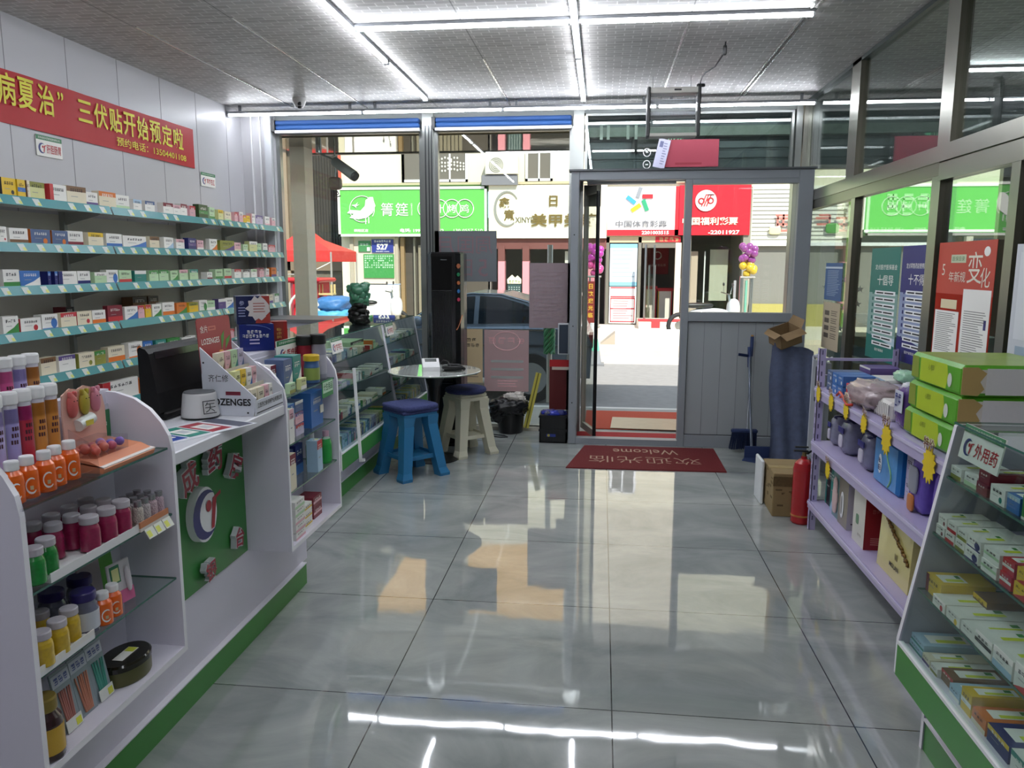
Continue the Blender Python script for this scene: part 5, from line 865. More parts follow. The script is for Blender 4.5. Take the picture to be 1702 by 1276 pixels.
# top: tissue packs
for i, (z, y) in enumerate(((RT, 3.045), (RT+.113, 3.02), (RT+.226, 3.01))):
    t = thing('tissue_pack', 'bright green wrapped bundle of tissues, '+('bottom', 'middle', 'top')[i]+' of the stack of three on the rack', 'tissue pack', (1.245, y, z), group='green tissue bundles')
    gm = C('5da82c', .3, bump=.25, bscale=12); b = MB(); b.box(0, .37, -.22, .225, .002, .112, gm, .014, mats=[C('5da82c', .3, bump=.3, bscale=9), gm, C('cfc9bd', .5), gm, gm, C('86a33a', .35, var=.35, bscale=8)]); b.build('wrapper', t)
    b = MB(); e = -.0008; ys = C('b5cc2a', .35); b.quad([(e, .225-.015, .018), (e, .14, .018), (e, .15, .10), (e, .21, .10)], C('8a9a35', .4)); b.quad([(e, y_, z_) for y_, z_ in [(.13+.0, .012)]+[(-.05+.10*math.cos(k*PI/12)*1.6 if 0 else .10-.20*k/12, .0) for k in range(0)]+[(-.10, .012), (-.115, .055), (-.10, .1), (.13, .1)]], ys); b.text('心相印', (e-.0008, .03, .072), (0, -1, 0), (0, 0, 1), .022, C('6d7f2a', .4), width=.05); b.quad([(e-.001, -.13+.018*math.cos(k*PI/6), .048+.026*math.sin(k*PI/6)) for k in range(12)], C('d5dccd', .4)); b.build('print', t)
    b = MB(); b.prism([(.0, .01), (.055, .006), (.075, .03), (.06, .055), (.08, .085), (.05, .106), (.0, .105)], 'y', -.2215, -.2195, C('b3975c', .6)); b.box(.08, .36, -.2225, -.22, .01, .102, C('d6d3cf', .6, bump=.3, bscale=20)); b.build('end_wrap', t)
def bag(nm, lab, cat, x, y, z, rx, ry, h, c, nz=.12, e=.6, seed=0, top=None, grp=None, taper=.15, extra=None):
    t = thing(nm, lab, cat, (x, y, z), group=grp); b = MB(); b.sup((0, 0, h/2), (rx, ry, h/2), C(c, .25, bump=.5, bscale=25, var=.3, coat=.3), e, 26, 18, nz, seed, 6, taper=taper); b.build('bag', t)
    if top: b = MB(); b.sup((0, 0, h*.9), (rx*.7, ry*.6, h*.12), C(top, .3, bump=.4, bscale=30), .6, 16, 10, .4, seed); b.build('bag_top', t)
    if extra: b = MB(); extra(b, rx, ry, h); b.build('print', t)
    return t
bag('detergent_bag', 'purple and white washing powder bag standing beside the tissue bundles', 'bag', 1.30, 3.345, RT, .05, .065, .19, '5d3f86', .12, .5, 3, 'dcdce8', extra=lambda b, rx, ry, h: (b.box(-rx-.002, -rx, -.045, .04, .07, .16, C('d5d7e4', .4)), glyphs(b, 2, (-rx-.004, 0, .12), (0, -1, 0), (0, 0, 1), .055, C('26307c', .4), .07)))
bag('bandage_bag', 'clear bag of pink brown knitted bandages on the top of the rack', 'bag', 1.31, 3.80, RT+.01, .10, .20, .12, 'a9969a', .25, .7, 5, taper=.05)
bag('bandage_bag', 'clear bag of white and red rolls behind the tissue bundles', 'bag', 1.45, 3.62, RT+.005, .09, .14, .13, 'b9b3b8', .25, .7, 8, taper=.05)
t = thing('gauze_pack', 'white ribbed gauze pack on the front edge of the rack top', 'pack', (1.26, 3.565, RT)); b = MB(); b.box(0, .08, -.10, .10, 0, .085, C('dedad6', .6), .015)
for k in range(9): b.box(-.001, .001, -.09+k*.021, -.084+k*.021, .006, .075, C('aaa5a2', .6))
b.build('pack', t)
for i in range(6): t_ = MB(); t_.sup((0, 0, .0), (.03, .022, .022), C('d9cdbf', .6, bump=.5, bscale=60), .9, 14, 8); t_.build('bandage_roll', loc=(1.27+.01*(i % 2), 3.75+.055*i, RT+.022), label=f'cream rolled bandage at the rack top front edge, {ORD[i]} from the gauze pack', cat='bandage roll', group='cream bandage rolls')
b = MB(); b.tube([(0, .16, .0), (-.01, .08, .03), (-.018, .0, .02), (-.02, -.07, -.01), (-.01, -.12, .0)], .007, C('c93a2a', .4), 6); b.tube([(0, .10, .0), (-.012, .03, .015), (-.015, -.04, .02)], .006, C('c93a2a', .4), 6); b.build('red_string', loc=(1.225, 3.94, RT+.012), label='red string hanging over the front rim of the rack', cat='string')
med(1.245, 3.985, RT, .11, .10, .04, 'c', 'r', 6, 'cream and red box at the bottom beside the red string on the rack', 'boxes on top of the rack', rot=PI); med(1.25, 3.985, RT+.041, .11, .10, .045, 'r', 'c', 6, 'red and cream box stacked beside the blue boxes on the rack', 'boxes on top of the rack', rot=PI)
k = 0
for j, y in enumerate((4.33, 4.235, 4.14)):
    for i in range(2): med(1.25, y, RT+i*.056, .088, .16, .054, 'b' if j else 's', 'w', 5, f'blue and white box, {("upper" if i else "lower")} one {("nearest the end post", "in the middle pair", "nearest the red and cream boxes")[j]}, on the rack', 'blue boxes on the rack', rot=PI)
for j, (x, y, w_, d_, h_, z, a, k_) in enumerate(((1.43, 4.33, .17, .16, .10, 0, 'n', 'p'), (1.43, 4.33, .17, .16, .035, .101, 'p', 'w'), (1.43, 4.12, .2, .17, .105, 0, 'w', 'l'), (1.43, 3.92, .18, .17, .09, 0, 'q', 'p'))): med(x, y, RT+z, w_, d_, h_, a, k_, 1, f'{PAL[a][1]} carton at the back of the rack top, '+('by the end rail', 'lying on the navy one', 'behind the blue boxes', 'behind the knitted bandage bag')[j], 'cartons at the back of the rack top', rot=PI)
bag('green_bag', 'small pale green plastic bag behind the cartons on the rack top', 'bag', 1.52, 4.0, RT+.10, .05, .09, .06, '9fd0b0', .3, .8, 9)
# middle shelf
for i, (y, h, ry) in enumerate(((4.36, .165, .05), (4.15, .185, .085), (3.83, .185, .085))): bag('tissue_roll_bag', 'silver and navy wrapped roll pack, '+('small one by the end post', 'middle one', 'one nearest the blue pack')[i], 'tissue pack', 1.345, y, RM, .07, ry, h, ('8f8fa3', '77778f', '74748e')[i], .10, .6, i, '30305f', 'silver and navy roll packs', extra=lambda b, rx, ry, h: (b.sup((-rx, 0, h*.38), (.006, ry*.35, h*.18), C('c9c4d4', .4)), b.box(-rx-.004, -rx, -ry*.5, ry*.5, h*.62, h*.78, C('2a2f78', .4))))
t = thing('blue_tissue_pack', 'large bright blue tissue pack with floral print on the middle shelf', 'tissue pack', (1.275, 3.505, RM)); b = MB(); b.box(0, .20, -.15, .15, 0, .22, C('2f7ac0', .3, bump=.3, bscale=10), .015, mats=[C('4f93cf', .3, var=.35, bscale=14, bump=.3), C('2f7ac0', .3), C('1f74c4', .3), C('1f74c4', .3), C('2f7ac0', .3), C('2f7ac0', .3)]); b.build('wrapper', t)
b = MB(); b.quad([(-.002, .06+.022*math.cos(k*PI/7), .10+.045*math.sin(k*PI/7)) for k in range(14)], C('e5ecf5', .4)); glyphs(b, 2, (-.0035, .06, .10), (0, 0, 1), (0, 1, 0), .03, C('1d2d63', .4), .07); b.tube([(-.002, -.05-.03*math.sin(k*.4), .02+.012*k) for k in range(15)], .004, C('8fbf8a', .4), 5); b.build('print', t)
for i in range(2): med(1.30, 3.30-.0, RM+.10*i, .07, .12, .098, 'q', 'p', 5, f'lilac folded napkin pack between the blue pack and the purple bag, {("lower", "upper")[i]} one', 'lilac napkin packs', rot=PI)
bag('softener_bag', 'purple laundry bag with round grey emblem at the near end of the middle shelf', 'bag', 1.325, 3.17, RM, .06, .075, .235, '6f58b8', .08, .5, 12, 'a592d8', extra=lambda b, rx, ry, h: (b.sup((-rx, 0, h*.58), (.006, .042, .055), C('8d909c', .35)), b.sup((-rx, .01, h*.16), (.006, .03, .035), C('c0763c', .4))))
bag('softener_bag', 'second purple laundry bag behind the near counter on the middle shelf', 'bag', 1.34, 2.98, RM, .06, .08, .22, '7a63c0', .08, .5, 14, 'a592d8')
# bottom shelf
med(1.30, 4.38, RB_, .12, .2, .24, 'd', 't', 2, 'dark teal glossy case at the end post on the bottom shelf', 'cases on the bottom shelf', rot=PI); med(1.29, 4.27, RB_, .09, .2, .25, 't', 'l', 3, 'teal carton with pale sweep on the bottom shelf', 'cases on the bottom shelf', rot=PI)
def handpack(b): pass
t = thing('massage_glove_pack', 'clear pack with a pale pink hand shaped glove on the bottom shelf', 'pack', (1.27, 4.165, RB_)); b = MB(); b.box(.006, .10, -.06, .06, 0, .25, C('6f9696', .3)); b.build('pack', t)
b = MB(); GMt = C('d9bcb8', .6); b.sup((0, 0, .10), (.008, .035, .075), GMt, .7)
for i, (y, z, a) in enumerate(((-.022, .175, .05), (-.007, .185, .02), (.008, .185, -.01), (.022, .172, -.04))): b.sup((0, y, z), (.006, .007, .04), GMt, .9, 10, 8)
b.sup((0, -.038, .115), (.006, .007, .03), GMt, .9, 10, 8); b.build('glove', t)
t = thing('massager_box', 'white and brown box with a picture of a white device', 'box', (1.27, 4.025, RB_)); b = MB(); b.box(0, .22, -.075, .075, 0, .245, C('c9c9c6', .45), 0, mats=[C('8d8678', .4), C('c9c9c6', .4), C('bdbdc6', .45), C('bdbdc6', .4), C('aaa', .5) if 0 else C('c9c9c6', .4), C('c4c7c2', .4)]); b.build('box_body', t); b = MB(); b.sup((-.002, .01, .11), (.003, .028, .07), WHITE, .8); b.sup((-.004, .01, .11), (.003, .013, .05), C('9a9a98', .4), .8); b.box(.02, .08, -.0765, -.075, .03, .035, INK); b.box(.14, .17, -.077, -.075, .10, .17, DARK); b.build('print', t)
t = thing('gift_box', 'white fronted gift box with dark red side on the bottom shelf', 'box', (1.265, 3.76, RB_)); b = MB(); b.box(0, .23, -.085, .085, 0, .26, C('d8d6cf', .4), 0, mats=[C('d6d4ca', .4), RED, C('8f1220', .35), C('8f1220', .4), RED, C('8f1220', .35)]); b.build('box_body', t)
b = MB(); glyphs(b, 2, (.05, -.0865, .19), (1, 0, 0), (0, 0, 1), .02, C('b35a55', .4), .04); lines(b, .03, .2, .02, .06, 4, C('c98078', .4), -.0865); b.sup((-.001, .02, .12), (.001, .02, .025), C('5f8a6a', .4)); glyphs(b, 4, (-.001, -.02, .05), (0, -1, 0), (0, 0, 1), .012, C('7a6a5a', .4), .05); b.build('print', t)
t = thing('paper_carrier', 'pale yellow glossy carrier bag with black lettering at the near end of the bottom shelf', 'bag', (1.275, 3.34, RB_)); b = MB(); b.prism([(.0, 0), (.10, 0), (.09, .27), (.01, .27)], 'y', -.18, .18, C('d8cc82', .25, coat=.6)); b.build('bag_body', t); b = MB(); b.text('MOLAN', (-.001, -.02, .06), (0, -1, 0), (-.03, 0, 1), .022, INK, bold=.02); b.text('M', (.002, -.03, .105), (0, -1, 0), (-.03, 0, 1), .03, C('8a8050', .4), bold=.03); r = random.Random(7)
for k in range(24): b.sup((.0, .12-.012*k, .262-.006*k+r.uniform(-.006, .006)), (.006, .012, .009), C('7a5a28', .4, .5), .8, 8, 6, .6, k)
b.build('print', t)
# ================================================================ posters on the partition glass (plane x = 1.67)
def pposter(lab, y0, y1, z0, z1, draw, base, x=1.668, tilt=0):
    o = poster('poster', lab, y0, y1, z0, z1, draw, base, y=x, axis='x', th=.0015); 
    if tilt: o.matrix_world = o.matrix_world @ Matrix.Rotation(tilt, 4, 'Y')
    o['group'] = 'posters on the glass partition'; return o
def d_teal(c1, title):
    def f(b, W, Hh):
        rc(b, 0, W, 0, Hh*.22, C(c1, .5), -.0004); rc(b, 0, W, Hh*.60, Hh, C(c1, .5), -.0004)
        tx(b, title[0], W*.55, Hh*.83, Hh*.045, PAPER, W*.75, y=-.0012); tx(b, title[1], W*.55, Hh*.715, Hh*.09, PAPER, W*.55, y=-.0012)
        for k in range(9): z = Hh*(.62-.057*k); rc(b, W*.22, W*.92, z-Hh*.036, z, C('eef0f2', .5), -.0009); rc(b, W*.27, W*.52, z-Hh*.025, z-Hh*.012, INK, -.0012); rc(b, W*.56, W*.86, z-Hh*.025, z-Hh*.012, INK, -.0012); rc(b, W*.13, W*.18, z-Hh*.034, z-.002, C(c1, .5), -.0009)
        b.quad([(0, -.0006, Hh*.22), (W*.5, -.0006, Hh*.19), (W, -.0006, Hh*.15), (W, -.0006, Hh*.22)], C('b9cfdc', .5)); tx(b, '医疗保障局', W*.5, Hh*.09, Hh*.025, PAPER, W*.4, y=-.0012)
    return f
pposter('teal roll-up style poster with white text bars in plastic film on the glass', 4.60, 5.07, .95, 1.617, d_teal('1b7068', ('定点医疗医保基金', '十倡导')), backlit('a9c9c2', .35))
pposter('navy roll-up style poster with white text bars in plastic film on the glass', 4.18, 4.57, .985, 1.62, d_teal('25246f', ('定点零售药店使用医保', '十不得')), backlit('b3bedb', .35))
def d_red(b, W, Hh):
    rc(b, 0, W, Hh*.55, Hh, C('bf4436', .5), -.0004); rc(b, W*.02, W*.47, 0, Hh*.40, PAPER, -.0008); rc(b, W*.52, W*.98, 0, Hh*.60, PAPER, -.0008); rc(b, W*.12, W*.42, Hh*.42, Hh*.5, C('e3d5b0', .5), -.0008)
    tx(b, '变', W*.68, Hh*.78, Hh*.26, C('e5dfd0', .5), bold=.0, y=-.0012); tx(b, '化', W*.86, Hh*.70, Hh*.16, C('e5dfd0', .5), y=-.0012); tx(b, '5', W*.12, Hh*.76, Hh*.10, C('e5dfd0', .5), y=-.0012); tx(b, '年新规', W*.38, Hh*.70, Hh*.09, C('e5dfd0', .5), W*.3, y=-.0012); rc(b, W*.25, W*.52, Hh*.82, Hh*.89, C('c8d0b0', .5), -.0009); tx(b, '医保目录', W*.385, Hh*.855, Hh*.04, C('3f6a3a', .5), W*.22, y=-.0012)
    g = C('8e8b88', .6); lines(b, W*.06, W*.44, Hh*.03, Hh*.38, 20, g, -.0012, 3, .35); lines(b, W*.56, W*.94, Hh*.03, Hh*.42, 20, g, -.0012, 4, .35); rc(b, W*.9, W*.94, Hh*.28, Hh*.36, C('3c3576', .5), -.0012)
    b.quad([(W*.86+W*.05*math.cos(k*PI/7), -.0012, Hh*.91+Hh*.04*math.sin(k*PI/7)) for k in range(14)], PAPER)
pposter('pair of red and white health notice sheets with large brush writing', 3.53, 4.10, 1.08, 1.625, d_red, backlit('bf4436', .35))
def d_b1(b, W, Hh): lines(b, W*.15, W*.9, Hh*.1, Hh*.8, 16, C('8fa3c0', .5)); rc(b, 0, W, Hh*.85, Hh*.9, C('c3d0de', .5))
pposter('small blue notice on the glass beyond the teal poster', 5.66, 6.07, 1.26, 1.53, d_b1, C('35598c', .5), 1.672)
def d_b2(b, W, Hh):
    for k in range(4): rc(b, W*.12, W*.4, Hh*(.72-.16*k), Hh*(.82-.16*k), C('5b5148', .6)); lines(b, W*.5, W*.9, Hh*(.70-.16*k), Hh*(.83-.16*k), 3, C('6b6055', .6))
pposter('beige notice with small pictures below the blue one', 5.66, 6.07, .90, 1.245, d_b2, C('bcae94', .6), 1.672)
def d_wb(b, W, Hh): b.box(0, W, -.004, 0, 0, Hh, C('d5d7e0', .4)); rc(b, W*.06, W*.94, Hh*.42, Hh*.95, C('e4e6ee', .4), -.005); b.prism([(W*.12, Hh*.1), (W*.3, Hh*.1), (W*.33, Hh*.22), (W*.09, Hh*.22)], 'y', -.006, -.004, C('c9a050', .5)); rc(b, W*.1, W*.3, Hh*.24, Hh*.38, C('9fb0c4', .4), -.006)
pposter('white notice board with a bucket drawing at the right edge of the partition', 2.75, 3.345, .95, 1.60, d_wb, C('d5d7e0', .4), 1.660)
# ================================================================ outside: pavement, street and the shops opposite
ASPH = C('8b8986', .9, var=.18, bscale=9, name='asphalt', bump=.15); PAVE = C('cbb9a2', .85, var=.12, bscale=5, name='pavement')
b = MB(); b.box(-14, 16, 6.92, 8.1, -.3, -.001, C('a8a49c', .8, var=.1, bscale=6)); b.box(-14, 16, 8.1, 8.2, -.3, .002, C('d6d2ca', .7)); struct(b, 'ground_pavement')
b = MB(); b.box(-30, 30, 8.2, 60, -.32, -.20, ASPH); struct(b, 'street')
b = MB(); b.box(-7.0, 16, 13.6, 19.9, -.22, -.10, PAVE); b.box(-7.0, 16, 13.45, 13.6, -.22, -.09, C('d8d3c9', .7)); b.box(-2.9, 16, 16.3, 19.9, -.1, .0, C('d8ccb8', .8, var=.1)); struct(b, 'sidewalk')
# our own building above the shop and its neighbours (throws the shade over the near street)
b = MB(); b.box(-9, 12, -4, 7.05, H+.1, 4.3, C('b9b4aa', .8)); b.box(-9, -3.35, -4, 7.4, -.2, 4.3, C('b9b4aa', .8)); b.box(5.6, 12, -4, 7.4, -.2, 4.3, C('b9b4aa', .8)); b.box(-9, 12, -4, -3.6, -.2, 4.3, C('b9b4aa', .8)); struct(b, 'wall_outside')
t = thing('porch_pillar', 'beige painted pillar outside the left end of the shop window', 'pillar', (-3.0, 7.55, -.02)); b = MB(); b.box(-.09, .06, 0, .22, 0, 2.68, C('ecdcc8', .7, var=.08, bscale=4)); b.build('shaft', t); b = MB(); b.box(-.095, .065, -.005, .225, 0, .12, C('8c8276', .7)); b.build('foot', t)
FW = C('dcd4bb', .8, var=.06, bscale=2, name='cream_render')
b = MB(); b.box(-6.85, 12, 20.0, 20.5, 3.4, 4.9, FW); b.box(-6.85, 12, 20.0, 20.5, 4.9, 6.1, C('c9c0aa', .8, var=.06, bscale=2)); b.box(-6.85, -.4, 20.0, 20.5, 6.1, 8.2, C('d9a552', .8, var=.08, bscale=2)); b.box(-.4, 12, 20.0, 20.5, 6.1, 8.2, C('c9c0aa', .8, var=.08, bscale=2)); b.box(-14, 14, 21.0, 21.5, 8.2, 17, C('77756f', .9, var=.1, bscale=1)); b.box(-6.85, -6.55, 20.0, 20.5, -.1, 3.4, FW); b.box(-6.87, 3.65, 19.9, 20.02, 3.52, 3.58, C('b7a98c', .7)); b.box(-6.85, -6.80, 19.9, 20.5, 3.5, 7.5, C('c9553f', .7)); struct(b, 'wall_opposite')  # unseen upper bands tinted for the floor reflection; grey wall added to block sky
# upper windows, air conditioner
for i, (x0, x1, z0, z1) in enumerate(((-5.17, -4.62, 3.60, 4.4), (-4.38, -3.45, 3.60, 4.4), (-1.97, -1.28, 3.60, 4.4), (.3, 1.0, 3.7, 4.5), (6.6, 7.6, 3.8, 4.8))):
    t = thing('upper_window', 'white framed upstairs window opposite, '+('narrow one above the green sign', 'wide one with white curtain pattern', 'one right of the outdoor unit', 'one above the sport lottery sign', 'one far right beyond the partition')[i], 'window', (x0, 19.98, z0), group='upstairs windows opposite'); W = x1-x0; Z = z1-z0
    b = MB(); 
    for q in ((0, .06, 0, Z), (W-.06, W, 0, Z), (0, W, 0, .06), (0, W, Z-.06, Z), (W*.5-.02, W*.5+.02, 0, Z) if i != 0 else (0, .06, 0, Z)): b.box(q[0], q[1], -.04, .0, q[2], q[3], WHITE)
    b.build('window_frame', t); b = MB(); b.box(.05, W-.05, -.01, .01, .05, Z-.05, C('6d675d', .3)); 
    if i == 1: r = random.Random(2); [b.sup((.1+.08*(k % 10), -.02, .3+.09*(k//10)+r.uniform(-.03, .03)), (.025, .004, .03), C('d6d2c6', .6), .9, 7, 5) for k in range(38)]
    b.build('pane', t)
t = thing('outdoor_unit', 'white air conditioner outdoor unit on the wall opposite', 'air conditioner', (-2.95, 19.6, 3.74)); b = MB(); b.box(0, .82, 0, .3, 0, .44, C('dddacb', .5), .01); b.box(-.1, .8, .05, .3, -.26, -.02, C('77777c', .7)); b.build('casing', t)
b = MB(); 
for rr_ in (.05, .09, .13, .17): b.tube([(.28+rr_*math.cos(k*PI/12), -.01, .22+rr_*math.sin(k*PI/12)) for k in range(25)], .005, C('8f8e86', .5), 4)
b.cyl((.28, -.004, .22), (.28, .0, .22), .19, .19, C('b9b6a8', .6), 24); b.build('fan_grille', t)
# signboards -----------------------------------------------------------
def sign(lab, x0, x1, z0, z1, base, frame, draw, y=19.75, th=.2, fr=.06):
    t = thing('shop_sign', lab, 'sign', (x0, y, z0)); b = MB(); W = x1-x0; Z = z1-z0; b.box(0, W, 0, th, 0, Z, base); pn = b.build('panel', t)
    if frame: b = MB(); b.box(0, W, -.02, 0, 0, fr, frame); b.box(0, W, -.02, 0, Z-fr, Z, frame); b.box(0, fr, -.02, 0, 0, Z, frame); b.box(W-fr, W, -.02, 0, 0, Z, frame); b.build('frame', t)
    b = MB(); draw(b, W, Z); b.build('lettering', pn); return t
SG = C('5fb552', .5, name='sign_green'); SW = C('f2f0ea', .5)
def T(b, s, x, z, h, m, w=None, al='C', bold=0, e=.012): b.text(s, (x, -e, z), (1, 0, 0), (0, 0, 1), h, m, width=w, al=al, bold=bold)
def s_green(b, W, Z):
    cx, cz = W*.165, Z*.56; b.tube([(cx+.33*math.cos(k*PI/16), -.012, cz+.33*math.sin(k*PI/16)) for k in range(-3, 27)], .010, SW, 4)
    b.quad([(cx+x, -.02, cz+z) for x, z in ((.30, .30), (.20, .30), (.10, .22), (.08, .08), (-.04, -.04), (-.32, -.02), (-.40, -.10), (-.22, -.12), (-.34, -.22), (-.10, -.26), (.12, -.22), (.28, -.10), (.36, .08), (.32, .20))], SW)
    b.quad([(cx+x, -.02, cz+z) for x, z in ((-.28, .10), (-.16, .12), (-.10, .18), (-.14, .10), (-.06, .12), (-.16, .06), (-.14, .02), (-.20, .07))], SW); b.box(cx+.08, cx+.10, -.014, -.012, cz-.38, cz-.22, SW); b.box(cx+.16, cx+.18, -.014, -.012, cz-.36, cz-.2, SW)
    T(b, '箐', W*.335, Z*.55, .33, SW, bold=.0); T(b, '筳', W*.435, Z*.55, .33, SW); b.text('QINGTING', (W*.50, -.012, Z*.55), (0, 0, -1), (1, 0, 0), .045, SW, width=.30)
    for k in range(4): x = W*(.60+.085*k); b.tube([(x+.225*math.cos(q*PI/14), -.012, Z*.56+.225*math.sin(q*PI/14)) for q in range(29)], .012, SW, 4)
    b.quad([(W*.60+W*.255*u, -.010, Z*.56+.17*v) for u, v in ((0, -1), (1, -1), (1, 1), (0, 1))], SG)
    for k, c_ in enumerate('荷叶烤鸡'): T(b, c_, W*(.60+.085*k), Z*.56, .21, SW)
    T(b, '朝阳区店', W*.155, Z*.12, .08, SW, w=.38, bold=.02); T(b, '电话: 199 9713 5052', W*.42, Z*.12, .10, SW, w=1.15, al='L', bold=.03); T(b, '☎ 130 0557 510'[2:], W*.78, Z*.12, .07, SW, w=.75, al='L')
sign('green shop sign with white bird emblem and white characters across the street', -6.83, -2.93, 2.22, 3.46, SG, SW, s_green)
def s_yel(b, W, Z):
    g = C('7b6a3a', .4, .3); gr = C('8a8c84', .5); cx, cz = W*.155, Z*.56
    b.prism([(cx+.33*math.cos(t)*1.0, cz+.44*math.sin(t)) for t in [PI*.2+k*PI*1.5/20 for k in range(21)]]+[(cx+.02+.29*math.cos(t), cz+.40*math.sin(t)) for t in [PI*1.7-k*PI*1.5/20 for k in range(21)]], 'y', -.03, 0, gr)
    T(b, '鑫', cx-.06, cz+.14, .28, g, bold=.02, e=.02); T(b, '意', cx+.06, cz-.16, .28, g, bold=.02, e=.02); T(b, 'XINYI', cx+.42, cz-.28, .14, C('6b6a55', .5), w=.42, bold=.02)
    T(b, '日', W*.55, Z*.70, .27, g, bold=.025, e=.03); T(b, '美甲美睫', W*.36, Z*.34, .32, g, w=W*.56, al='L', bold=.025, e=.03)
sign('cream shop sign with gold characters and an oval emblem across the street', -2.88, .10, 2.17, 3.48, C('ede8cf', .5), None, s_yel)
def s_sp(b, W, Z):
    b.box(0, W, -.006, 0, 0, Z*.12, C('d3202c', .5)); b.box(W*.95, W, -.006, 0, 0, Z, C('d3202c', .5))
    for x, z, l, a, c_ in ((.44, .88, .26, 1.25, '8a8f94'), (.56, .80, .26, 0, 'c9262f'), (.33, .73, .26, -.65, '3f9ad6'), (.40, .57, .26, .6, 'd9cf2a'), (.53, .62, .28, -1.2, '2f9a6c')):
        cx, cz = W*x, Z*z; ca, sa = math.cos(a), math.sin(a); b.prism([(cx+ca*l/2*u-sa*.05*v, cz+sa*l/2*u+ca*.05*v) for u, v in ((-1, -1), (1, -1), (1, 1), (-1, 1))], 'y', -.03, 0, C(c_, .5))
    T(b, '中国体育彩票', W*.48, Z*.24, .17, C('6e7074', .5), w=W*.72, bold=.018, e=.02); T(b, '2201003515', W*.68, Z*.06, .085, SW, w=W*.38, bold=.03, e=.014)
sign('white lottery sign with coloured bars forming a star and grey characters', .11, 1.86, 2.23, 3.42, C('f4f3f1', .5), None, s_sp)
def s_wf(b, W, Z):
    cx, cz = W*.37, Z*.69; b.cyl((cx, -.03, cz), (cx, 0, cz), .255, .255, SW, 36); m = C('c92a33', .5)
    for k in range(3): b.prism([(cx-.06+.06*k-.06, cz-.14), (cx-.03+.06*k-.06, cz-.14), (cx+.05+.06*k-.04, cz+.13), (cx+.14+.06*k*.5, cz+.13), (cx+.14+.06*k*.5, cz+.15), (cx+.03+.06*k-.04, cz+.15)], 'y', -.04, -.031, m)
    for sx, zz in ((-.11, -.01), (.11, .0)): b.tube([(cx+sx+.065*math.cos(k*PI/8), -.036, cz+zz+.065*math.sin(k*PI/8)) for k in range(17)], .018, m, 5)
    T(b, '中国福利彩票', W*.44, Z*.28, .19, C('f1ead0', .5), w=W*.78, bold=.025, e=.02); pass; T(b, '-22011927', W*.64, Z*.055, .10, SW, w=W*.44, bold=.03)
sign('red lottery sign with a white disc emblem and white characters', 1.87, 3.58, 2.24, 3.44, C('d3162b', .5), None, s_wf)
# shop fronts ------------------------------------------------------------
GD = C('2f3230', .15); PK = C('d58d97', .6); BRN = C('6b3f3a', .6)
b = MB(); b.box(-6.55, -5.30, 19.95, 20.4, 1.0, 2.22, C('cfc4b2', .8, var=.08)); b.box(-6.65, -5.30, 19.9, 20.4, -.2, .97, C('f3f2ee', .7)); b.box(-6.6, -6.5, 19.9, 19.95, 1.0, 2.2, C('a89e8c', .7)); b.box(-5.38, -5.30, 19.9, 19.95, 1.0, 2.2, C('a89e8c', .7)); struct(b, 'wall_opposite_left')
t = thing('house_number_plate', 'blue house number plate reading 527 on the wall opposite', 'plate', (-6.01, 19.92, 1.81)); b = MB(); b.box(0, .58, 0, .02, 0, .34, C('2e3a86', .4)); b.build('plate', t); b = MB(); T(b, '527', .29, .15, .16, SW, bold=.04, e=.005); glyphs(b, 7, (.29, -.005, .29), (1, 0, 0), (0, 0, 1), .05, SW, .46); T(b, '邮政编码 130000', .29, .03, .03, SW, w=.36, e=.005); b.build('lettering', t)
b = MB(); b.box(0, .33, 0, .02, 0, .28, C('3f7f4c', .5)); glyphs(b, 3, (.16, -.004, .19), (1, 0, 0), (0, 0, 1), .05, C('c9dccb', .5), .24); b.box(.23, .31, -.003, 0, .02, .12, C('cfd6cf', .5)); b.build('small_notice', loc=(-6.37, 19.92, 1.83), label='small dark green notice beside the 527 plate', cat='notice')
t = thing('notice_board', 'green notice sheet covered with small white pictures below the 527 plate', 'notice', (-6.24, 19.92, 1.15)); b = MB(); b.box(0, .82, 0, .02, 0, .62, C('3a8a43', .5)); r = random.Random(6)
for i in range(13):
    for j in range(6):
        if r.random() < .8: b.box(.03+.06*i, .03+.06*i+r.uniform(.02, .05), -.004, 0, .26+.058*j, .26+.058*j+.035, C('a9cbae', .5))
b.build('sheet', t)
b = MB(); b.box(-5.3, -2.9, 20.1, 20.4, -.2, 2.25, C('4b453d', .7)); b.box(-5.25, -5.15, 19.95, 20.1, -.2, 2.2, C('8a7350', .6)); b.box(-4.9, -4.86, 19.95, 20.1, -.2, 2.2, C('7d7a6d', .5)); struct(b, 'wall_opposite_middle')
t = thing('door_curtain', 'grey brown plastic door curtain hanging in a doorway opposite', 'curtain', (-4.8, 19.98, -.1)); b = MB()
for k in range(12): b.box(.02+.10*k, .10+.10*k, .02*(k % 2), .02*(k % 2)+.01, 0, 2.1, C('847d6b', .35, var=.2, bscale=3))
b.build('strips', t)
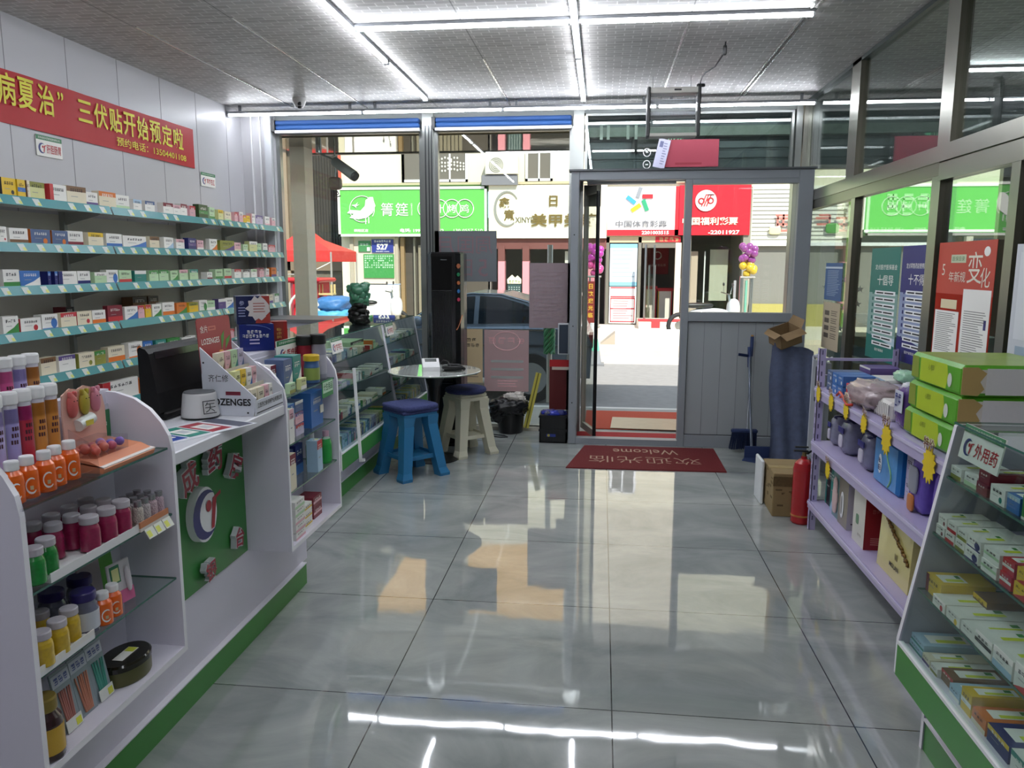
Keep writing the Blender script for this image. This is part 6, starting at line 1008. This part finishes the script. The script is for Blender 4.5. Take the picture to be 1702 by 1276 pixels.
# nail shop
b = MB()
for x in (-2.65, -2.02, -.35): b.box(x, x+.17, 19.8, 20.1, -.1, 1.6, PK); b.box(x, x+.17, 19.79, 20.1, 1.6, 1.98, BRN)
b.box(-2.7, .1, 19.85, 20.1, 1.90, 2.16, BRN); b.box(-1.85, -.35, 19.86, 20.1, .72, .80, C('8d8a88', .5)); struct(b, 'trim_shopfront_opposite')
b = MB(); b.box(-2.48, -2.02, 20.0, 20.03, -.1, 1.9, GLASS); b.box(-1.85, -.35, 20.0, 20.03, -.1, 1.9, GLASS); struct(b, 'window_opposite')
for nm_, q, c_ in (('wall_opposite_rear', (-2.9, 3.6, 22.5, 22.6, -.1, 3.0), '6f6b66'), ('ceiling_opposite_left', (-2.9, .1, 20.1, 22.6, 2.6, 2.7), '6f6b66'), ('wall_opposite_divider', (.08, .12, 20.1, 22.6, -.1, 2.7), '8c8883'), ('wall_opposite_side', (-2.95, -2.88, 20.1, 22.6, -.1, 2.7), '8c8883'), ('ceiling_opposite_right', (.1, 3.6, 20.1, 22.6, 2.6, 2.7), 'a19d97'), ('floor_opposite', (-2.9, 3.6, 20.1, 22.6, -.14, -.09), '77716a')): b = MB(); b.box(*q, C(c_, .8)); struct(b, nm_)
b = MB(); b.box(3.58, 3.65, 19.9, 22.6, -.1, 3.4, C('c9c2b2', .8)); struct(b, 'wall_opposite_end')
t = thing('window_board', 'dark window board with rows of white dots under a little white house card', 'board', (-2.42, 19.93, .45)); b = MB(); b.box(0, .36, 0, .02, 0, .55, C('2f4a4a', .5))
for i in range(5):
    for j in range(9): b.box(.03+.065*i, .06+.065*i, -.004, 0, .03+.055*j, .045+.055*j, C('cfd8d4', .5))
b.build('panel', t); b = MB(); b.prism([(.0, .57), (.36, .57), (.37, .68), (.26, .78), (.2, .72), (.12, .80), (-.01, .68)], 'y', -.01, .0, C('e9e6c9', .5)); glyphs(b, 4, (.18, -.012, .62), (1, 0, 0), (0, 0, 1), .07, C('6b8a4a', .5), .3); b.build('house_card', t)
for i, (x, w_) in enumerate(((-.95, .22), (-.70, .14))): b = MB(); b.box(0, w_, 0, .04, 0, .9, (C('e4dcd8', .7), C('c96f7c', .7))[i]); b.build('hanging_curtain', loc=(x, 20.1, .95), label=('white', 'pink')[i]+' curtain hanging in the window under the cream sign', cat='curtain')
# flower stand and banner by the lottery shop
def stand(x, y, lab, c1, c2):
    t = thing('balloon_stand', lab, 'balloon decoration', (x, y, -.1)); b = MB()
    for dx in (0, .22): b.cyl((dx, 0, 0), (dx, 0, 1.35), .02, .02, STEEL, 8); b.cyl((dx, .2, 0), (dx, .2, 1.35), .02, .02, STEEL, 8)
    for z in (.15, 1.33): b.cyl((-.05, 0, z), (.27, 0, z), .025, .025, STEEL, 8)
    b.build('steel_frame', t); b = MB(); r = random.Random(9)
    for k in range(18): b.sup((.11+r.uniform(-.16, .16), .1+r.uniform(-.1, .1), 1.45+.045*k*.8+r.uniform(-.05, .05)), (.09, .08, .09), C(c1 if k > 6 or c1 == c2 else c2, .2, coat=.6), 1, 10, 8)
    b.build('balloons', t); return t
stand(-.28, 18.6, 'magenta foil balloon stand between the nail shop and lottery shop', '9c2a8e', 'b03a7a')
stand(3.2, 18.2, 'purple and gold foil balloon stand seen through the porch window', '8a3f86', 'c9a82a')
t = thing('vertical_banner', 'dark red upright banner with gold characters opposite', 'banner', (-.35, 18.5, .10)); b = MB(); b.box(.08, .12, .01, .03, -.2, 1.0, STEEL); b.box(0, .20, 0, .02, 0, 1.02, C('7a1f1a', .6)); b.build('cloth', t); b = MB(); [T(b, c_, .10, .90-.17*k, .12, C('d9a83a', .5), bold=.03, e=.004) for k, c_ in enumerate('日欢迎光临')]; b.build('lettering', t)
# sports lottery shop
t = thing('window_poster_sheet', 'tall pale blue and white price poster on the lottery shop window', 'poster', (.20, 19.85, .98)); b = MB(); b.box(0, .68, 0, .02, 0, 1.05, C('cfe0e8', .5)); b.box(0, .68, -.003, 0, .95, 1.05, C('7fb6cc', .5)); b.box(0, .68, -.003, 0, 0, .10, C('7fb6cc', .5)); lines(b, .06, .62, .14, .9, 7, C('9fb2bb', .5), -.004, 3, .25); b.build('sheet', t)
t = thing('window_poster_sheet', 'white poster with red frame and lines below the pale blue one', 'poster', (.20, 19.85, .03)); b = MB(); b.box(0, .68, 0, .02, 0, .93, C('efe9e6', .5)); 
for z in (.03, .36, .62, .66, .89): b.box(.03, .65, -.003, 0, z, z+.03, C('c4323c', .5))
b.box(.03, .05, -.003, 0, .03, .64, C('c4323c', .5)); b.box(.63, .65, -.003, 0, .03, .64, C('c4323c', .5)); lines(b, .1, .6, .08, .58, 8, C('a57a7c', .5), -.004, 5, .3); b.build('sheet', t)
b = MB(); b.box(.10, .18, 19.85, 20.05, -.05, 2.2, C('6b6a60', .5)); b.box(.90, .98, 19.85, 20.05, 0, 2.2, C('87857b', .4, .4)); b.box(.10, 1.9, 19.85, 20.05, 2.06, 2.22, C('b9a98c', .6)); b.box(1.0, 1.95, 19.86, 20.0, 1.93, 2.06, C('6e6a60', .5)); b.box(2.0, 2.2, 19.85, 20.05, 0, 2.22, C('b9b2a5', .6)); b.box(3.45, 3.62, 19.8, 20.05, 0, 3.4, C('8e8a80', .5)); b.box(.18, .9, 19.88, 20.0, -.1, .03, C('6b6a60', .5)); struct(b, 'trim_lottery_shop')
b = MB(); b.box(0, .62, 0, .02, 0, .14, C('b1202a', .5)); glyphs(b, 4, (.33, -.003, .07), (1, 0, 0), (0, 0, 1), .09, C('c9b07a', .5), .5); b.build('door_banner', loc=(1.32, 19.84, 2.07), label='small red banner with gold characters over the lottery shop door', cat='banner')
t = thing('glass_door', 'open glass door with tall steel handles at the lottery shop', 'door', (1.05, 19.2, .0), 1.2); b = MB(); b.box(0, .06, -.02, .02, 0, 2.0, STEEL); b.box(.7, .76, -.02, .02, 0, 2.0, STEEL); b.build('frame', t); b = MB(); b.box(.06, .7, -.005, .005, .05, 1.95, GLASS); b.build('pane', t); b = MB(); b.cyl((.6, -.06, .35), (.6, -.06, 1.5), .02, .02, STEEL, 10); b.cyl((.5, .06, .35), (.5, .06, 1.5), .02, .02, STEEL, 10); b.build('handle', t)
t = thing('lottery_wall_sign', 'dark red framed lottery emblem hanging inside the shop opposite', 'sign', (1.25, 22.4, 1.25)); b = MB(); b.box(0, .62, 0, .03, 0, .78, C('8a1f26', .5)); b.tube([(.31+.10*math.cos(k*PI/8), -.01, .52+.10*math.sin(k*PI/8)) for k in range(17)], .02, SW, 4); T(b, '中国体育彩票', .31, .25, .07, C('d9b0aa', .5), w=.48, e=.005); b.build('board', t)
for i, (x, w_, c_, h) in enumerate(((1.18, .30, 'a8242c', .95), (1.52, .38, 'e2dfd6', .9))): 
    t = thing('shop_counter', ('red topped white counter', 'white counter with red and yellow edges')[i]+' inside the lottery shop', 'counter', (x, 21.2, -.09)); b = MB(); b.box(0, w_, 0, .5, 0, h, C('dcd6cc', .5)); b.build('body', t); b = MB(); b.box(-.02, w_+.02, -.02, .52, h, h+.08, C('b3222c', .5)); b.box(0, .03, -.01, 0, 0, h, C('c4a030', .5) if i else C('b3222c', .5)); b.box(w_-.03, w_, -.01, 0, 0, h, C('b3222c', .5)); b.build('trim_strip', t)
b = MB(); b.box(0, .14, 0, .1, 0, 2.1, C('d9c9b5', .5)); b.build('door_post', loc=(1.80, 19.6, -.05), label='pale inner door post of the lottery shop', cat='post')
b = MB(); b.box(0, .5, 0, .02, 0, 1.25, C('7d7a3f', .5)); b.box(.02, .4, -.003, 0, .95, 1.2, C('d8d6c6', .5)); b.build('yellow_partition', loc=(1.96, 21.0, -.05), label='yellow green partition panel inside the lottery shop', cat='panel')
t = thing('entrance_ramp', 'white metal entrance ramp on the pavement opposite', 'ramp', (.05, 15.75, -.10)); b = MB(); b.prism([(0, 0), (.65, .27), (.65, 0)], 'x', .25, 2.6, C('dbd7cc', .6)); b.prism([(-.05, .0), (.25, .0), (.25, .24)], 'y', .05, .6, C('a39a8c', .6)); 
for k in range(22): b.box(.3+.1*k, .33+.1*k, .02, .03, .0, .012, C('b5b0a4', .6))
b.build('ramp_body', t)
b = MB(); b.box(0, 1.8, 0, .6, 0, .03, C('c8363a', .8)); b.box(.3, .5, -.02, 0, -.25, .03, C('c8363a', .8)); b.build('step_carpet', loc=(.9, 18.6, .17), label='red carpet on the steps of the lottery shop opposite', cat='carpet')
b = MB(); b.box(.9, 3.0, 18.6, 19.9, -.1, .168, C('e0d8c8', .7)); b.box(1.15, 3.4, 16.6, 18.6, -.1, .02, C('e0d8c8', .7)); struct(b, 'ground_steps')
# welfare lottery shopfront seen through the porch pane
b = MB(); b.box(2.2, 3.45, 19.95, 19.98, 0, 2.2, GLASS); struct(b, 'window_welfare_shop')
t = thing('shop_interior_posts', 'pale pink and white uprights in the shop window under the red sign', 'posts', (2.2, 20.2, -.1)); b = MB(); b.box(.05, .22, 0, .1, 0, 1.95, C('cdb3a6', .6)); b.build('pink_upright', t); b = MB(); b.box(.38, .41, 0, .04, 0, 1.95, WHITE); b.build('white_pole', t); b = MB(); b.box(.55, 1.0, .2, .25, .7, 2.0, C('b3b0a2', .7, var=.1)); b.build('grey_panel', t)
for i in range(4): t_ = MB(); t_.cyl((0, 0, 0), (0, 0, 1.25+.1*(i % 2)), .03, .03, (WHITE, C('c98a92', .5), C('6fae9a', .5), C('b9a6c0', .5))[i], 8); t_.build('paper_roll', loc=(3.15+.13*i, 18.9, -.1), label=('white', 'pink', 'green', 'lilac')[i]+' upright paper roll standing by the balloon stand', cat='roll')
# motorbike and scooters (two wheels, frame, seat, bars)
def bike(x, y, rot, c, lab, nm='motorbike'):
    t = thing(nm, lab, nm.replace('_', ' '), (x, y, -.10), rot); 
    for dx in (-.62, .62): b = MB(); b.tube([(dx+.25*math.cos(k*PI/10), 0, .27+.25*math.sin(k*PI/10)) for k in range(21)], .05, C('1c1c1e', .7), 7); b.cyl((dx, -.03, .27), (dx, .03, .27), .10, .10, STEEL, 10); b.build('wheel', t)
    b = MB(); b.sup((.05, 0, .5), (.5, .13, .16), C(c, .3, coat=.4), .8); b.sup((.60, 0, .62), (.14, .16, .25), C(c, .3, coat=.4), .8); b.tube([(.6, 0, .3), (.48, 0, .98)], .03, STEEL, 7); b.build('body', t)
    b = MB(); b.sup((-.22, 0, .72), (.36, .13, .06), DARK, .7); b.build('seat', t); b = MB(); b.tube([(.42, -.3, 1.0), (.48, -.1, .97), (.48, .1, .97), (.42, .3, 1.0)], .015, STEEL, 6)
    for s_ in (-1, 1): b.tube([(.44, .2*s_, .98), (.46, .27*s_, 1.15)], .006, STEEL, 5); b.sup((.46, .28*s_, 1.18), (.015, .06, .04), C('3a3a3c', .3), .9, 10, 8)
    b.build('handlebars', t); return t
bike(2.35, 17.6, .2, 'c9cbd0', 'silver motorbike parked below the red lottery sign')
bike(-5.35, 17.6, .0, 'd5d6d8', 'white scooter parked in front of the white wall opposite', 'scooter')
# shutter, green shops on the right, seen through the partition
b = MB(); b.box(3.65, 6.2, 19.9, 20.0, 2.0, 3.42, C('efece2', .6)); 
for k in range(14): b.box(3.66, 6.2, 19.885, 19.9, 2.03+k*.1, 2.045+k*.1, C('8f8c85', .6))
struct(b, 'wall_white_shutter')
t = thing('shutter_lettering', 'red and green fruit shop characters on the white slatted wall', 'sign', (4.1, 19.84, 2.15)); b = MB(); glyphs(b, 4, (1.0, -.01, .38), (1, 0, 0), (0, 0, 1), .42, C('cf7a70', .5), 1.9); b.sup((1.45, -.01, .25), (.16, .02, .12), C('4f9a3a', .5)); b.sup((.1, -.01, .2), (.14, .02, .1), C('d9d6a8', .5)); b.build('lettering', t)
def s_g2(b, W, Z): glyphs(b, 4, (W*.3, -.01, Z*.58), (1, 0, 0), (0, 0, 1), .5, C('a5d59a', .5), W*.35); T(b, '91', W*.42, Z*.16, .16, SW, bold=.03)
sign('green shop sign seen far right through the glass partition', 6.2, 10.2, 2.3, 3.42, SG, SW, s_g2)
b = MB(); b.box(3.65, 12, 20.0, 20.4, -.1, 2.3, C('7d7b76', .7)); b.box(3.65, 12, 19.86, 19.92, 1.98, 2.06, WHITE); b.box(3.7, 6, 19.9, 20, .0, .55, C('a69c58', .7)); struct(b, 'wall_right_shops')
b = MB(); b.box(5.9, 6.05, 19.7, 19.84, 0, 3.4, C('8cc06a', .6)); b.box(8.6, 8.75, 19.7, 19.84, 0, 2.2, C('b9b4a6', .6)); struct(b, 'trim_right_shops')
r = random.Random(8)
for i in range(11):
    x, z = 1.95+.13*(i % 4)+r.uniform(-.03, .03), .95+.2*(i//4)+r.uniform(-.05, .05); q = .035; b = MB(); b.quad([(q*(1 if k % 2 == 0 else .4)*math.sin(k*PI/5), 0, q*(1 if k % 2 == 0 else .4)*math.cos(k*PI/5)) for k in range(10)], WHITE); b.box(-.006, .006, 0.0005, .003, -.01, .01, WHITE); b.build('star_sticker', loc=(x, 6.935, z), label=f'white star sticker on the neighbouring window, {ORD[i % 4]} across in the {("lowest", "middle", "top")[i//4]} row', cat='sticker', group='white star stickers')
b = MB(); b.box(0, 1.1, 0, .35, 0, .78, C('9a9158', .6)); b.box(-.02, 1.12, -.02, .37, .78, .98, C('7e9a96', .5)); b.build('storage_chest', loc=(1.85, 6.1, 0), label='yellow and grey green chest standing in the neighbouring room by its window', cat='chest')
# ------------------------------------------------------------------ alley on the left
b = MB(); b.box(-16, -6.9, 24, 24.5, -.2, 8, C('6b6152', .85, var=.3, bscale=3)); 
for k in range(26): b.box(-9.6+k*.09, -9.57+k*.09, 23.92, 24, 1.9, 5.2, C('2e2a25', .7))
b.box(-9.7, -7.2, 23.95, 24.0, 1.85, 5.3, C('3a362f', .8)); b.box(-11.3, -9.9, 23.9, 24, -.2, 6.5, C('93806b', .8)); b.box(-11.2, -7, 23.9, 24, 1.3, 1.75, C('7b6a58', .8)); struct(b, 'wall_alley')
t = thing('market_tent', 'red pitched market tent in the alley on the left', 'tent', (-6.25, 16.0, -.2)); TR = C('c6332f', .6); q = .82
b = MB(); V = [(-q, -q, 1.98), (q, -q, 1.98), (q, q, 1.98), (-q, q, 1.98), (0, 0, 2.50), (-q, -q, 1.76), (q, -q, 1.76), (q, q, 1.76), (-q, q, 1.76), (.35*q, -.35*q, 2.22), (-.35*q, -.35*q, 2.22), (.35*q, .35*q, 2.22), (-.35*q, .35*q, 2.22)]; b.add(V, [(0, 1, 9, 10), (1, 2, 11, 9), (2, 3, 12, 11), (3, 0, 10, 12), (10, 9, 4), (9, 11, 4), (11, 12, 4), (12, 10, 4), (0, 1, 6, 5), (1, 2, 7, 6), (2, 3, 8, 7), (3, 0, 5, 8)], TR); b.build('canopy', t)
for x in (-q, q):
    for y in (-q, q): b = MB(); b.cyl((x, y, 0), (x, y, 1.95), .02, .02, C('b5b2ab', .4, .5), 7); b.build('leg', t)
b = MB(); b.tube([(-q, -q, 1.75), (-.3, -q, 1.5), (.3, -q, 1.5), (q, -q, 1.75)], .015, C('b5b2ab', .4, .5), 6); b.build('brace', t)
t = thing('cargo_tricycle', 'red cargo tricycle with a blue tarpaulin load under the tent', 'tricycle', (-5.0, 13.8, -.2)); TRD = C('b8202a', .4)
for p in ((-.9, -.45), (-.9, .45), (.7, 0)): b = MB(); b.tube([(p[0]+.24*math.cos(k*PI/9), p[1], .28+.24*math.sin(k*PI/9)) for k in range(19)], .05, DARK, 6); b.build('wheel', t)
b = MB(); b.box(-1.3, .1, -.5, .5, .35, .42, TRD); b.box(-.6, -.1, -.4, .4, .4, 1.45, TRD, .08); b.box(-.9, .0, -.45, .45, 1.38, 1.46, TRD, .03); [b.tube([(-.35+.16*q+.22*math.cos(k*PI/10), -.55, .75+.42*math.sin(k*PI/10)) for k in range(11)], .025, C('e0dcd6', .4), 6) for q in (0, 1)]; b.build('body', t)
b = MB(); b.sup((.18, -.2, 1.0), (.30, .4, .14), C('3a6fa8', .5, bump=.8, bscale=12, var=.3), .7, 24, 14, .2, 3, 4); b.sup((.15, -.2, .80), (.36, .42, .14), C('4f9fd0', .5, bump=.8, bscale=12), .7, 24, 14, .2, 6, 4); b.build('tarpaulin_load', t)
t = thing('wooden_stool', 'small pale wooden stool placed upside down on the tricycle', 'stool', (-4.98, 13.65, .955)); b = MB(); b.box(-.14, .14, -.1, .1, 0, .03, C('c9b27a', .6)); b.build('seat', t)
for x in (-.12, .12):
    for y in (-.08, .08): b = MB(); b.box(x-.015, x+.015, y-.015, y+.015, .03, .19, C('c9b27a', .6)); b.build('leg', t)
# ------------------------------------------------------------------ parked car
t = thing('car', 'dark blue grey saloon car parked across the street side of the window', 'car', (-2.2, 10.3, -.20)); CP = C('6d7a8a', .25, .5, coat=.8, name='car_paint'); CG = C('1c242c', .08, coat=.5, name='car_glass')
sec = lambda pts, yo: [(x, yo, z) for x, z in pts]
low = [(-2.3, .28), (-2.33, .55), (-2.2, .72), (-.35, .92), (1.45, .96), (2.0, .93), (2.1, .75), (2.08, .32)]; roof = [(-.35, .92), (.2, 1.27), (.55, 1.36), (.95, 1.35), (1.35, 1.25), (1.98, .96)]
b = MB()
n = len(low); V = [(x, -.86, z) if .5 < z < .94 else (x, -.84, z) for x, z in low]+[(x, .86, z) for x, z in low]; b.add(V, [(i, (i+1) % n, n+(i+1) % n, n+i) for i in range(n)]+[tuple(range(n)), tuple(range(n, 2*n))], CP)
n = len(roof); V = [(x, -(.84-.22*(z-.92)/.45), z) for x, z in roof]+[(x, (.84-.22*(z-.92)/.45), z) for x, z in roof]; b.add(V, [(i, i+1, n+i+1, n+i) for i in range(n-1)], CP); b.add(V, [tuple(range(n)), tuple(range(n, 2*n))], CP); b.build('body', t)
def yq(z): return -(.845-.22*(z-.92)/.45)-.004
b = MB(); wp = [(-.18, .97), (.24, 1.23), (.5, 1.31), (.62, 1.315), (.62, .985)]; b.quad([(x, yq(z), z) for x, z in wp], CG); wp = [(.68, .985), (.68, 1.32), (.95, 1.305), (1.25, 1.22), (1.52, 1.08), (1.55, 1.0)]; b.quad([(x, yq(z), z) for x, z in wp], CG); b.build('side_window', t)
b = MB(); b.quad([(-.33, -.78, .945), (.18, -.66, 1.27), (.18, .66, 1.27), (-.33, .78, .945)], CG); b.build('windscreen', t); b = MB(); b.quad([(1.37, -.62, 1.255), (1.96, -.78, .985), (1.96, .78, .985), (1.37, .62, 1.255)], CG); b.build('rear_window', t)
b = MB(); b.tube([(x, yq(z)-.004, z+.012) for x, z in ((-.28, .94), (.2, 1.25), (.55, 1.34), (.95, 1.33), (1.3, 1.235), (1.65, 1.0))], .008, C('aab0b5', .2, .9), 5); b.box(-.3, 1.6, -.868, -.86, .90, .92, C('9da3a8', .2, .9)); b.box(-2.0, 2.1, -.87, -.86, .70, .73, C('2a3038', .3)); b.build('chrome_trim', t)
b = MB(); b.sup((-.05, -.96, 1.02), (.06, .10, .07), CP, .8); b.build('wing_mirror', t)
for x in (-1.4, 1.35):
    for s_ in (-1, 1): b = MB(); b.cyl((x, s_*.70, .31), (x, s_*.875, .31), .31, .31, C('141416', .7), 28); b.cyl((x, s_*.876, .31), (x, s_*.88, .31), .2, .2, C('9fa3a6', .3, .8), 20); b.build('wheel', t)
b = MB(); b.box(2.06, 2.11, -.82, -.45, .70, .86, C('8a1c22', .3)); b.build('tail_light', t)
t = thing('traffic_cone', 'white and green traffic cone on the kerb beyond the open door', 'cone', (-.13, 13.3, -.2)); b = MB(); b.lathe([(.16, 0), (.12, .25), (.09, .45), (.05, .72)], [C('8a8d90', .5), C('5fc2a0', .4), WHITE, WHITE], n=18); b.build('cone_body', t); b = MB(); b.box(-.2, .2, -.2, .2, 0, .03, C('77797b', .6)); b.build('base', t)
t = thing('foliage_bag', 'green plastic decoration bundle outside the window beside the porch', 'decoration', (-.55, 8.3, .72)); b = MB(); 
for k in range(7): b.tube([(.05*math.cos(q*.7+k), .05*math.sin(q*.7+k), -.16+.04*q) for q in range(9)], .018, C('2f7a4a', .3), 5)
b.build('ribbon', t); b = MB(); b.cyl((0, 0, -.7), (0, 0, 1.0), .03, .03, C('b9b7b0', .3, .7), 8); b.build('post', t)
t = thing('outdoor_camera', 'grey bullet security camera outside the top of the left window', 'camera', (-2.60, 7.45, 2.50)); b = MB(); b.cyl((0, 0, 0), (.22, -.08, -.15), .045, .05, C('6f736f', .5), 12); b.cyl((.21, -.076, -.144), (.24, -.087, -.165), .05, .045, DARK, 12); b.build('body', t); b = MB(); b.cyl((-.16, .02, .08), (.02, 0, -.005), .012, .012, STEEL, 7); b.cyl((-.16, .02, .08), (-.16, .02, .16), .03, .03, STEEL, 10); b.build('bracket', t)
t = thing('wall_lamp_outside', 'grey dome lamp with dangling cable below the outdoor camera', 'lamp', (-2.63, 7.55, 2.30)); b = MB(); b.sup((0, 0, 0), (.06, .06, .06), C('6b625a', .5)); b.tube([(0, 0, -.05), (.03, 0, -.10), (-.02, 0, -.14), (.05, 0, -.12)], .006, C('4a4f40', .6), 5); b.build('lamp_body', t); b = MB(); b.cyl((0, 0, .05), (0, 0, .36), .008, .008, STEEL, 6); b.build('hanger', t)
